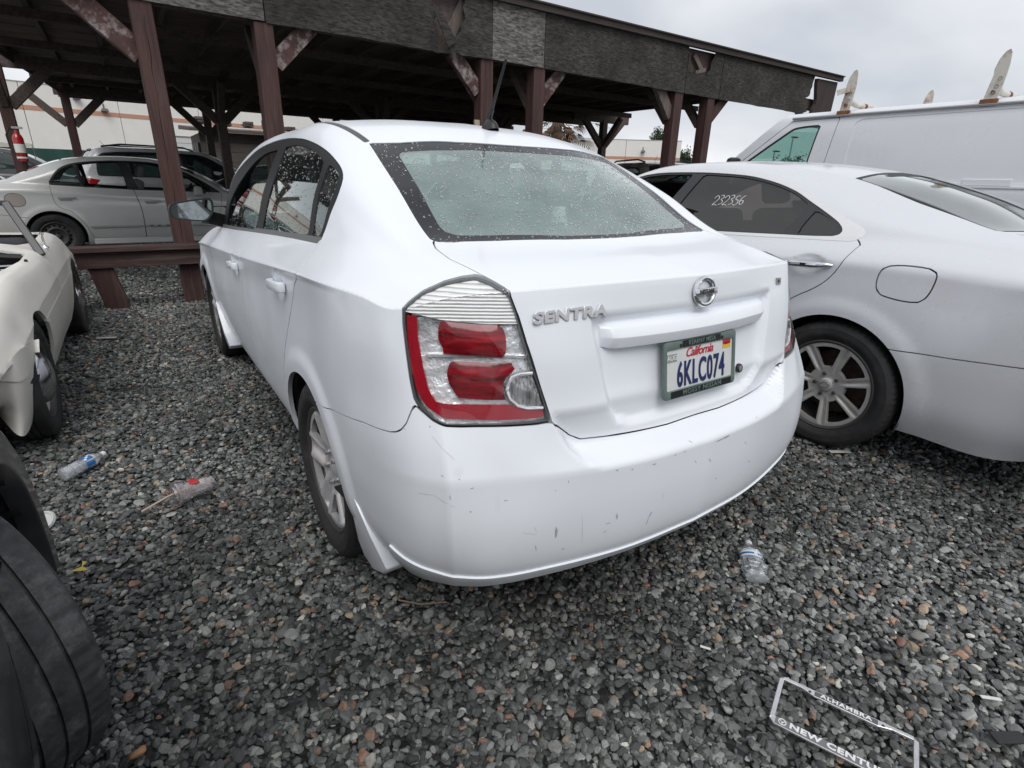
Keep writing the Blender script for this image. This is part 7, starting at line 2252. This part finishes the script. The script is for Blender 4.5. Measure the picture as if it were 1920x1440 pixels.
def simple_car(label, x, y, rz, kind, color, rack=False, scale=1.0, cat='car', name='car', metal=.1):
    root = empty(name, (x, y, 0), rz, label, cat)
    PAINT = paint('paint ' + str(color), color, metal=metal)
    suv = kind == 'suv'
    if not _bgw:
        st = dict(kind='spokes', n=6, w=(.02, .032), r=(.09, .19), dish=.018, metal=mat('dull alloy', (.40, .385, .37), .38, metal=.6), metal_dark=mat('dark wheel metal', (.10, .095, .09), .5, metal=.6), cap=(.03, -.016, .006))
        _bgw['w'] = wheel_meshes(.34, .21, .22, st, blocks=0)
    if suv:
        dlo = smooth_poly([(2.12, 1.10), (-.60, 1.14), (-.62, 1.2), (-.56, 1.50), (-.42, 1.60), (.5, 1.64), (1.25, 1.63), (1.50, 1.57), (1.85, 1.35)], 3, sharp=(0, 1))
        panes = [(smooth_poly([(2.0, 1.125), (1.08, 1.135), (1.04, 1.61), (1.25, 1.605), (1.48, 1.545), (1.80, 1.34)], 2, sharp=(0, 1, 2)), .006, GLASS_BG),
                 (smooth_poly([(1.0, 1.137), (.18, 1.147), (.16, 1.615), (.96, 1.61)], 2, sharp=(0, 1, 2, 3)), .006, GLASS_BG),
                 (smooth_poly([(.10, 1.148), (-.56, 1.155), (-.52, 1.48), (-.38, 1.57), (.08, 1.61)], 2, sharp=(0, 1, 4)), .006, GLASS_BG)]
        nose = [(3.40, .32), (3.46, .38), (3.55, .50), (3.56, .58), (3.56, .64), (3.55, .70), (3.54, .76), (3.53, .82)]
        tail = [(-.98, .36), (-1.03, .42), (-1.07, .54), (-1.07, .62), (-1.04, .70), (-1.03, .80), (-1.02, .93), (-1.01, 1.04)]
        glass = dict(rear=[(.58, -.62), (.64, -.80), (.3, -.86), (0, -.88), (0, -.68), (.3, -.66)], front=[(.66, 2.30), (.3, 2.36), (0, 2.38), (0, 1.62), (.3, 1.6), (.62, 1.54), (.70, 1.9)], rear_mat=GLASS_BG, front_mat=GLASS_BG)
        lamps = [('tail_light', [(-.885, -.62, 1.06), (-.80, -.80, 1.10), (-.74, -.92, 1.02), (-.82, -.86, .84), (-.89, -.70, .92)], mat('red lamp lens', (.3, .01, .015), .12), .002)]
        zb = (.30, .40, .52, .64, .74, .84)
        doors = [[(.05, 1.3), (.05, 1.05), (.38, .60), (.42, .36), (1.05, .36), (1.05, 1.3)], [(1.056, 1.3), (1.056, .36), (2.12, .36), (2.2, .7), (2.2, 1.3)]]
        track, bump = .78, [(0, -1.04, .72), (-.6, -.98, .72), (-.86, -.80, .72), (-.90, -.5, .70), (-.9, .2, .6), (-.9, .2, 0)]
    else:
        dlo = smooth_poly([(2.28, .955), (.98, .99), (.06, 1.04), (.045, 1.07), (.17, 1.25), (.40, 1.355), (.95, 1.405), (1.35, 1.395), (1.60, 1.34), (2.1, 1.09)], 3, sharp=(0, 2))
        panes = [(smooth_poly([(1.0, 1.005), (.09, 1.055), (.19, 1.24), (.41, 1.335), (.93, 1.385)], 2, sharp=(0, 1, 4)), .006, GLASS_BG),
                 (smooth_poly([(2.15, .975), (1.08, 1.0), (1.0, 1.385), (1.34, 1.375), (1.58, 1.32), (2.02, 1.10)], 2, sharp=(0, 1, 2)), .006, GLASS_BG)]
        nose = [(3.40, .20), (3.46, .28), (3.55, .42), (3.56, .50), (3.56, .56), (3.55, .60), (3.54, .64), (3.53, .685)]
        tail = [(-1.04, .28), (-1.08, .33), (-1.10, .48), (-1.10, .58), (-1.07, .68), (-1.06, .77), (-1.05, .88), (-1.03, .975)]
        glass = dict(rear=[(.53, .23), (.56, -.12), (.59, -.43), (.3, -.49), (0, -.51), (0, .18), (.3, .21)], front=[(.62, 2.37), (.3, 2.48), (0, 2.50), (0, 1.59), (.3, 1.56), (.56, 1.51), (.64, 1.95)], rear_mat=GLASS_BG, front_mat=GLASS_BG)
        lamps = [('tail_light', [(-.84, -.70, .92), (-.76, -.92, .93), (-.45, -1.02, .93), (-.45, -1.04, .78), (-.76, -.95, .76), (-.84, -.76, .78)], mat('red lamp lens', (.3, .01, .015), .12), -.002)]
        zb = (.19, .30, .44, .56, .66, .76)
        doors = [[(.05, 1.1), (.05, 1.03), (.25, .66), (.42, .29), (1.08, .29), (1.05, 1.1)], [(1.056, 1.1), (1.086, .29), (2.16, .29), (2.28, .95), (2.28, 1.1)]]
        track, bump = .765, [(0, -1.08, .66), (-.5, -1.05, .66), (-.78, -.93, .65), (-.84, -.6, .64), (-.865, .2, .55), (-.865, .2, 0)]
    p = dict(rows=bg_rows(kind), res=.6, zb=zb, nose=nose, tail=tail, wn=.79, wt=.80 if not suv else .83, nd=.30, td=.13 if not suv else .12,
             arches=((0, .34, .385), (2.635, .34, .385)), track=track, R=.34, wheels=_bgw['w'], axles=((0, .1, 0), (2.635, .3, 0)), glass=glass, dlo=dlo, panes=panes, doors=doors, lamps=lamps, bumper=bump,
             seats=[(-.36, 1.28, .40 if not suv else .62, M_['seat_dark']), (.36, 1.28, .40 if not suv else .62, M_['seat_dark'])])
    make_car(root, p, PAINT)
    for g in (-1, 1):
        MB().box((g * .99, 1.92, 1.0 if not suv else 1.14), (.2, .13, .15), None, .8).build('mirror', PAINT, root, smooth=True, bevel=.035, seg=2)
        if rack:
            MB().tube([(g * .60, 1.25, 1.70), (g * .60, 1.05, 1.765), (g * .60, -.1, 1.775), (g * .60, -.45, 1.72)], .018, 6).build('roof_rail', M_['rubber'], root, smooth=True)
    MB().tube([(-.3, -.3, 1.72 if suv else 1.40), (-.3, -.42, 1.86 if suv else 1.55)], .004, 5).build('aerial', M_['rubber'], root)
    return root
simple_car('white off-roader with black roof rails and a red tail light, seen behind the beige sedan', -1.05, 13.9, -PI / 2 + .06, 'suv', (.62, .63, .63), rack=True)
simple_car('dark grey sedan parked behind the windscreen of the beige sedan', .95, 12.35, -PI / 2 - .12, 'sedan', (.045, .048, .052), metal=.3)
simple_car('white off-roader far off against the green fence, seen between two dark posts', 2.45, 19.6, PI - .2, 'suv', (.60, .62, .63))
simple_car('small white car at the far left edge behind the beige sedan', -5.75, 15.2, -PI / 2 + .5, 'sedan', (.60, .62, .62))
simple_car('black car with its boot lid line below the fire extinguisher post', -4.9, 18.2, -PI / 2 + .1, 'suv', (.012, .013, .015))
simple_car('pale beige off-roader with a dark roof rail, beyond the carport on the right', 8.95, 7.4, rad(-20), 'suv', (.42, .40, .36), rack=True, metal=.3)

# ------------------------------------------------------------------ fence, second hall, trees, shed
fence = empty('mesh_fence', (-9, 24, 0), 0, 'green screened fence with a ragged pale top edge in front of the long warehouse', 'fence')
GREEN = mat('green fence screen', (.018, .062, .050), .85, noise_amt=.3, noise_scale=3, bump=.4, bump_scale=30, stretch=(1, 1, .2))
x = -22.0
k = 0
while x < 30:
    MB().box((x + 1.25, 0, .95), (2.46, .03, 1.86)).build('screen_panel', GREEN, fence)
    MB().tube([(x, .06, 0), (x, .06, 2.0)], .035, 6).build('fence_post', M_['satin'], fence)
    if x < 4.5:
        pts = rag([(x, 1.90), (x + 1.2, 1.88), (x + 2.5, 1.90)], .02, 5, k) + rag([(x + 2.5, 2.01), (x + 1.2, 1.98), (x, 2.0)], .05, 5, k + 50)
        MB().prism(pts, lambda a, b, d: (a, d, b), -.04, -.03).build('pale_tarp', mat('pale tarp', (.50, .47, .41), .8, noise_amt=.2, noise_scale=4), fence)
    x += 2.5; k += 1
def right_hall():
    from_px = None
right = None
d2 = math.radians(7)
warehouse('distant off-white hall with a low salmon stripe beyond the right end of the carport', (27.5, 72.4, 0), -.626, 39.5, 6.5, 4.35, [5.4 * k for k in range(1, 7)], [], [(27.6, 5.0), (34.6, 5.2)])
FOL = mat('leaf green', (.045, .075, .030), .7, noise_amt=.4, noise_scale=3)
FOL2 = mat('leaf dark green', (.025, .045, .020), .7, noise_amt=.4, noise_scale=3)
BARK = mat('bark', (.09, .07, .055), .9, noise_amt=.4, noise_scale=12)
def leaf_cloud(parent, c, rx, rz, n, size, seed, mats=(FOL, FOL2)):
    g = np.random.default_rng(seed)
    ks = g.normal(size=(14, 3)); ks /= np.linalg.norm(ks, axis=1, keepdims=True); ks *= (g.random((14, 1)) ** .4) * .8
    for m_, part in zip(mats, (0, 1)):
        vs, fs = [], []
        for i in range(n // 2):
            p = ks[g.integers(0, 14)] + g.normal(0, .22, 3)
            q = np.array([c[0] + p[0] * rx, c[1] + p[1] * rx, c[2] + p[2] * rz])
            a = g.normal(size=3); a /= np.linalg.norm(a); b = np.cross(a, g.normal(size=3)); b /= np.linalg.norm(b) + 1e-9
            s_ = size * (.5 + g.random())
            k0 = len(vs); vs += [q - a * s_, q + b * s_ * .5, q + a * s_, q - b * s_ * .5]; fs.append((k0, k0 + 1, k0 + 2, k0 + 3))
        o = MB().add(vs, fs).build('crown', m_, parent)
def tree(label, x, y, h, rx, rz, seed, n=900, size=.18):
    t = empty('tree', (x, y, 0), 0, label, 'tree')
    MB().tube([(0, 0, 0), (.05, .02, h * .4), (-.05, 0, h * .8), (.0, 0, h)], .12, 8, radii=[.16, .12, .08, .03]).build('trunk', BARK, t)
    mb = MB()
    for k in range(5):
        a = k * 1.3; mb = MB().tube([(0, 0, h * (.55 + .07 * k)), (rx * .6 * math.cos(a), rx * .6 * math.sin(a), h * (.72 + .06 * k))], .04, 5, radii=[.05, .015]); mb.build('limb', BARK, t)
    leaf_cloud(t, (0, 0, h * .86), rx, rz, n, size, seed)
    return t
tree('small tree at the right end of the distant hall', 64.5, 52.5, 5.3, 1.2, 1.5, 1, 1800, .13)
tree('slim tree behind a carport post, above the distant hall', 70.0, 62.5, 8.6, 1.5, 2.0, 2, 1800, .15)
tree('bare-topped tree seen through the van window', 45.2, 25.4, 3.5, 1.3, 1.0, 5, 900, .10)
for lx, ly, hh, lb in ((44.6, 26.9, 4.1, 'tall lamp post seen through the van window'), (45.6, 26.1, 5.2, 'thin utility pole seen through the van window')):
    p_ = empty('lamp_post', (lx, ly, 0), 0, lb, 'lamp post')
    MB().tube([(0, 0, 0), (0, 0, hh)], .06, 6).build('pole', M_['satin'], p_)
    MB().box((.25, 0, hh), (.6, .25, .1)).build('lamp_head', M_['rubber'], p_)
# palm with a skirt of dead fronds
palm = empty('palm_tree', (13.55, 17, 0), 0, 'fan palm with a brown skirt of dead fronds behind the carport', 'palm tree')
MB().tube([(0, 0, 0), (.05, 0, 1.6), (0, .05, 3.5)], .22, 10, radii=[.26, .22, .2]).build('trunk', BARK, palm)
DEAD = mat('dead frond', (.13, .075, .045), .9, noise_amt=.4, noise_scale=9)
PGREEN = mat('palm green', (.055, .085, .030), .6, noise_amt=.3, noise_scale=6)
gP = random.Random(4)
for k in range(66):
    dead = k < 44
    az = gP.uniform(0, 2 * PI); el = rad(gP.uniform(-65, 5)) if dead else rad(gP.uniform(-30, 70))
    L_ = gP.uniform(.5, .9) if dead else gP.uniform(1.2, 2.1)
    base = Vector((0, 0, gP.uniform(3.2, 3.9) if dead else 3.7))
    d_ = Vector((math.cos(az) * math.cos(el), math.sin(az) * math.cos(el), math.sin(el)))
    tip = base + d_ * L_
    mb = MB(); mb.tube([base, base + d_ * L_ * .5, tip], .012, 4, radii=[.018, .012, .006])
    side = d_.cross(Vector((0, 0, 1))).normalized(); up_ = side.cross(d_)
    nb = 9 if dead else 15
    for j in range(nb):
        f = (j / (nb - 1) - .5) * (2.0 if dead else 2.7)
        bd = (d_ * math.cos(f) + side * math.sin(f)).normalized()
        l2 = (.50 if dead else .95) * (1 - .25 * abs(f) / 1.4)
        w_ = up_.cross(bd).normalized() * (.026 if dead else .022)
        e = tip + bd * l2 + Vector((0, 0, -.10 * l2 - (.12 if dead else .0)))
        m2 = tip + bd * l2 * .5
        mb.add([tip - w_ * .3, tip + w_ * .3, m2 + w_, e, m2 - w_], [(0, 1, 2, 3, 4)])
    mb.build('frond', DEAD if dead else PGREEN, palm)
# boarded shed and stacked clutter under the rear of the carport
shed = empty('shed', (3.6, 17.0, 0), 0, 'low dark shed with a flared eave, just above the roof of the white sedan', 'shed')
SH = mat('shed boards', (.085, .075, .065), .85, noise_amt=.3, noise_scale=6, stretch=(.2, 1, 1))
for k in range(9):
    MB().box((0, -.02 - .003 * (k % 2), .13 + .26 * k), (5.6, .05, .25)).build('board', SH, shed)
MB().box((0, 1.2, 1.15), (5.55, 2.3, 2.3)).build('shed_core', DARKW, shed)
MB().prism([(-.35, 2.32), (-.35, 2.40), (2.6, 2.62), (2.6, 2.5)], lambda a, b, d: (d, a, b), -3.05, 3.05).build('shed_roof', DARKW, shed)
for k in range(3):
    MB().box((-2.83, .3 + .5 * k, 1.6), (.05, .40, .9)).build('louvre', M_['rubber'], shed)
gC = random.Random(8)
CL = ['dark crate at the left end of the shed roof', 'second dark crate from the left on the shed roof', 'third dark crate from the left on the shed roof', 'dark crate left of the middle of the shed roof', 'dark crate at the middle of the shed roof', 'dark crate right of the middle of the shed roof', 'third dark crate from the right on the shed roof', 'second dark crate from the right on the shed roof', 'dark crate at the right end of the shed roof']
for k in range(9):
    nm = gC.choice(['crate', 'plank_stack'])
    x_, z_ = .9 + k * .62, 2.62
    w_, h_ = gC.uniform(.2, .5), gC.uniform(.10, .30)
    o = MB().box((0, 0, h_ / 2), (w_, .4, h_)); 
    for q in range(2): o.box((gC.uniform(-.1, .1), -.21, h_ * (.3 + .4 * q)), (w_ * 1.06, .02, .04))
    ob = o.build('crate', DARKW, None, bevel=.004); ob.location = (x_, 17.2 + gC.uniform(-.3, .3), 2.50 + .02)
    tag(ob, 'dark crate stored on the roof of the low shed', 'crate', 'crates stored on the shed roof') if False else tag(ob, CL[k], 'crate', 'crates stored on the shed roof')
# white-lidded utility box on the far side
bx = empty('meter_box', (1.95, 20.9, 0), 0, 'narrow grey-green meter cabinet standing before the green fence', 'cabinet')
MB().box((0, 0, 1.05), (.42, .4, 2.1)).build('cabinet', mat('cabinet paint', (.16, .15, .12), .7, noise_amt=.2), bx, bevel=.02)
MB().box((0, -.21, 1.55), (.2, .02, .5)).build('cabinet_door', mat('cabinet door', (.09, .085, .07), .7), bx)
# ------------------------------------------------------------------ fire extinguisher on the left rear post
ex = empty('fire_extinguisher', (-2.50, 10.62, 1.36), 0, 'red fire extinguisher with a white label hung on the leftmost carport post', 'fire extinguisher')
ex.scale = (.86, .86, .86)
REDX = mat('extinguisher red', (.36, .012, .016), .25, coat=.6, noise_amt=.1)
MB().lathe([(.001, .0), (.075, .0), (.085, .02), (.085, .40), (.06, .46), (.03, .49), (.03, .54), (.001, .54)], n=20).build('cylinder', REDX, ex, smooth=True)
MB().lathe([(.0865, .15), (.0865, .30), (.0855, .30), (.0855, .15)], n=20).build('label_band', mat('white label', (.7, .7, .68), .5), ex, smooth=True)
MB().lathe([(.0865, .05), (.0865, .08), (.0855, .08)], n=20).build('label_band', mat('white label', (.7, .7, .68), .5), ex, smooth=True)
MB().tube([(0, 0, .53), (-.09, -.02, .56), (-.15, -.02, .45), (-.14, -.02, .25), (-.08, -.03, .12)], .013, 6).build('hose', M_['seal'], ex, smooth=True)
MB().box((.03, 0, .58), (.16, .03, .04)).build('lever', M_['satin'], ex, bevel=.005)
MB().box((0, .09, .25), (.12, .04, .4)).build('bracket', M_['rubber'], ex)

# ------------------------------------------------------------------ litter
PET = bpy.data.materials.new('clear bottle plastic'); PET.use_nodes = True
def _pet():
    nt = PET.node_tree; L = nt.links; nt.nodes.clear()
    out = nt.nodes.new('ShaderNodeOutputMaterial')
    tr = nt.nodes.new('ShaderNodeBsdfTransparent'); tr.inputs[0].default_value = (.93, .95, .97, 1)
    gl = nt.nodes.new('ShaderNodeBsdfGlossy'); gl.inputs['Roughness'].default_value = .08
    df = nt.nodes.new('ShaderNodeBsdfDiffuse'); df.inputs[0].default_value = (.75, .78, .82, 1)
    fr = nt.nodes.new('ShaderNodeLayerWeight'); fr.inputs[0].default_value = .45
    tc = nt.nodes.new('ShaderNodeTexCoord'); n = nt.nodes.new('ShaderNodeTexNoise'); n.inputs['Scale'].default_value = 55; n.inputs['Detail'].default_value = 3
    L.new(tc.outputs['Object'], n.inputs['Vector'])
    bp = nt.nodes.new('ShaderNodeBump'); bp.inputs['Strength'].default_value = .8; bp.inputs['Distance'].default_value = .006
    L.new(n.outputs['Fac'], bp.inputs['Height'])
    for x in (gl, fr): L.new(bp.outputs[0], x.inputs['Normal'])
    m1 = nt.nodes.new('ShaderNodeMixShader'); m1.inputs[0].default_value = .42
    L.new(tr.outputs[0], m1.inputs[1]); L.new(df.outputs[0], m1.inputs[2])
    m2 = nt.nodes.new('ShaderNodeMixShader'); L.new(fr.outputs['Facing'], m2.inputs[0]); L.new(m1.outputs[0], m2.inputs[1]); L.new(gl.outputs[0], m2.inputs[2])
    L.new(m2.outputs[0], out.inputs['Surface'])
_pet()
BLUE = mat('blue bottle label', (.03, .16, .42), .4, noise_amt=.35, noise_scale=40)
WLAB = mat('white bottle label', (.70, .73, .76), .4)
def bottle(label, loc, rz, crush=0.0, seed=0, L_=.205, r=.032):
    """empty drinking-water bottle lying on its side, local x from base to neck"""
    g = np.random.default_rng(seed)
    root = empty('water_bottle', loc, rz, label, 'bottle')
    prof = [(.001, 0), (.6, 0), (.92, .02), (1, .06), (1, .16), (.93, .18), (1, .20), (1, .29), (.94, .31), (1, .33), (1, .42), (.95, .44), (.95, .66), (1, .68), (.98, .72), (.72, .83), (.42, .90), (.38, .93)]
    n = 22; vs, fs = [], []
    for i, (q, t) in enumerate(prof):
        for k in range(n):
            a = 2 * PI * k / n
            w = 1 + (.05 if crush == 0 else .10) * g.normal() * (0 if q < .5 else 1)
            x, y, z = t * L_, q * r * math.cos(a) * w, q * r * math.sin(a) * w
            if crush:
                z *= 1 - crush * min(1, max(0, 1.1 - abs(t - .45) * 1.3)); y *= 1 + .32 * crush * min(1, max(0, 1.1 - abs(t - .45) * 1.3))
            vs.append((x, y, z))
    for i in range(len(prof) - 1):
        for k in range(n):
            fs.append((i * n + k, i * n + (k + 1) % n, (i + 1) * n + (k + 1) % n, (i + 1) * n + k))
    b = MB().add(vs, fs).build('bottle_shell', PET, root, smooth=True)
    MB().lathe([(.0005, .960 * L_ + .012), (.0125, .960 * L_ + .012), (.0135, .960 * L_ + .009), (.0135, .93 * L_), (.011, .93 * L_)], n=16, axis='X').build('cap', mat('white cap', (.72, .74, .76), .4), root, smooth=True)
    lab = []
    k1, k2 = (.46, .65) if not crush else (.50, .64)
    vs, fs = [], []
    for t in np.linspace(k1, k2, 4):
        for k in range(n):
            a = 2 * PI * k / n; q = .965
            y, z = q * r * math.cos(a), q * r * math.sin(a)
            if crush:
                m_ = min(1, max(0, 1.1 - abs(t - .45) * 1.3)); z = z * (1 - crush * m_) ; y *= 1 + .32 * crush * m_
                y *= 1.03; z *= 1.06
            vs.append((t * L_, y, z))
    for i in range(3):
        for k in range(n): fs.append((i * n + k, i * n + (k + 1) % n, (i + 1) * n + (k + 1) % n, (i + 1) * n + k))
    o = MB().add(vs, fs).build('label_sleeve', BLUE, root, smooth=True)
    o.data.materials.append(WLAB)
    for i, f in enumerate(o.data.polygons): f.material_index = 1 if ((i // n) != 1 and crush) or (i % 7 == 0) else 0
    return root
bottle('clear water bottle with a blue label, lying beside the front wheel of the cream roadster', (-1.705, 1.04, .034), rad(46), 0, 1)
bottle('crushed clear water bottle with a white and blue label, right of the white sedan bumper', (.284, -.977, .026), rad(41), .42, 2, .20, .036)
# lidded plastic drink cup with a straw
cup = empty('plastic_cup', (-1.314, .600, .042), rad(19), 'crushed clear plastic cup with red print and straw, left of the white sedan', 'cup')
CUPM = PET.copy(); CUPM.name = 'clear cup plastic'
for nd in CUPM.node_tree.nodes:
    if nd.type == 'BSDF_DIFFUSE': nd.inputs[0].default_value = (.80, .66, .64, 1)
    if nd.type == 'MIX_SHADER' and not nd.inputs[0].is_linked: nd.inputs[0].default_value = .22
cup.scale = (1.22, 1.22, 1.22)
n = 24; gq = np.random.default_rng(3); vs, fs = [], []
prof = [(.040, 0), (.043, .002), (.041, .006), (.040, .03), (.037, .06), (.034, .09), (.030, .118), (.029, .120)]
for r_, h_ in prof:
    for k in range(n):
        a = 2 * PI * k / n; w = 1 + .05 * gq.normal() * min(1, h_ / .04)
        vs.append((h_, r_ * w * math.cos(a), r_ * w * math.sin(a) * (1 - .35 * min(1, h_ / .06))))
for i in range(len(prof) - 1):
    for k in range(n): fs.append((i * n + k, i * n + (k + 1) % n, (i + 1) * n + (k + 1) % n, (i + 1) * n + k))
MB().add(vs, fs).build('cup_wall', CUPM, cup, smooth=True)
MB().lathe([(.0005, -.006), (.028, -.006), (.030, -.001), (.039, .0), (.0435, .001), (.0435, .006), (.041, .007)], n=28, axis='X').build('lid', CUPM, cup, smooth=True)
vs, fs = [], []
for h_, r_ in ((.045, .0375), (.075, .0345)):
    for k in range(10):
        a = .2 + 1.9 * k / 9; vs.append((h_, r_ * 1.04 * math.cos(a), r_ * 1.04 * math.sin(a) * .68 + .002))
for k in range(9): fs.append((k, k + 1, 11 + k, 10 + k))
MB().add(vs, fs).build('red_print', mat('red cup print', (.45, .03, .03), .5), cup, smooth=True)
MB().tube([(.05, .0, .008), (-.02, .006, .002), (-.10, .012, -.018)], .0035, 6).build('straw', mat('pale straw', (.50, .36, .28), .5), cup, smooth=True)
# small white lid by the black car's wheel
lid = empty('food_lid', (-1.735, .665, .035), 0, 'small white plastic lid beside the wheel arch of the black car', 'lid')
o = MB().lathe([(.0005, .004), (.026, .004), (.030, .008), (.034, .008), (.037, .002), (.038, .0), (.036, -.001), (.0005, .0)], n=26).build('lid_disc', mat('white lid', (.60, .60, .58), .5), lid, smooth=True)
o.rotation_euler = (rad(38), rad(-25), 0)

# loose number-plate frame lying on the stones
FRM = mat('scuffed chrome frame', (.66, .66, .66), .28, metal=.75, noise_amt=.15, noise_scale=40)
def plate_frame():
    A, B = Vector((-.020, -1.246, .026)), Vector((-.146, -1.315, .022))     # top left, bottom left
    D = Vector((.086, -1.520, .026))
    root = empty('plate_frame', tuple(A), 0, 'loose chrome number plate frame lettered ALHAMBRA and NEW CENTURY, lying on the gravel', 'plate frame')
    x = (D - A).normalized(); y = (A - B); y = (y - x * y.dot(x)).normalized(); z = x.cross(y)
    if z.z < 0: z = -z
    M = Matrix(((x.x, y.x, z.x, 0), (x.y, y.y, z.y, 0), (x.z, y.z, z.z, 0), (0, 0, 0, 1)))
    W, H = .312, .160
    def prism(poly, d0, d1, nm, m_, par=root):
        o = MB().prism(poly, lambda a, b, d: (a, b, d), d0, d1).build(nm, m_, par, bevel=.0012)
        return o
    bars = dict(
        side=[[(0, -.012), (.012, 0), (.0115, -.012), (.0115, -H + .02), (.0, -H + .012)], [(W, -.012), (W - .012, 0), (W - .0115, -.012), (W - .0115, -H + .02), (W, -H + .012)]],
        top=[[(.0, -.012), (.012, 0), (W - .012, 0), (W, -.012), (W - .012, -.0105), (W - .055, -.0105), (W - .085, -.0195), (.085, -.0195), (.055, -.0105), (.012, -.0105)]],
        bot=[[(0, -H + .012), (.012, -H), (W - .012, -H), (W, -H + .012), (W - .012, -H + .024), (.012, -H + .024)]])
    parts = []
    for k, nm in (('side', 'frame_side'), ('top', 'frame_top'), ('bot', 'frame_bottom')):
        for pl in bars[k]: parts.append(prism(pl, 0, .007, nm, FRM))
    GB = mat('frame lettering ground', (.10, .10, .105), .4)
    parts.append(prism([(.085, -.003), (W - .085, -.003), (W - .085, -.018), (.085, -.018)], .0068, .0078, 'lettering_band', GB))
    parts.append(prism([(.014, -H + .002), (W - .014, -H + .002), (W - .014, -H + .0225), (.014, -H + .0225)], .0068, .0078, 'lettering_band', mat('frame lettering grey', (.20, .20, .21), .35, metal=.3)))
    WHL = mat('raised white letters', (.74, .74, .74), .4)
    me = text_mesh('ALHAMBRA', .0165, .0012, 1.15, 1.22, bold=.0005); me.transform(Matrix.Translation((W / 2, -.0106, .0084))); parts.append(link('top_lettering', me, WHL, root))
    me = text_mesh('NEW CENTURY', .0215, .0014, 1.1, 1.36, bold=.0008, align='LEFT'); me.transform(Matrix.Translation((.046, -H + .0125, .0086))); parts.append(link('bottom_lettering', me, WHL, root))
    mb = MB().tube([(.030 + .0085 * math.cos(2 * PI * k / 20), -H + .0125 + .0085 * math.sin(2 * PI * k / 20), .0085) for k in range(21)], .0013, 5, cap=False)
    mb.tube([(.0245, -H + .016, .0085), (.029, -H + .010, .0085), (.0355, -H + .0165, .0085)], .0013, 5); mb.tube([(.030, -H + .013, .0085), (.030, -H + .005, .0085)], .0013, 5)
    parts.append(mb.build('emblem', WHL, root))
    for xx in (.074, W - .074): parts.append(MB().lathe([(.0035, .0069), (.0035, .0075), (.0005, .0075)], n=10, center=(xx, -.012, 0)).build('screw_hole', M_['seal'], root))
    for o in parts: o.matrix_local = M
plate_frame()

# odd scraps
def scrap(name, label, cat, loc, size, rot, m_, group=None):
    o = MB().box((0, 0, 0), size).build(name, m_, None, bevel=min(size) * .3)
    o.location = loc; o.rotation_euler = rot
    return tag(o, label, cat, group)
WS = mat('white plastic scrap', (.62, .62, .60), .5)
scrap('plastic_strip', 'narrow white plastic strip on the stones right of the loose plate frame', 'scrap', (.398, -1.592, .022), (.055, .010, .004), (0, .1, rad(-38)), WS)
scrap('plastic_strip', 'thin white plastic sliver on the stones between the bumper and the loose plate frame', 'scrap', (-.108, -1.069, .022), (.030, .008, .003), (0, .1, rad(-50)), WS)
scrap('plastic_clip', 'black slotted plastic clip at the lower right of the gravel', 'scrap', (.294, -1.657, .024), (.085, .030, .008), (.1, .05, rad(-30)), M_['rubber'])
scrap('plastic_block', 'small dark ribbed plastic block above the loose plate frame', 'scrap', (.343, -1.358, .024), (.028, .034, .018), (.2, .1, rad(40)), mat('dark plastic', (.035, .036, .04), .4))
scrap('cardboard_strip', 'pale strip lying under the silver sedan behind its rear wheel', 'scrap', (1.537, -.638, .018), (.11, .025, .004), (0, 0, rad(-30)), mat('pale card', (.38, .38, .37), .7))
scrap('paper_scrap', 'pale flat scrap between the roadster and the white sedan', 'scrap', (-1.58, 3.526, .020), (.14, .035, .004), (0, 0, rad(-20)), mat('pale card', (.38, .38, .37), .7))
for (cx_, cy_, r_), lb, mt in (((.482, -1.388, .030), 'large flat grey pebble beside a reddish stone, lower right', (.19, .18, .165)), ((.41, -1.373, .024), 'reddish flat stone beside the large grey pebble, lower right', (.22, .12, .095)), ((-1.475, -.544, .024), 'round orange tan stone at the lower left by the worn tyre', (.34, .19, .10))):
    o = link('pebble', stone_mesh(int(r_ * 1000)), mat('pebble ' + lb[:12], mt, .7, noise_amt=.2, noise_scale=40)); o.data.transform(Matrix.Diagonal((r_ * 1.5, r_ * 1.5, r_ * 1.2, 1))); o.location = (cx_, cy_, .018)
    for f in o.data.polygons: f.use_smooth = True
    tag(o, lb, 'stone')
lf = MB().add([(0, 0, 0), (.03, .012, .006), (.055, .0, .0), (.028, -.008, .003)], [(0, 1, 2, 3)]); lf.add([(.03, .01, .004), (.02, .035, .012), (.035, .03, .01)], [(0, 1, 2)])
o = lf.build('leaf', mat('yellow leaf', (.42, .34, .06), .6)); o.location = (-1.64, .286, .026); o.rotation_euler = (0, 0, rad(-25)); tag(o, 'small yellow leaf on the gravel beside the worn tyre', 'leaf')
wr = MB().tube([(-.20 + .30 * t, -1.02 - .42 * t + .03 * math.sin(7 * t), .024 + .006 * math.sin(13 * t)) for t in np.linspace(0, 1, 26)], .0012, 4).build('wire', mat('thin wire', (.12, .12, .12), .5, metal=.5)); tag(wr, 'thin bare wire trailing across the gravel to the loose plate frame', 'wire')
tw = MB().tube([(-.775, -.38, .024), (-.780, -.42, .026), (-.73, -.47, .024), (-.655, -.505, .022)], .003, 5).build('twig', mat('dry twig', (.20, .15, .11), .8)); tag(tw, 'dry bent twig on the gravel below the bumper corner', 'twig')
